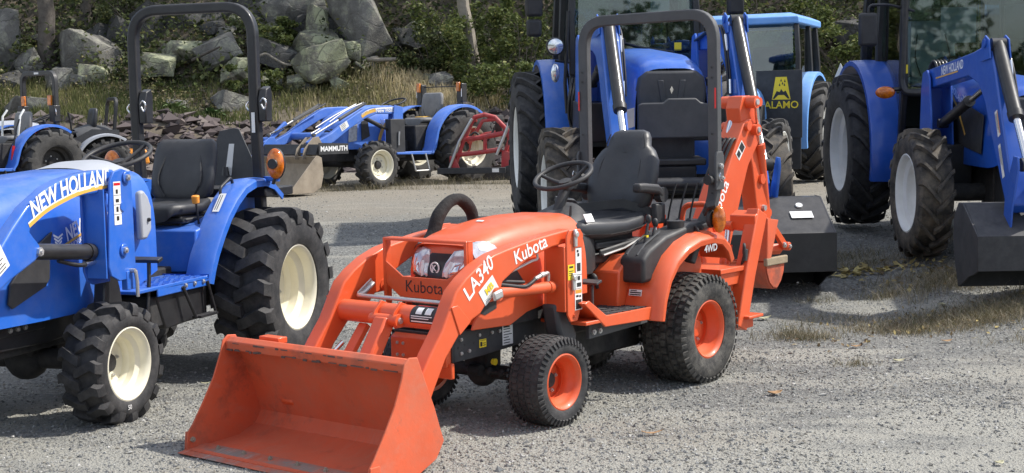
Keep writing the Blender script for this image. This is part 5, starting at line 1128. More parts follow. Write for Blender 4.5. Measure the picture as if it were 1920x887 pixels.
# ------------------------------------------------------------------ blue compact tractors
def curve_fn(base, y, lift=.0015, s=1):
    """lettering along a curved baseline given as [(x,z)...] from the first letter on, on the plane y."""
    P = [Vector(p) for p in base]; L = [0]
    for i in range(1, len(P)): L.append(L[-1]+(P[i]-P[i-1]).length)
    xs_ = [p.x for p in P]; zs_ = [p.y for p in P]
    def at(a): return Vector((float(np.interp(a, L, xs_)), float(np.interp(a, L, zs_))))
    def f(a, c, d=0):
        p = at(a); t = (at(min(L[-1], a+.04))-at(max(0, a-.04))).normalized(); n = Vector((-t.y, t.x)); n = n if n.y > 0 else -n
        return (p.x+n.x*c, y+s*(lift+d), p.y+n.y*c)
    f.L = L[-1]; return f
def ribbon(name, base, v0, v1, y, mat, parent, lift=.0015, s=1, n=16):
    f = curve_fn(base, y, lift, s); m = MB(); m.ring_loft([[f(f.L*i/n, v0) for i in range(n+1)], [f(f.L*i/n, v1) for i in range(n+1)]], closed=False); return m.build(name, mat, parent, smooth=0)
def dense(base, n=6): return [tuple(p)[:2] for p in catmull([Vector((a, b, 0)) for a, b in base], n)]
def leaf_emblem(parent, y, x, z, r, mat, s=1):
    m = MB()
    for k_ in range(4):
        w = r*(.85-.12*k_); zz = z+r*(.55-.36*k_)
        for q in (1, -1): m.add([(x, y, zz-r*.28), (x+q*w, y, zz+r*.12), (x+q*w*.9, y, zz+r*.30), (x, y, zz-r*.04)], [(0, 1, 2, 3)])
    return m.build('leaf_emblem', mat, parent, smooth=0)
def seat_simple(parent, x, z, w, mat, h=.42, name='seat', lean=.12, depth=.46, thick=.1):
    st = part(name, parent)
    cu = []
    for f, zt, hw in ((0, -.03, .75), (.06, 0, .9), (.3, .0, 1), (.7, -.005, 1), (.95, .02, .95), (1, .02, .8)):
        r = []
        for k_ in range(20):
            a = 2*pi*k_/20; cc, ss = cos(a), sin(a); yy = w*hw*math.copysign(abs(cc)**.6, cc); zz = z+zt+thick/2*math.copysign(abs(ss)**.6, ss)
            if ss > .3: zz -= .02*(1-(yy/(w*hw))**2)
            r.append((x+depth*(1-f), yy, zz))
        cu.append(r)
    MB().ring_loft(cu).build('seat_cushion', mat, st, smooth=60)
    bk = []
    for f, hw, th in ((0, .82, .035), (.08, .95, .05), (.4, 1, .055), (.75, .98, .05), (.93, .92, .045), (1, .78, .02)):
        r = []
        for k_ in range(24):
            a = 2*pi*k_/24; cc, ss = cos(a), sin(a); yy = w*hw*math.copysign(abs(ss)**.6, ss); xx = th*math.copysign(abs(cc)**.6, cc)
            if cc > .2: xx -= .03*max(0, 1-(yy/(w*.7))**2)*(1-abs(f-.45))
            r.append((x+.02-lean*f*h/.42+xx, yy, z+thick*.5+h*f))
        bk.append(r)
    b = MB().ring_loft(bk).build('backrest', mat, st, smooth=60)
    sm = MB()
    for s in (1, -1): sm.tube([(x+.055, s*w*.45, z+thick*.6), (x+.045, s*w*.68, z+h*.45), (x-.02, s*w*.55, z+h*.85)], .006, 6, smoothn=4)
    sm.build('seam', BLACKM, b)
    return st
def fender_arc(parent, cx, cz, R, a0, a1, y0, y1, mat, foot=None, n=16, lipd=.04, name='fender'):
    """curved mudguard strip about (cx,cz) from angle a0 (rear) to a1 (front), with an outer lip; foot = extra points (x,z)."""
    pts = [(cx+R*cos(a0+(a1-a0)*i/n), cz+R*sin(a0+(a1-a0)*i/n)) for i in range(n+1)]+(foot or [])
    s = 1 if y1 > y0 else -1; rings = []
    for i, (x, z) in enumerate(pts):
        dx, dz = x-cx, z-cz; L = hypot(dx, dz); ux, uz = dx/L, dz/L
        rings.append([(x, y0, z), (x+ux*.006, (y0+y1)/2, z+uz*.006), (x, y1-s*.012, z), (x-ux*.006, y1-s*.003, z-uz*.006), (x-ux*lipd, y1, z-uz*lipd), (x-ux*lipd, y1-s*.012, z-uz*lipd), (x-ux*.012, y1-s*.014, z-uz*.012), (x-ux*.012, y0, z-uz*.012)])
    return MB().ring_loft(rings).build(name, mat, parent, smooth=45)
def roll_bar(parent, x, yw, z0, z1, mat, rect=(.06, .06), fold=None, rnd=.16, lean=0., name='roll_bar'):
    p = fillet([(x, -yw, z0), (x-lean, -yw, z1), (x-lean, yw, z1), (x, yw, z0)], rnd, 8)
    return MB().tube(p, 0, rect=rect, up=(1, 0, 0)).build(name, mat, parent, bevel=.010)
def build_blue_front():
    T = thing('blue_tractor', 'blue compact tractor with black roll bar and cream wheels, nearest at left', 'tractor', (-2.08, 9.19, 0), heading(.306))
    ty = tyre_lugged(.515, .40, .275, 17, .052, .10, .072, 1.0); rm = rim_mesh(.265, .40, -.03, .10)
    _, tm, rmm = wheel(T, (0, .565, .508), 1, ty, rm, RUB, CREAM, -.03, .08, 6, .13, CREAM)
    wheel(T, (0, -.565, .508), -1, tm, rmm, RUB, CREAM, -.03, .08, 6, .13, CREAM)
    ty = tyre_lugged(.325, .245, .192, 15, .036, .062, .048, 1.0); rm = rim_mesh(.185, .245, -.035, .06)
    _, tm, rmm = wheel(T, (1.79, .525, .318), 1, ty, rm, RUB, CREAM, -.035, .055, 5, .085, BLACK, steer=-.03)
    wheel(T, (1.79, -.525, .318), -1, tm, rmm, RUB, CREAM, -.035, .055, 5, .085, BLACK, steer=-.03)
    wl_ = lettering('chalk_mark', '50', WHITEP, T, lambda a, c: (1.79+.0+.06-a, .651, .085+c), .036, .0)
    # underbody
    u = MB().bb(-.3, 2.6, -.19, .19, .40, .70).bb(.5, 1.0, -.36, .36, .38, .60).cyl((0, -.5, .508), (0, .5, .508), .10, .10, 16).cyl((1.79, -.45, .33), (1.79, .45, .33), .055, .055, 14).sphere((1.79, 0, .33), .12).bb(1.70, 1.88, -.1, .1, .35, .5).bb(1.2, 1.7, -.12, .12, .30, .42)
    u.bb(.78, 1.30, .15, .46, .42, .60)
    u.build('underbody', UNDER, T, bevel=.012)
    fr = MB().prism([(1.20, .48), (1.20, .62), (2.9, .62), (2.9, .46), (1.9, .44)], .20, .23).prism([(1.20, .48), (1.20, .62), (2.9, .62), (2.9, .46), (1.9, .44)], -.23, -.20).bb(1.95, 2.9, .225, .24, .52, .58).build('loader_frame', BLACK, T, bevel=.005)
    b = MB()
    for x in (2.12, 2.18, 2.24, 1.45, 1.52): b.bolt((x, .24 if x > 2 else .23, .55), .014, 'y', .010)
    b.build('frame_bolts', ZINC, fr)
    # hood
    S = [(1.00, .33, .72, 1.31), (1.2, .335, .66, 1.325), (1.5, .335, .60, 1.33), (1.8, .335, .58, 1.315), (2.1, .33, .58, 1.275), (2.4, .32, .585, 1.215), (2.6, .31, .59, 1.15), (2.75, .29, .60, 1.07), (2.85, .24, .62, .97), (2.88, .18, .66, .90)]
    hood = MB().ring_loft([ring_y(x, w, zb, zt, 4.2, 26) for x, w, zb, zt in S], closed=False).build('hood', BLUE, T, smooth=60)
    gr = MB().prism([(-.18, .60), (-.22, .75), (-.17, .90), (.17, .90), (.22, .75), (.18, .60)], 2.80, 2.885, 'x').build('grille', BLACKM, hood, bevel=.02, seg=3)
    for s in (1, -1): MB().prism([(s*.10, .93), (s*.24, .97), (s*.27, .88), (s*.20, .84)], 2.72, 2.86, 'x').build('headlamp', LAMP, hood, bevel=.012)
    MB().ring_loft([ring_y(1.45, .28, 1.20, 1.335, 2.6), ring_y(1.30, .27, 1.20, 1.368, 2.4), ring_y(1.12, .25, 1.20, 1.37, 2.3), ring_y(.98, .22, 1.20, 1.335, 2.3), ring_y(.94, .18, 1.1, 1.28, 2.3)], closed=False).build('dash_cowl', GREYP, T, smooth=60)
    for s in (1, -1):
        MB().prism([(1.995, 1.03), (2.02, .95), (2.035, .79), (2.07, .755), (2.34, .675), (2.37, .70), (2.345, .80), (2.16, .95)], s*.33, s*.343).build('side_vent', BLACKM, hood, bevel=.003)
        MB().prism([(1.26, .92), (1.26, 1.19), (1.22, 1.20), (1.175, 1.16), (1.145, 1.10), (1.15, .97), (1.20, .92)], s*.36, s*.40).build('dash_side', GREYP, hood, bevel=.015)
        MB().bolt((1.19, s*.40, 1.03), .012, 'y', .012, s).build('dash_bolt', BLACK, hood)
    stp = dense([(2.02, .905), (1.88, .945), (1.75, .985), (1.60, 1.03), (1.5, 1.06)])
    ribbon('hood_stripe', stp, 0, .014, .3365, GOLD, hood)
    lettering('hood_name', 'NEW HOLLAND', WHITEP, hood, (lambda f: lambda a, c: f(a, c))(curve_fn(dense([(1.865, .968), (1.75, 1.003), (1.60, 1.05), (1.3, 1.14)]), .3365, .002)), .105, .022, .12, .74)
    lettering('hood_model', 'WORKMASTER 35', WHITEP, hood, (lambda f: lambda a, c: f(a, c))(curve_fn(dense([(1.84, .925), (1.72, .962), (1.60, 1.0), (1.3, 1.1)]), .3365, .002)), .040, .010, .1, .9)
    leaf_emblem(hood, .339, 1.945, .972, .05, WHITEP)
    # loader arm, mast
    LD = part('loader', T)
    arm = [(1.70, 1.20), (1.70, 1.30), (1.76, 1.336), (1.90, 1.338), (2.052, 1.329), (2.20, 1.305), (2.318, 1.272), (2.488, 1.19), (2.60, 1.10), (2.75, .96), (3.05, .70), (3.30, .45), (3.36, .30), (3.22, .28), (3.05, .46), (2.85, .66), (2.711, .815), (2.633, .853), (2.44, .925), (2.39, .955), (2.40, 1.0), (2.47, 1.069), (2.44, 1.12), (2.389, 1.16), (2.15, 1.209), (1.80, 1.225)]
    for s in (1, -1):
        a = MB().prism(arm, s*.49, s*.56).build('loader_arm', BLUE, LD, bevel=.012, seg=3)
        tw = [(1.849, 1.285), (1.816, 1.327), (1.742, 1.34), (1.668, 1.321), (1.653, 1.255), (1.648, .986), (1.645, .814), (1.685, .756), (1.80, .756), (1.871, .789), (1.891, .841), (1.875, 1.06)]
        ms = MB().prism(tw, s*.586, s*.60).build('loader_mast', BLUE, LD, bevel=.004)
        MB().prism([(1.93, .82), (1.90, .76), (1.85, .74), (1.70, .74), (1.70, 1.26), (1.93, 1.24)], s*.465, s*.477).build('mast_plate', BLUESHADE, ms, bevel=.004)
        MB().bb(1.895, 1.905, s*.47, s*.59, .78, 1.24).build('mast_web', BLUE, ms)
        MB().bb(1.66, 1.74, s*.57, s*.605, .70, .80).build('mast_foot', BLUE, ms, bevel=.004)
        for x, z in ((1.711, 1.292), (1.759, .914)):
            MB().cyl((x, s*.60, z), (x, s*.612, z), .034, .034, 18).build('pivot_boss', BLUE, ms, bevel=.004)
            MB().bolt((x, s*.612, z), .018, 'y', .012, s).build('pivot_bolt', ZINC, ms)
        MB().cyl((1.751, s*.60, 1.143), (1.751, s*.608, 1.143), .024, .024, 16).build('mast_plug', BLUE, ms)
        MB().cyl((1.70, s*.60, .80), (1.70, s*.63, .80), .012, .012, 10).tube([(1.69, s*.625, .80), (1.685, s*.63, .74), (1.685, s*.63, .66)], .010, 8).build('mast_pin', ZINC, ms)
        MB().prism([(1.66, .86), (1.60, .70), (1.55, .45), (1.78, .45), (1.74, .74)], s*.40, s*.47).build('mast_bracket', BLACK, ms, bevel=.01)
        cylinder_ram(LD, (2.43, s*.512, .970), (1.78, s*.512, .905), .040, .78, BLACK, BLACK)
        MB().bolt((2.41, s*.56, .968), .022, 'y', .014, s).build('cylinder_bolt', ZINC, a)
    decal('warning_label', LD, side_fn(1.828, .6005, 1.05), .066, .225, WHITE, head=(.09, REFRED), blocks=[(.3, .6, .72, .82), (.25, .7, .52, .6), (.3, .6, .3, .42), (.3, .65, .1, .2), (.02, .98, .68, .69), (.02, .98, .46, .47), (.02, .98, .24, .25)])
    decal('warning_label', LD, (lambda f: lambda u, v, d: f(u, v, d))(side_fn(2.72, .5602, .875, 1, .55)), .10, .19, WHITE, head=(.14, ORLAB), lines=10)
    ribbon('arm_stripe', dense([(2.474, 1.089), (2.348, 1.147), (2.217, 1.186), (2.036, 1.225), (1.82, 1.243)]), 0, .020, .56, GOLD, LD)
    ribbon('arm_stripe', dense([(2.474, 1.089), (2.348, 1.147), (2.217, 1.186), (2.036, 1.225), (1.82, 1.243)]), .020, .027, .56, WHITEP, LD)
    lettering('arm_name', 'NEW HOLLAND', WHITEP, LD, curve_fn(dense([(2.445, 1.133), (2.268, 1.200), (2.076, 1.240), (1.80, 1.263)]), .56, .002), .118, .028, .12, .80)
    hz = MB().tube([(2.18, .50, .90), (2.05, .52, .865), (1.95, .52, .86), (1.88, .52, .865)], .011, 8, smoothn=4).build('hydraulic_hose', BLACK, LD, smooth=60)
    MB().tube([(1.99, .52, .862), (1.87, .52, .868)], .016, 10).cyl((1.87, .52, .868), (1.87, .52, .90), .014, .014, 8).build('hose_fitting', CHROME, LD, smooth=60)
    # front attachment (stands left of the frame): loader bucket
    B = part('bucket', T)
    pr = [(4.15, .02), (3.75, .02), (3.55, .10), (3.50, .25), (3.56, .45), (3.70, .62)]
    MB().prism(offset_sheet(pr, -.01), -.80, .80).build('bucket_shell', BLACK, B, smooth=30)
    for s in (1, -1): MB().prism([(4.15, .015), (4.1, .12), (3.85, .45), (3.74, .62), (3.68, .63), (3.55, .45), (3.49, .25), (3.54, .09), (3.75, .01)], s*.80, s*.812).build('side_plate', BLACK, B)
    MB().prism([(3.20, .30), (3.36, .46), (3.54, .42), (3.52, .16), (3.26, .24)], -.60, -.45).prism([(3.20, .30), (3.36, .46), (3.54, .42), (3.52, .16), (3.26, .24)], .45, .60).build('bucket_bracket', BLUE, B)
    # floor and step
    fl = MB().bb(.72, 1.50, -.50, .50, .640, .662).prism([(.72, .662), (.72, .60), (1.28, .60), (1.28, .662)], .488, .50).build('floor_board', BLUE, T, bevel=.006)
    tr = MB()
    for i in range(9):
        for j in range(5): tr.box((.78+i*.058, .26+j*.05+(.02 if i % 2 else 0), .664), (.034, .010, .006), (0, 0, .7 if (i+j) % 2 else -.7))
    tr.build('tread_studs', BLUE, fl)
    sp = MB().tube([(1.02, .505, .63), (.93, .53, .44), (.70, .53, .44), (.74, .505, .63)], .010, 8).bb(.72, .92, .50, .56, .432, .445).build('step_bracket', BLACK, T, smooth=50)
    b = MB()
    for x in (.78, .88, .98): b.bolt((x, .50, .632), .014, 'y', .008)
    b.build('step_bolts', ZINC, sp)
    MB().prism([(.72, .60), (.72, .42), (1.16, .40), (1.25, .60)], .40, .47).build('step_shield', BLACK, T, bevel=.01)
    MB().tube([(1.36, .47, .46), (1.30, .46, .70), (1.28, .45, .80)], .012, 8).box((1.27, .42, .81), (.05, .20, .02), (0, .3, 0)).build('pedal', BLACK, T, bevel=.003)
    MB().prism([(.62, .66), (.60, .92), (.30, .98), (-.25, 1.0), (-.25, .66)], -.36, .36).build('seat_deck', BLUE, T, bevel=.012)
    # seat
    MB().bb(.02, .50, -.2, .2, .90, 1.0).bb(.0, .54, -.24, .24, .955, .985).build('seat_base', BLACK, T, bevel=.01)
    seat_simple(T, .13, 1.04, .228, VINYL, .375, lean=.12, depth=.47)
    steering_wheel(T, (.86, 0, 1.385), .20, .38, 0, PLASTIC, 3, (.98, 0, 1.20))
    lev = MB().cyl((.46, .30, .94), (.487, .30, 1.09), .007, .007, 8).build('control_lever', BLACK, T)
    MB().cyl((.485, .30, 1.075), (.492, .30, 1.125), .022, .026, 12).build('lever_knob', ORLAB, lev, bevel=.006)
    MB().tube(fillet([(.60, .30, .90), (.40, .30, .93), (.16, .30, .95)], .03), .007, 7).build('seat_rail', ZINC, T)
    # fenders
    foot = [(.737, .80), (.737, .70), (.735, .615)]
    for s in (1, -1):
        arc = [(-.28, 1.10), (-.16, 1.175), (-.04, 1.205), (.10, 1.205), (.24, 1.17), (.36, 1.10), (.47, 1.01), (.56, .91), (.65, .79), (.70, .70), (.735, .615)]
        rings = []
        for x, z in arc:
            dx, dz = x-.05, z-.45; L = hypot(dx, dz); ux, uz = dx/L, dz/L
            rings.append([(x, s*.35, z), (x+ux*.008, s*.42, z+uz*.008), (x, s*.50, z), (x-ux*.012, s*.515, z-uz*.012), (x-ux*.05, s*.518, z-uz*.05), (x-ux*.05, s*.505, z-uz*.05), (x-ux*.014, s*.50, z-uz*.014), (x-ux*.014, s*.35, z-uz*.014)])
        fd = MB().ring_loft(rings).build('fender', BLUE, T, smooth=45)
        MB().prism([(.735, .615), (.65, .785), (.47, 1.0), (.24, 1.155), (-.04, 1.19), (-.28, 1.09), (-.28, .66), (.6, .615)], s*.345, s*.358).build('fender_wall', BLUE, fd)
        MB().tube(fillet([(.36, s*.40, 1.11), (.36, s*.40, 1.165), (.22, s*.40, 1.225), (.20, s*.40, 1.18)], .025), .010, 8).build('grab_handle', BLACK, fd, smooth=60)
        MB().tube([(-.12, s*.45, 1.20), (-.06, s*.54, 1.20), (-.02, s*.60, 1.20)], 0, rect=(.03, .04), up=(0, 0, 1)).build('lamp_arm', BLUE, fd)
        lp = MB().sphere((.0, s*.60, 1.30), .098, 20, 14, (.42, .62, 1.0)).build('turn_signal', AMBER, fd)
        MB().cyl((.03, s*.60, 1.30), (.046, s*.60, 1.30), .036, .032, 18).build('lamp_cap', BLACK, lp); MB().sphere((-.02, s*.60, 1.30), .101, 18, 12, (.36, .62, 1.0)).build('lamp_rim', PLASTIC, lp)
        MB().cyl((.0, s*.60, 1.22), (.0, s*.58, 1.17), .012, .012, 8).build('lamp_stem', BLACK, lp)
        if s > 0: decal('fender_label', fd, lambda u, v, d: (.47-u*.62+v*.1, .40+v*.9, 1.02+u*.62+d+.004), .17, .055, WHITE, lines=0, blocks=[(.1, .9, .2, .3), (.1, .9, .5, .6)])
    # roll bar with folding latches
    rb = MB().tube(fillet([(-.10, -.44, .85), (-.06, -.44, 1.66), (-.06, -.44, 2.31), (-.06, .44, 2.31), (-.06, .44, 1.66), (-.10, .44, .85)], .20, 9), 0, rect=(.066, .066), up=(1, 0, 0)).build('roll_bar', BLACK, T, bevel=.014, seg=3)
    for s in (1, -1):
        lt = MB().prism([(-.035, 1.57), (-.03, 1.72), (-.05, 1.78), (-.11, 1.80), (-.13, 1.75), (-.12, 1.57)], s*.44+.035, s*.44+.09).build('bar_latch', BLACK, rb, bevel=.008)
        MB().tube([(-.02, s*.44+.06, 1.70), (-.0, s*.44+.09, 1.72), (-.0, s*.44+.11, 1.69), (-.01, s*.44+.09, 1.65), (-.01, s*.44+.07, 1.68)], .006, 7, smoothn=4).build('latch_chain', CHROME, lt, smooth=60)
        MB().tube([(-.05, s*.44-.04, 1.70), (-.04, s*.44-.055, 1.67), (-.05, s*.44-.04, 1.64)], .006, 7, smoothn=3).build('latch_ring', CHROME, lt)
    MB().bb(-.0262, -.0250, .428, .452, 1.50, 1.63).build('bar_label', WHITE, rb)
    MB().bb(-.45, -.05, -.50, .50, 1.08, 1.14).build('rear_cross_member', BLACK, T, bevel=.01)
    # slow vehicle plate seen from behind
    pl = MB().prism([(-.30, 1.13), (-.13, 1.51), (-.02, 1.53), (.02, 1.52), (.20, 1.13)], -.62, -.61, 'x').build('marker_plate', GREYST, T, bevel=.003)
    MB().prism([(-.10, 1.20), (-.06, 1.42), (-.02, 1.42), (-.05, 1.20)], -.609, -.607, 'x').build('plate_sticker', WHITE, pl)
    MB().cyl((-.58, -.08, 1.20), (-.58, -.08, 1.26), .03, .02, 12).build('filler_cap', BLACK, T)
    return T
build_blue_front()

# ------------------------------------------------------------------ tractors standing further back
def pane(name, parent, pts, mat=GLASS, th=.006):
    """flat glass pane through the given corner points."""
    p = [Vector(q) for q in pts]; n = (p[1]-p[0]).cross(p[-1]-p[0]).normalized()*th; k_ = len(p)
    return MB().add(p+[q+n for q in p], [tuple(range(k_)), tuple(range(2*k_-1, k_-1, -1))]+[(i, i+k_, (i+1) % k_+k_, (i+1) % k_) for i in range(k_)]).build(name, mat, parent, smooth=0)
def dumped_bucket(parent, x, z, hw, mat, k=1., bolts=True, label=True):
    """loader bucket rolled forward with its cutting edge on the ground."""
    B = part('bucket', parent); q = lambda a, b: (x+a*k, z+b*k)
    prof = [q(0, 0), q(-.10, .20), q(-.16, .38), q(-.14, .55), q(-.05, .665), q(.06, .67), q(.44, .46), q(.455, .20)]
    MB().prism(offset_sheet(prof, .012), -hw, hw).build('bucket_shell', mat, B, smooth=28)
    sd = [q(-.005, -.005), q(-.11, .20), q(-.172, .38), q(-.15, .56), q(-.05, .678), q(.06, .682), q(.452, .468), q(.468, .20), q(.38, .16), q(.25, .12), q(.12, .05)]
    for s in (1, -1): MB().prism(sd, s*hw, s*(hw+.014)).build('side_plate', mat, B, bevel=.003)
    MB().prism([q(.44, .47), q(.462, .20), q(.474, .20), q(.456, .475)], -hw-.013, hw+.013).build('top_lip', mat, B, bevel=.003)
    for i in range(6):
        if bolts: MB().bolt((x+.02*k, -hw*.85+i*hw*.34, z+.045), .016, 'x', .014).build('edge_bolt', CHROME, B)
    if label:
        MB().add([(x+.30*k, hw-.30, z+.561*k), (x+.30*k, hw-.12, z+.561*k), (x+.23*k, hw-.12, z+.599*k), (x+.23*k, hw-.30, z+.599*k)], [(0, 1, 2, 3)]).build('bucket_label', WHITE, B, smooth=0)
        MB().cyl((x+.16*k, hw-.20, z+.628*k), (x+.165*k, hw-.20, z+.637*k), .028, .028, 16).build('bucket_sticker', WHITE, B)
    return B
def cab(parent, x0, x1, hw, z0, z1, roofmat, postmat=BLACK, sill=1.35, interior=True, roof_over=.08, wrap=False, roof=True):
    """glazed cab: six posts, roof, panes, seat and wheel inside. x0 rear, x1 front."""
    C = part('cab', parent); xm = x0+(x1-x0)*.42; tw = hw*.96
    for s in (1, -1):
        for xa, xb, zb in ((x1, x1-.06, sill), (xm, xm-.02, z0+.25), (x0, x0+.10, z0+.35)):
            MB().tube([(xa, s*hw, zb-.05), ((xa+xb)/2, s*hw*1.01, (zb+z1)/2), (xb, s*tw, z1)], 0, rect=(.075, .065), up=(1, 0, 0)).build('cab_post', postmat, C, bevel=.012)
        MB().tube([(x1, s*hw, sill), (x1-.04, s*hw, z0+.25), (x1-.10, s*hw*.98, z0)], 0, rect=(.07, .06), up=(1, 0, 0)).build('door_frame', postmat, C, bevel=.012)
        pane('door_glass', C, [(x1-.03, s*(hw-.01), sill+.02), (xm+.03, s*(hw-.01), z0+.45), (xm+.01, s*(tw-.01), z1-.05), (x1-.08, s*(tw-.01), z1-.05)])
        pane('lower_door_glass', C, [(x1-.06, s*(hw-.01), z0+.12), (xm+.35, s*(hw-.01), z0+.12), (xm+.05, s*(hw-.01), z0+.42), (x1-.04, s*(hw-.01), sill-.03)])
        pane('side_glass', C, [(xm-.04, s*(hw-.01), z0+.45), (x0+.04, s*(hw-.01), z0+.50), (x0+.12, s*(tw-.01), z1-.05), (xm-.05, s*(tw-.01), z1-.05)])
        MB().tube([(xm+.12, s*(hw+.03), z0+.62), (xm+.10, s*(hw+.045), z0+.66), (xm+.02, s*(hw+.03), z0+.64)], .010, 7).build('door_handle', ZINC, C)
    pane('windscreen', C, [(x1, -hw+.05, sill+.02), (x1, hw-.05, sill+.02), (x1-.06, tw-.05, z1-.04), (x1-.06, -tw+.05, z1-.04)])
    pane('rear_window', C, [(x0, -hw+.05, sill-.1), (x0, hw-.05, sill-.1), (x0+.09, tw-.05, z1-.04), (x0+.09, -tw+.05, z1-.04)])
    MB().bb(x1-.03, x1+.03, -hw, hw, sill-.06, sill).bb(x0-.02, x0+.04, -hw, hw, z0+.35, sill-.1).build_each('cab_sill', postmat, C, bevel=.01)
    MB().bb(x0, x1-.12, -hw*.93, hw*.93, z0-.05, z0+.02).bb(x0-.02, x0+.25, -hw*.95, hw*.95, z0, z0+.42).build('cab_floor', INTER, C)
    if roof:
        rf = [[(x0-roof_over*.6, -tw-.06, z1), (x1+roof_over, -tw-.06, z1), (x1+roof_over, tw+.06, z1), (x0-roof_over*.6, tw+.06, z1)], [(x0-roof_over*.6, -tw-.06, z1+.09), (x1+roof_over, -tw-.06, z1+.09), (x1+roof_over, tw+.06, z1+.09), (x0-roof_over*.6, tw+.06, z1+.09)], [(x0+.08, -tw+.08, z1+.15), (x1-.06, -tw+.08, z1+.15), (x1-.06, tw-.08, z1+.15), (x0+.08, tw-.08, z1+.15)]]
        MB().ring_loft(rf).build('roof', roofmat, C, bevel=.02, seg=3)
    if interior:
        s_ = seat_simple(C, x0+.30, z0+.55, .25, PLASTW if wrap else INTER, .55, lean=.12, depth=.45)
        steering_wheel(C, (x1-.42, 0, sill+.16), .20, .55, 0, PLASTIC, 3, (x1-.20, 0, sill-.15), ring=.016)
        MB().prism([(x1-.05, z0), (x1-.05, sill+.02), (x1-.22, sill+.08), (x1-.30, sill-.02), (x1-.22, z0)], -.22, .22).build('dash', INTER, C, bevel=.02)
        MB().bb(x1-.245, x1-.225, -.12, .12, sill-.04, sill+.06).build('instrument_cluster', GREYP, C)
    return C
def mirror(parent, p, s, mat=PLASTIC):
    """arm and two-piece mirror head on the cab side."""
    x, y, z = p; o = MB().box((x, y, z), (.09, .17, .30)).build('mirror', mat, parent, bevel=.03, seg=3)
    MB().tube(fillet([(x-.03, y-s*.42, z+.16), (x, y-s*.2, z+.22), (x, y, z+.22), (x, y, z+.12)], .05), .012, 8).build('mirror_arm', BLACK, o, smooth=60)
    MB().bb(x-.046, x-.044, y-.07, y+.07, z-.13, z+.13).build('mirror_glass', CHROME, o)
    return o
def cab_loader(parent, hy, y0, tower, knee, pin, mat, blackm=BLACK, w=.13, ram=True):
    LD = part('loader', parent)
    tx, tz = tower; kx, kz = knee; px_, pz = pin
    for s in (1, -1):
        y = y0+s*hy
        tp = [(tx-.16, tz-.62), (tx-.13, tz-.10), (tx-.10, tz+.02), (tx+.02, tz+.05), (tx+.10, tz-.02), (tx+.16, tz-.30), (tx+.22, tz-.62)]
        mst = MB().prism(tp, y-w*.75, y-w*.62).prism(tp, y+w*.62, y+w*.75).bb(tx-.16, tx-.12, y-w*.7, y+w*.7, tz-.60, tz-.10).build('loader_mast', mat, LD, bevel=.004)
        MB().bb(tx-.20, tx+.28, y-w*.9-(.12 if s > 0 else 0), y+w*.9+(.12 if s < 0 else 0), tz-.95, tz-.58).build('mast_bracket', blackm, mst, bevel=.01)
        arm = [(tx-.06, tz-.06), (tx-.04, tz+.05), (kx-.35, kz+.02), (kx-.10, kz+.07), (kx+.06, kz+.03), (kx+.16, kz-.10), (px_+.02, pz+.14), (px_+.07, pz), (px_, pz-.07), (px_-.09, pz-.02), (kx+.12, kz-.58), (kx-.05, kz-.34), (kx-.22, kz-.22), (kx-.45, kz-.17), (tx+.02, tz-.11)]
        a = MB().prism(arm, y-w/2, y+w/2).build('loader_arm', mat, LD, bevel=.012)
        for t_ in (1, -1): MB().prism([(kx-.12, kz-.05), (kx-.10, kz+.10), (kx-.03, kz+.15), (kx+.05, kz+.12), (kx+.10, kz-.02)], y+t_*(w/2+.004), y+t_*(w/2+.016)).cyl((kx-.02, y+t_*(w/2+.016), kz+.09), (kx-.02, y+t_*(w/2+.03), kz+.09), .035, .035, 14).build('knee_plate', mat, a, bevel=.002)
        cylinder_ram(LD, (tx+.20, y, tz-.40), (kx-.18, y, kz-.24), .042, .62, blackm, CHROME, 'lift_cylinder')
        d = Vector((px_+.10-kx, 0, pz+.40-kz)); 
        cylinder_ram(LD, (kx+.03, y, kz+.08), (px_+.16, y, pz+.30), .052, .62, blackm, CHROME, 'bucket_cylinder')
        MB().prism([(px_-.05, pz-.16), (px_-.02, pz+.10), (px_+.12, pz+.36), (px_+.20, pz+.36), (px_+.22, pz+.28), (px_+.12, pz-.02), (px_+.10, pz-.16)], y-w*.72, y-w*.60).prism([(px_-.05, pz-.16), (px_-.02, pz+.10), (px_+.12, pz+.36), (px_+.20, pz+.36), (px_+.22, pz+.28), (px_+.12, pz-.02), (px_+.10, pz-.16)], y+w*.60, y+w*.72).build('carrier_plate', mat, LD, bevel=.003)
        for k_ in range(2):
            yy = y-s*(w/2+.018+.022*k_)
            MB().tube([(tx+.05, yy, tz-.02), (kx-.30, yy, kz+.03), (kx, yy, kz-.02), (kx+.20, yy, kz-.35), (kx+.24, yy, kz-.55)], .011, 7, smoothn=5).build('hydraulic_hose', blackm, a, smooth=60)
        for pp in (1,): MB().tube([(kx+.05, y-s*(w/2+.02), kz-.04), (kx+.11, y-s*(w/2+.02), kz-.18)], .017, 8).build('hose_fitting', CHROME, a, smooth=60); MB().tube([(kx+.22, y-s*(w/2+.02), kz-.42), (kx+.24, y-s*(w/2+.02), kz-.54)], .017, 8).build('hose_fitting', CHROME, a, smooth=60)
    MB().cyl((px_-.20, y0-hy, pz+.12), (px_-.20, y0+hy, pz+.12), .055, .055, 16).build('cross_tube', blackm, LD, smooth=60)
    return LD
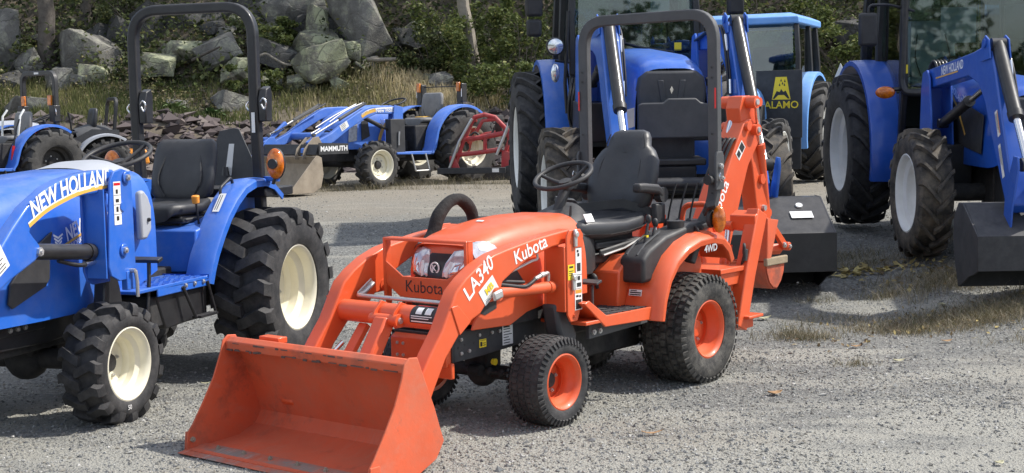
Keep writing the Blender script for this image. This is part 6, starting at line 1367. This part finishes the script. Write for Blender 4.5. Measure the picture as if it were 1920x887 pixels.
def cab_tractor(T, P):
    """large tractor: P holds the measures that differ from one to the next."""
    R, F = P['rear'], P['front']                                   # (radius, width, track half, rim radius, lugs)
    ty = tyre_lugged(R[0], R[1], R[3]+.01, R[4], .045, R[1]*.62, .045, .15, na=44); rm = rim_mesh(R[3], R[1], R[1]*.02, .16, 40)
    w = R[1]
    _, tm, rmm = wheel(T, (0, R[2], R[0]-.01), 1, ty, rm, P['rub'], P['rim'], w*.02, .13, 8, .17, P.get('hub', P['rim']))
    wheel(T, (0, -R[2], R[0]-.01), -1, tm, rmm, P['rub'], P['rim'], w*.02, .13, 8, .17, P.get('hub', P['rim']))
    wb = P['wb']
    ty = tyre_lugged(F[0], F[1], F[3]+.01, F[4], .036, F[1]*.62, .036, .15, na=40); rm = rim_mesh(F[3], F[1], P.get('fdisc', -.03), .11, 40)
    _, tm, rmm = wheel(T, (wb, F[2], F[0]-.01), 1, ty, rm, P['frub'], P['rim'], P.get('fdisc', -.03), .10, 8, .14, P.get('hub', P['rim']), steer=P.get('steer', 0))
    wheel(T, (wb, -F[2], F[0]-.01), -1, tm, rmm, P['frub'], P['rim'], P.get('fdisc', -.03), .10, 8, .14, P.get('hub', P['rim']), steer=P.get('steer', 0))
    u = MB().bb(-.35, wb+.25, -.22, .22, R[0]*.62, R[0]*1.25).cyl((0, -R[2], R[0]-.01), (0, R[2], R[0]-.01), .13, .13, 16).cyl((wb, -F[2], F[0]-.01), (wb, F[2], F[0]-.01), .075, .075, 14).sphere((wb, 0, F[0]), .16).bb(.5, wb-.5, -.34, .34, R[0]*.55, R[0]*.9).bb(wb-.25, wb+.6, -.18, .18, F[0]*.9, F[0]*1.5)
    u.build('underbody', UNDER, T, bevel=.015)
    m = P['mat']; hz, hx = P['hood_z'], P['hood_x']; hw = P['hood_w']; y0 = 0
    S = [(P['cab'][1]-.02, hw*1.02, hz-.75, hz+.03), (wb*.6, hw*1.02, hz-.75, hz+.02), (wb, hw, hz-.74, hz), (hx-.22, hw*.97, hz-.72, hz-.035), (hx-.10, hw*.95, hz-.70, hz-.06), (hx-.03, hw*.92, hz-.68, hz-.085), (hx, hw*.88, hz-.66, hz-.12)]
    hood = MB().ring_loft([ring_y(x, w_, zb, zt, 4.0, 24) for x, w_, zb, zt in S], closed=False).build('hood', m, T, smooth=60)
    g = [(-hw*.78, hz-.66), (-hw*.86, hz-.30), (-hw*.80, hz-.20), (-hw*.60, hz-.135), (hw*.60, hz-.135), (hw*.80, hz-.20), (hw*.86, hz-.30), (hw*.78, hz-.66)]
    gr = MB().prism(g, hx-.06, hx+.012, 'x').build('grille', GREYST, hood, bevel=.03, seg=3)
    for s in (1, -1): MB().prism([(s*hw*.20, hz-.22), (s*hw*.34, hz-.22), (s*hw*.16, hz-.62), (s*hw*.06, hz-.62)], hx+.0125, hx+.022, 'x').build('grille_rib', GREYST, gr, bevel=.008)
    MB().prism([(-.015, hz-.30), (0, hz-.27), (.015, hz-.30), (0, hz-.34)], hx+.013, hx+.016, 'x').build('grille_emblem', CHROME, gr)
    for s in (1, -1): MB().prism([(wb*.62, hz-.55), (wb*.62, hz-.24), (wb*.92, hz-.22), (hx-.30, hz-.30), (hx-.34, hz-.62)], s*hw*1.015, s*hw*1.03).build('side_vent', BLACKM, hood, bevel=.004)
    MB().bb(wb+.1, hx+.05, -.20, .20, F[0]*.8, hz-.62).build('front_support', BLACKM, T, bevel=.02)
    # fenders
    FR, y_in, y_out = P['fender']
    for s in (1, -1):
        f = fender_arc(T, 0, R[0]-.02, FR, radians(150), radians(5), s*y_in, s*y_out, m, foot=[(FR+.01, R[0]-.12), (FR-.02, R[0]-.24)], lipd=.05)
        MB().prism([(FR*.98, R[0]-.2), (FR*.9, R[0]+.3), (FR*.55, R[0]+FR*.78), (0, R[0]+FR*.96), (-FR*.6, R[0]+FR*.72), (-FR*.6, R[0]-.1)], s*(y_in-.01), s*y_in).build('fender_wall', BLACKM, f)
    c = P['cab']; C = cab(T, c[0], c[1], c[2], c[3], c[4], P['roof'], P.get('post', BLACK), c[5], wrap=P.get('wrap', False))
    return hood, C
def build_center():
    T = thing('blue_tractor', 'large blue cab tractor with raised loader arms, behind the orange tractor', 'tractor', (1.16, 15.1, .455), heading(-.08), pitch=.06)
    P = dict(rear=(.80, .46, .90, .43, 20), front=(.585, .36, .90, .33, 18), wb=2.40, rub=RUB, frub=RUBD, rim=WHITER, hub=UNDER, mat=BLUE, hood_z=1.80, hood_x=2.86, hood_w=.36, fender=(.93, .62, .88), cab=(-.50, .98, .62, .90, 2.62, 1.62), roof=BLUESHADE)
    hood, C = cab_tractor(T, P)
    cab_loader(T, .56, .03, (1.55, 1.92), (2.72, 2.00), (3.62, .62), BLUE, w=.155)
    dumped_bucket(T, 3.70, -.11, 1.04, BLACK, 1.12)
    q = MB().prism([(-.34, 1.10), (-.34, 1.38), (-.30, 1.40), (-.12, 1.40), (-.08, 1.435), (.16, 1.435), (.20, 1.40), (.30, 1.38), (.30, 1.10)], 3.10, 3.125, 'x').bb(2.88, 3.10, -.30, -.26, 1.12, 1.34).bb(2.88, 3.10, .22, .26, 1.12, 1.34).build('front_guard', GREYST, T, bevel=.012)
    MB().bb(2.80, 3.16, -.36, .32, .62, .72).bb(2.80, 3.10, -.30, .26, .86, .92).bb(2.86, 3.08, -.18, .18, .72, .86).build('front_bumper', BLACK, T, bevel=.015)
    MB().prism([(-.52, 1.16), (-.52, 1.32), (-.36, 1.36), (-.36, 1.2)], 3.08, 3.09, 'x').build('guard_bracket', ZINC, T)
    for s in (1, -1):
        mr = mirror(T, (1.02, s*1.0, 2.30), s); MB().box((1.02, s*1.0, 2.04), (.07, .15, .17)).build('lower_mirror', PLASTIC, mr, bevel=.03, seg=3)
        MB().tube([(1.0, s*.66, 1.70), (1.03, s*.80, 1.72)], .012, 7).build('lamp_arm', BLACK, T)
        lm = MB().lathe([(.001, .03), (.075, .03), (.088, .015), (.09, -.02), (.05, -.06), (.001, -.07)], 22, (1.06, s*.80, 1.86), 'x').build('work_lamp', PLASTIC, T, smooth=50)
        MB().lathe([(.001, .041), (.05, .038), (.076, .031)], 22, (1.06, s*.80, 1.86), 'x').build('lamp_lens', LAMPM, lm, smooth=50)
        MB().sphere((1.06, s*.80, 1.60), .085, 14, 10, (.3, .5, 1.1)).build('side_lamp', LAMPM, T)
        MB().tube([(1.00, s*.66, 2.2), (1.02, s*.70, 1.5), (1.0, s*.68, 1.2)], .018, 8).build('grab_rail', BLACK, T, smooth=60)
    hs = MB()
    for k_ in range(4): hs.tube([(1.15, -.55-.03*k_, 1.55), (1.25, -.60-.03*k_, 1.35), (1.22, -.58-.03*k_, 1.1), (1.3, -.52, .95)], .014, 7, smoothn=4)
    hs.build_each('hydraulic_hose', BLACK, T, smooth=60)
    MB().tube([(1.04, -.15, 1.90), (1.03, .05, 1.84), (1.03, .38, 1.79)], .010, 6).cyl((1.02, -.15, 1.90), (1.06, -.15, 1.90), .05, .05, 14).build('wiper', BLACK, T)
    MB().bb(.2, .21, .30, .50, 2.10, 2.5).build('window_paper', WHITE, T)
    MB().bb(.97, .975, .40, .47, 1.80, 1.88).build('windscreen_sticker', YELLOW, T)
build_center()
def build_right():
    T = thing('blue_tractor', 'blue cab tractor with amber side lamp and loader, at right edge', 'tractor', (4.206, 13.94, .46), heading(.007), pitch=.06)
    P = dict(rear=(.74, .42, .78, .40, 20), front=(.545, .29, .74, .32, 18), wb=2.09, rub=RUB, frub=RUBD, rim=WHITER, hub=UNDER, fdisc=-.05, mat=BLUESHADE, hood_z=1.50, hood_x=2.75, hood_w=.34, fender=(.88, .58, .86), cab=(-.55, .98, .60, .82, 2.45, 1.36), roof=BLUESHADE, wrap=True)
    hood, C = cab_tractor(T, P)
    LD = cab_loader(T, .50, 0, (1.66, 1.50), (3.16, 1.70), (3.74, .64), BLUESHADE)
    dumped_bucket(T, 3.52, .0, .84, BLACKM, .92, bolts=False, label=False)
    for s in (1, -1):
        lp = MB().sphere((1.10, s*.80, 1.335), .09, 18, 12, (.45, 1.0, .62)).build('turn_signal', AMBER, T)
        MB().tube([(1.0, s*.58, 1.36), (1.06, s*.72, 1.36)], .02, 8).build('lamp_arm', BLACK, lp)
        mirror(T, (1.0, s*.94, 1.90), s)
        MB().tube(fillet([(1.0, s*.61, 2.4), (1.02, s*.63, 1.42), (1.06, s*.61, 1.33), (1.16, s*.42, 1.32)], .07, 6), .032, 10).build('cab_guard_bar', BLACK, T, smooth=60)
        MB().bb(.62, .96, s*.50, s*.60, .66, .74).bb(.66, .94, s*.54, s*.66, .42, .46).build('cab_step', BLACK, T, bevel=.01)
        hs = MB()
        for k_ in range(4): hs.tube([(1.60, s*(.36+.03*k_), 1.45), (1.52, s*(.40+.03*k_), 1.62), (1.45, s*(.44+.03*k_), 1.45), (1.42, s*(.46+.02*k_), 1.1), (1.36, s*(.48+.02*k_), .85)], .014, 7, smoothn=5)
        hs.build_each('hydraulic_hose', BLACK, T, smooth=60)
        MB().tube([(1.56, s*.46, 1.48), (1.52, s*.46, 1.56)], .02, 8).tube([(1.40, s*.52, 1.0), (1.36, s*.53, .88)], .022, 8).build('hose_fitting', ZINC, T, smooth=60)
    MB().bb(1.012, 1.014, -.615, -.575, 1.50, 1.58).build('post_sticker', YELLOW, T)
    s = -1
    lettering('arm_name', 'NEW HOLLAND', WHITEP, LD, side_fn(2.0, -.5655, 1.515, -1, .13), .10, .018, .1, .8)
    ribbon('arm_stripe', [(1.85, 1.478), (2.45, 1.555)], 0, .012, -.5655, GOLD, LD, s=-1)
    lettering('hood_model', 'WORKMASTER 75', WHITEP, hood, side_fn(1.55, -.349, 1.28, -1, -.95), .05, .008, .1)
    lettering('hood_name', 'NEW HOLLAND', WHITEP, hood, side_fn(1.42, -.349, 1.42, -1, -.35), .085, .018, .1, .8)
    leaf_emblem(hood, -.352, 1.95, 1.30, .055, WHITEP)
    ribbon('hood_stripe', [(1.45, 1.40), (1.75, 1.22), (1.98, 1.00)], 0, .03, -.349, GOLD, hood, s=-1)
    decal('warning_label', LD, side_fn(3.36, -.5665, 1.28, -1, -1.1), .20, .06, WHITE, head=(.2, ORLAB), lines=4)
    decal('warning_label', LD, side_fn(3.46, -.5665, 1.04, -1, -1.1), .26, .05, WHITE, lines=3)
    MB().tube([(1.04, -.35, 1.56), (1.03, -.10, 1.46), (1.02, .15, 1.40)], .010, 6).build('wiper', BLACK, T)
    MB().bb(-.30, -.29, .10, .45, 1.75, 2.1).build('window_paper', WHITE, T)
build_right()
def build_alamo():
    T = thing('older_cab_tractor', 'older light blue cab tractor with black side panel and yellow sign', 'tractor', (3.62, 20.2, .60), heading(.42))
    P = dict(rear=(.70, .44, .74, .42, 18), front=(.45, .28, .70, .27, 16), wb=2.2, rub=RUBO, frub=RUBO, rim=WHITER, mat=BLUEL, hood_z=1.30, hood_x=3.0, hood_w=.36, fender=(.84, .52, .82), cab=(-.55, .80, .68, .75, 2.16, 1.25), roof=BLUEL)
    cab_tractor(T, P)
    pn = MB().prism([(.22, .62), (.22, 1.52), (.84, 1.52), (.84, .62)], 1.22, 1.24, 'x').prism([(.54, .20), (.50, .70), (.82, .70), (.82, .20)], 1.20, 1.22, 'x').bb(.82, 1.22, .34, .38, .95, 1.2).build('side_panel', BLACKM, T, bevel=.004)
    y0, z0 = .56, 1.13
    sg = MB().prism([(y0-.125, z0), (y0+.125, z0), (y0+.075, z0+.30), (y0-.075, z0+.30)], 1.2405, 1.2425, 'x').build('yellow_emblem', YELLOW, pn)
    MB().prism([(y0-.115, z0+.01), (y0-.06, z0+.115), (y0-.02, z0+.10), (y0, z0+.14), (y0+.03, z0+.10), (y0+.06, z0+.12), (y0+.115, z0+.01), (y0+.09, z0+.01), (y0+.04, z0+.06), (y0-.04, z0+.06), (y0-.09, z0+.01)], 1.2426, 1.2436, 'x').build('emblem_print', INK, sg)
    for dy, dz in ((-.02, .20), (.02, .22), (.045, .20), (.05, .25), (.0, .26)): MB().prism([(y0+dy-.012, z0+dz-.02), (y0+dy+.012, z0+dz-.02), (y0+dy, z0+dz+.02)], 1.2426, 1.2436, 'x').build('emblem_print', INK, sg)
    lettering('sign_lettering', 'ALAMO', YELLOW, pn, plane_fn((1.2425, y0, z0-.115), (0, 1, 0), (0, 0, 1)), .135, .012, center=True)
    MB().prism([(.78, 1.30), (.93, 1.66), (1.10, 1.30)], -.92, -.91, 'x').build('marker_triangle', WHITE, T, bevel=.004)
    MB().bb(-.90, -.89, .90, .98, 1.34, 1.46).build('marker_backing', BLACK, T)
    rd = thing('red_board', 'narrow red board standing on the gravel beside the older tractor rear tyre', 'board', (6.45, 28.5-7.3, .62), .2)
    MB().prism([(-.10, 0), (.10, 0), (.09, .42), (-.08, .42)], -.02, .02).build('board_panel', RED, rd, bevel=.004); MB().prism([(-.03, .02), (.05, .02), (.03, .09)], -.026, -.0205).build('board_mark', WHITE, rd)
build_alamo()
def old_compact(T, o):
    """open-station compact tractor seen from a distance."""
    m = o['mat']; R, F = o['rear'], o['front']
    ty = tyre_lugged(R[0], R[1], R[3]+.01, 16, .04, .13, .055, .6, na=40); rm = rim_mesh(R[3], R[1], 0, .10, 36); RM = o.get('rim', CREAM)
    _, tm, rmm = wheel(T, (0, R[2], R[0]-.01), 1, ty, rm, RUBO, RM, 0, .08, 6, .12, UNDER)
    wheel(T, (0, -R[2], R[0]-.01), -1, tm, rmm, RUBO, CREAM, 0, .08, 6, .12, UNDER)
    wb = o['wb']; ty = tyre_lugged(F[0], F[1], F[3]+.01, 16, .028, .09, .04, .6, na=36); rm = rim_mesh(F[3], F[1], .015, .07, 36)
    _, tm, rmm = wheel(T, (wb, F[2], F[0]-.01), 1, ty, rm, RUBO, CREAM, .015, .06, 6, .09, UNDER)
    wheel(T, (wb, -F[2], F[0]-.01), -1, tm, rmm, RUBO, CREAM, .015, .06, 6, .09, UNDER)
    MB().bb(-.3, wb+.4, -.18, .18, .38, .66).cyl((0, -.6, R[0]), (0, .6, R[0]), .09, .09).cyl((wb, -.6, F[0]), (wb, .6, F[0]), .05, .05).bb(.3, 1.2, -.40, .40, .36, .50).bb(.2, .8, -.35, .35, .50, .88).build('underbody', UNDER, T, bevel=.02)
    S = [(1.00, .30, .62, 1.14), (1.3, .31, .58, 1.19), (1.6, .31, .56, 1.18), (1.9, .30, .56, 1.12), (2.1, .28, .56, 1.03), (2.2, .24, .58, .93), (2.24, .18, .60, .84)]
    hood = MB().ring_loft([ring_y(x, w, zb, zt, 3.6) for x, w, zb, zt in S], closed=False).build('hood', m, T, smooth=60)
    for s in (1, -1):
        MB().prism([(2.06, .66), (2.04, .90), (1.97, 1.02), (1.88, .98), (1.90, .68)], s*.296, s*.307).build('headlamp', LAMP, hood, bevel=.01)
        MB().prism([(1.82, .68), (1.82, .95), (1.70, 1.0), (1.66, .74)], s*.305, s*.317).build('side_vent', BLACKM, hood, bevel=.01)
        f = fender_arc(T, 0, R[0]-.04, R[0]+.10, radians(125), radians(25), s*.38, s*.62, m, foot=[(.66, .56), (.72, .47)], lipd=.04)
        MB().prism([(.70, .50), (.55, .84), (.2, 1.02), (-.25, 1.0), (-.25, .5)], s*.37, s*.385).build('fender_wall', BLACKM, f)
        MB().prism([(.66, .50), (1.40, .50), (1.40, .47), (.66, .45)], s*.25, s*.60).build('floor_board', m, T, bevel=.006)
        MB().tube(fillet([(1.12, s*.60, .47), (1.08, s*.64, .22), (.80, s*.64, .22), (.84, s*.60, .47)], .02), .014, 7).build('step', ZINC if o.get('loader') else BLACK, T, smooth=60)
    MB().bb(2.20, 2.235, -.16, .16, .60, .86).build('grille', BLACKM, hood, bevel=.02)
    seat_simple(T, .10, .96, .22, o.get('seat', GREYW), .36, lean=.06, depth=.42)
    steering_wheel(T, (.90, 0, 1.22), .19, .35, 0, PLASTIC, 3, (1.02, 0, 1.0))
    return hood
def build_mid():
    T = thing('blue_tractor', 'older blue compact tractor with mud caked loader bucket, on gravel before the bank', 'tractor', (-1.119, 21.70, .585), heading(.746))
    hood = old_compact(T, dict(mat=BLUEF, rear=(.56, .38, .60, .29), front=(.345, .26, .60, .205), wb=1.80, loader=True))
    LD = part('loader', T)
    arm = [(1.28, 1.05), (1.32, 1.16), (1.5, 1.175), (1.80, 1.165), (1.95, 1.13), (2.25, .98), (2.55, .80), (2.95, .64), (3.05, .60), (3.05, .50), (2.90, .52), (2.50, .68), (2.20, .86), (1.95, .98), (1.70, 1.06)]
    for s in (1, -1):
        a = MB().prism(arm, s*.45, s*.52).build('loader_arm', BLUEF, LD, bevel=.012)
        MB().prism([(1.22, .60), (1.22, 1.15), (1.38, 1.18), (1.46, .60)], s*.53, s*.545).prism([(1.22, .60), (1.22, 1.15), (1.38, 1.18), (1.46, .60)], s*.42, s*.435).build('loader_mast', BLUEF, LD, bevel=.004)
        MB().bb(1.20, 1.48, s*.44, s*.56, .42, .98).build('mast_bracket', BLACKM, LD, bevel=.01)
        MB().tube([(1.34, s*.57, .60), (1.33, s*.575, .80)], .014, 8).build('mast_pin', ZINC, LD)
        cylinder_ram(LD, (1.95, s*.485, 1.02), (1.36, s*.485, .78), .03, .6, BLACK, BLACK)
        cylinder_ram(LD, (1.92, s*.50, 1.20), (2.85, s*.50, .78), .024, .5, GREYST, ZINC, 'bucket_cylinder')
        MB().tube([(1.86, s*.42, 1.22), (2.2, s*.40, 1.10), (2.6, s*.42, .90), (2.85, s*.44, .80)], .010, 7, smoothn=4).tube([(1.95, s*.36, 1.20), (2.35, s*.35, 1.04), (2.7, s*.36, .88)], .010, 7, smoothn=4).build_each('steel_pipe', ZINC if s > 0 else BLACKM, LD, smooth=60)
        MB().prism([(2.72, .60), (2.82, .76), (2.92, .75), (3.08, .60), (3.12, .46), (2.90, .44)], s*.40, s*.41).prism([(2.72, .60), (2.82, .76), (2.92, .75), (3.08, .60), (3.12, .46), (2.90, .44)], s*.56, s*.57).build('carrier_plate', RUST if s > 0 else BLUEF, LD, bevel=.004)
        MB().tube([(2.55, s*.48, .95), (2.85, s*.48, .72), (2.95, s*.48, .66)], 0, rect=(.05, .06), up=(0, 1, 0)).build('bucket_link', BLUEF, LD, bevel=.006)
    MB().cyl((2.45, -.46, .76), (2.45, .46, .76), .05, .05, 14).build('cross_tube', BLUEF, LD)
    decal('warning_label', LD, side_fn(2.36, .5205, .82, 1, .5), .15, .09, WHITE, lines=4)
    ribbon('hood_stripe', dense([(1.98, 1.04), (1.85, 1.10), (1.65, 1.125), (1.35, 1.13)]), 0, .022, .5205, WHITEP, LD)
    ribbon('hood_stripe', dense([(1.98, 1.0), (1.88, 1.05), (1.72, 1.09)]), 0, .05, .5205, GOLD, LD)
    lettering('arm_name', 'New Holland', WHITEP, LD, curve_fn([(1.72, 1.078), (1.30, 1.085)], .5205, .002), .082, .02)
    ribbon('hood_stripe', dense([(1.46, .62), (1.44, .72), (1.36, .86), (1.22, .96)]), 0, .06, .318, GOLD, hood)
    leaf_emblem(hood, .32, 1.42, .93, .06, WHITEP)
    B = part('bucket', T)
    pr = [(3.55, .02), (3.15, .02), (3.02, .10), (2.97, .25), (2.98, .40), (3.06, .50)]
    MB().prism(offset_sheet(pr, -.012), -.80, .80).build('bucket_shell', RUST, B, smooth=30)
    for s in (1, -1): MB().prism([(3.58, .01), (3.50, .08), (3.10, .48), (3.06, .51), (2.98, .48), (2.955, .25), (3.0, .08), (3.14, .01)], s*.80, s*.815).build('side_plate', RUST, B, bevel=.004)
    bk = MB().prism([(2.93, .50), (2.93, .62), (3.0, .66), (3.06, .52)], -.78, .78).build('bucket_back', BLACKM, B, bevel=.004)
    lettering('bucket_lettering', 'MAMMUTH', WHITEP, bk, lambda a, c: (2.925, .35+.0+a*.8-.38*0, .525+c), .085, .03)
    lettering('side_lettering', 'MAMMUTH', WHITEP, MB().prism([(2.50, .52), (2.50, .66), (3.02, .68), (3.02, .52)], .80, .81).build('bucket_carrier', BLACKM, B), side_fn(2.99, .811, .565), .095, .03)
    # folded roll bar with marker lamps
    for s in (1, -1):
        p = MB().tube([(-.18, s*.44, .80), (-.02, s*.44, 1.06), (-.10, s*.44, 1.30)], 0, rect=(.07, .07), up=(0, 1, 0)).build('roll_bar_post', BLACK, T, bevel=.01)
        MB().bb(-.16, -.05, s*.38, s*.50, 1.22, 1.50).build('roll_bar_hinge', BLACK, p, bevel=.01)
        MB().bb(-.055, -.02, s*.40, s*.47, 1.38, 1.52).build('marker_lamp', AMBER, p, bevel=.008)
        MB().bb(-.049, -.045, s*.485, s*.495, 1.30, 1.42).build('post_label', WHITE, p)
    MB().tube([(-.12, -.44, 1.46), (-.12, .44, 1.46)], .008, 6).build('roll_bar_wire', BLACK, T)
    MB().bb(-.30, -.18, -.42, .42, .86, .94).build('rear_cross_member', BLACK, T)
    MB().box((.30, 0, 1.005), (.20, .16, .012), (0, .05, .2)).build('seat_foam_patch', GOLD, T, bevel=.004)
    # red implement hung on behind
    I = thing('red_implement', 'dark red three point implement with black scraper board, behind older blue tractor', 'implement', (-.40, 20.75, .58), heading(.12))
    q = lambda a, r=.04, mt=RED, n='frame_tube', rect=None: MB().tube(a, r, 8, rect=rect, up=(0, 0, 1) if rect else None).build(n, mt, I, bevel=.004 if rect else 0, smooth=50)
    Z = lambda u, v, x=0: (x, (u-912)*.00787, (347-v)*.00787)      # laid out across the implement
    q([Z(856, 318), Z(874, 268), Z(896, 222)], .03); q([Z(848, 316, .06), Z(868, 266, .06), Z(893, 224, .06)], .022, ZINC, 'chrome_ram')
    q([Z(938, 292, .06), Z(955, 252, .06), Z(968, 218, .06)], .024, ZINC, 'chrome_ram'); q([Z(950, 300), Z(962, 262), Z(975, 225)], .03)
    q([Z(868, 263), Z(905, 260), Z(952, 252)], .038); q([Z(858, 292), Z(900, 288), Z(946, 282)], .034); q([Z(896, 222), Z(915, 217), Z(935, 222), Z(952, 240), Z(962, 262)], .034, RED, 'top_hook'); q([Z(900, 248), Z(912, 228), Z(935, 226)], .028, RED, 'top_hook')
    q([Z(872, 268, -.5), Z(905, 255, -.6), Z(955, 248, -.5)], .034); q([Z(896, 222), Z(890, 228, -.45), Z(868, 300, -.6)], .03); q([Z(962, 262), Z(955, 262, -.5), Z(952, 310, -.6)], .03); q([Z(915, 285), Z(916, 260)], .03)
    MB().prism([(-.50, .20), (-.50, .42), (-.42, .42), (-.34, .20)], -.02, .04, 'x').build('end_plate', RED, I, bevel=.004); MB().prism([(.26, .20), (.28, .50), (.42, .46), (.46, .20)], -.02, .03, 'x').build('end_plate', RED, I, bevel=.004)
    MB().bb(.02, .10, -.68, .34, .16, .25).build('scraper_board', BLACKM, I, bevel=.008); MB().tube([(.06, .34, .22), (.0, .55, .30), (-.1, .75, .40)], 0, rect=(.08, .03), up=(0, 0, 1)).build('side_wing', BLACKM, I); MB().tube([(.04, .34, .18), (.0, .60, .02), (-.05, .80, -.08)], 0, rect=(.05, .03), up=(0, 0, 1)).build('side_wing', BLACKM, I)
    MB().bb(-.7, -.62, -.6, .6, .02, .20).build('rear_board', BLACKM, I, bevel=.008)
    MB().bb(.101, .104, .14, .24, .18, .235).build('implement_label', WHITE, I)
    MB().tube([Z(880, 262, -.1), Z(895, 250, -.15), Z(915, 268, -.1), Z(930, 245, -.2)], .018, 7, smoothn=4).build('hydraulic_hose', BLACK, I, smooth=60)
    MB().lathe([(.10, -.05), (.16, -.05), (.16, .05), (.10, .05), (.10, -.05)], 18, (-.25, .22, .86), 'y').build('guide_wheel', RUBO, I)
build_mid()
def build_left_far():
    T = thing('blue_tractor', 'blue tractor with amber lamps on its roll bar, far left in front of bank', 'tractor', (-6.62, 19.4, .58), heading(.66)); T.scale = (.86, .86, .86)
    old_compact(T, dict(mat=BLUE, rear=(.55, .38, .58, .28), front=(.33, .25, .58, .20), wb=1.75, seat=GREYW, rim=UNDER))
    rb = roll_bar(T, -.22, .44, .75, 1.98, BLACK, (.075, .075), rnd=.16)
    for s in (1, -1):
        MB().bb(-.18, -.15, s*.41, s*.31, 1.46, 1.62).build('marker_lamp', AMBER, rb, bevel=.008); MB().bb(-.26, -.14, s*.36, s*.50, 1.20, 1.46).build('roll_bar_hinge', BLACK, rb, bevel=.01)
        MB().tube([(-.18, s*.50, 1.30), (-.16, s*.53, 1.36), (-.17, s*.50, 1.40)], .010, 6).build('hitch_pin', CHROME, rb)
        MB().tube(fillet([(.30, s*.45, .98), (.22, s*.45, 1.10), (-.05, s*.45, 1.14), (-.16, s*.45, 1.05)], .05), .016, 8).build('grab_handle', GREYP, T, smooth=60)
    MB().bb(-.185, -.18, -.06, .06, 1.965, 1.995).build('bar_label', WHITE, rb)
    MB().bb(-.12, .12, .10, .38, 1.00, 1.10).build('red_box', RED, T, bevel=.01)
    MB().tube([(.34, -.22, .98), (.30, -.24, 1.30), (.22, -.23, 1.40)], .018, 8).tube([(.34, .22, .98), (.30, .24, 1.30), (.22, .23, 1.40)], .018, 8).build('seat_piping', WHITER, T, smooth=60)
    lv = MB().tube([(.62, .48, .70), (.56, .50, 1.05), (.50, .52, 1.25)], .014, 7, smoothn=3).build('lever', BLACK, T, smooth=60); MB().tube([(.63, .48, .62), (.60, .485, .84)], .022, 8).build('lever_grip', REFRED, lv)
    G = thing('grey_tractor', 'small grey machine with thin black roll bar, right of the far left tractor', 'tractor', (-6.10, 20.9, .60), heading(1.05)); G.scale = (.88, .88, .88)
    old_compact(G, dict(mat=GREYP, rear=(.44, .30, .46, .22), front=(.26, .20, .46, .15), wb=1.40, seat=VINYL, rim=UNDER))
    rb = roll_bar(G, -.15, .30, .65, 1.52, BLACK, (.055, .055), rnd=.14, lean=.10); MB().bb(-.125, -.12, -.31, -.28, 1.0, 1.12).build('bar_label', WHITE, rb)
    b = MB().ring_loft([ring_y(.42, .30, .60, 1.02, 3), ring_y(.2, .34, .60, 1.10, 3), ring_y(-.1, .34, .6, 1.08, 3), ring_y(-.3, .30, .6, .95, 3)], closed=False).build('engine_cover', GREYST, G, smooth=60)
    MB().prism([(-.10, .75), (-.10, .92), (.15, .94), (.15, .75)], .35, .36).build('cover_badge', GREYP, b)
    lettering('cover_lettering', 'CASE', WHITEP, b, side_fn(.36, .362, .70), .12, .02)
    MB().prism([(-.75, .42), (-.70, .66), (-.48, .68), (-.36, .60), (-.40, .42)], .10, .40).build('orange_housing', ORLAB, G, bevel=.03)
    MB().tube([(.5, .30, .7), (.52, .32, 1.1), (.56, .34, 1.3)], .016, 7).build('control_lever', BLACK, G)
build_left_far()
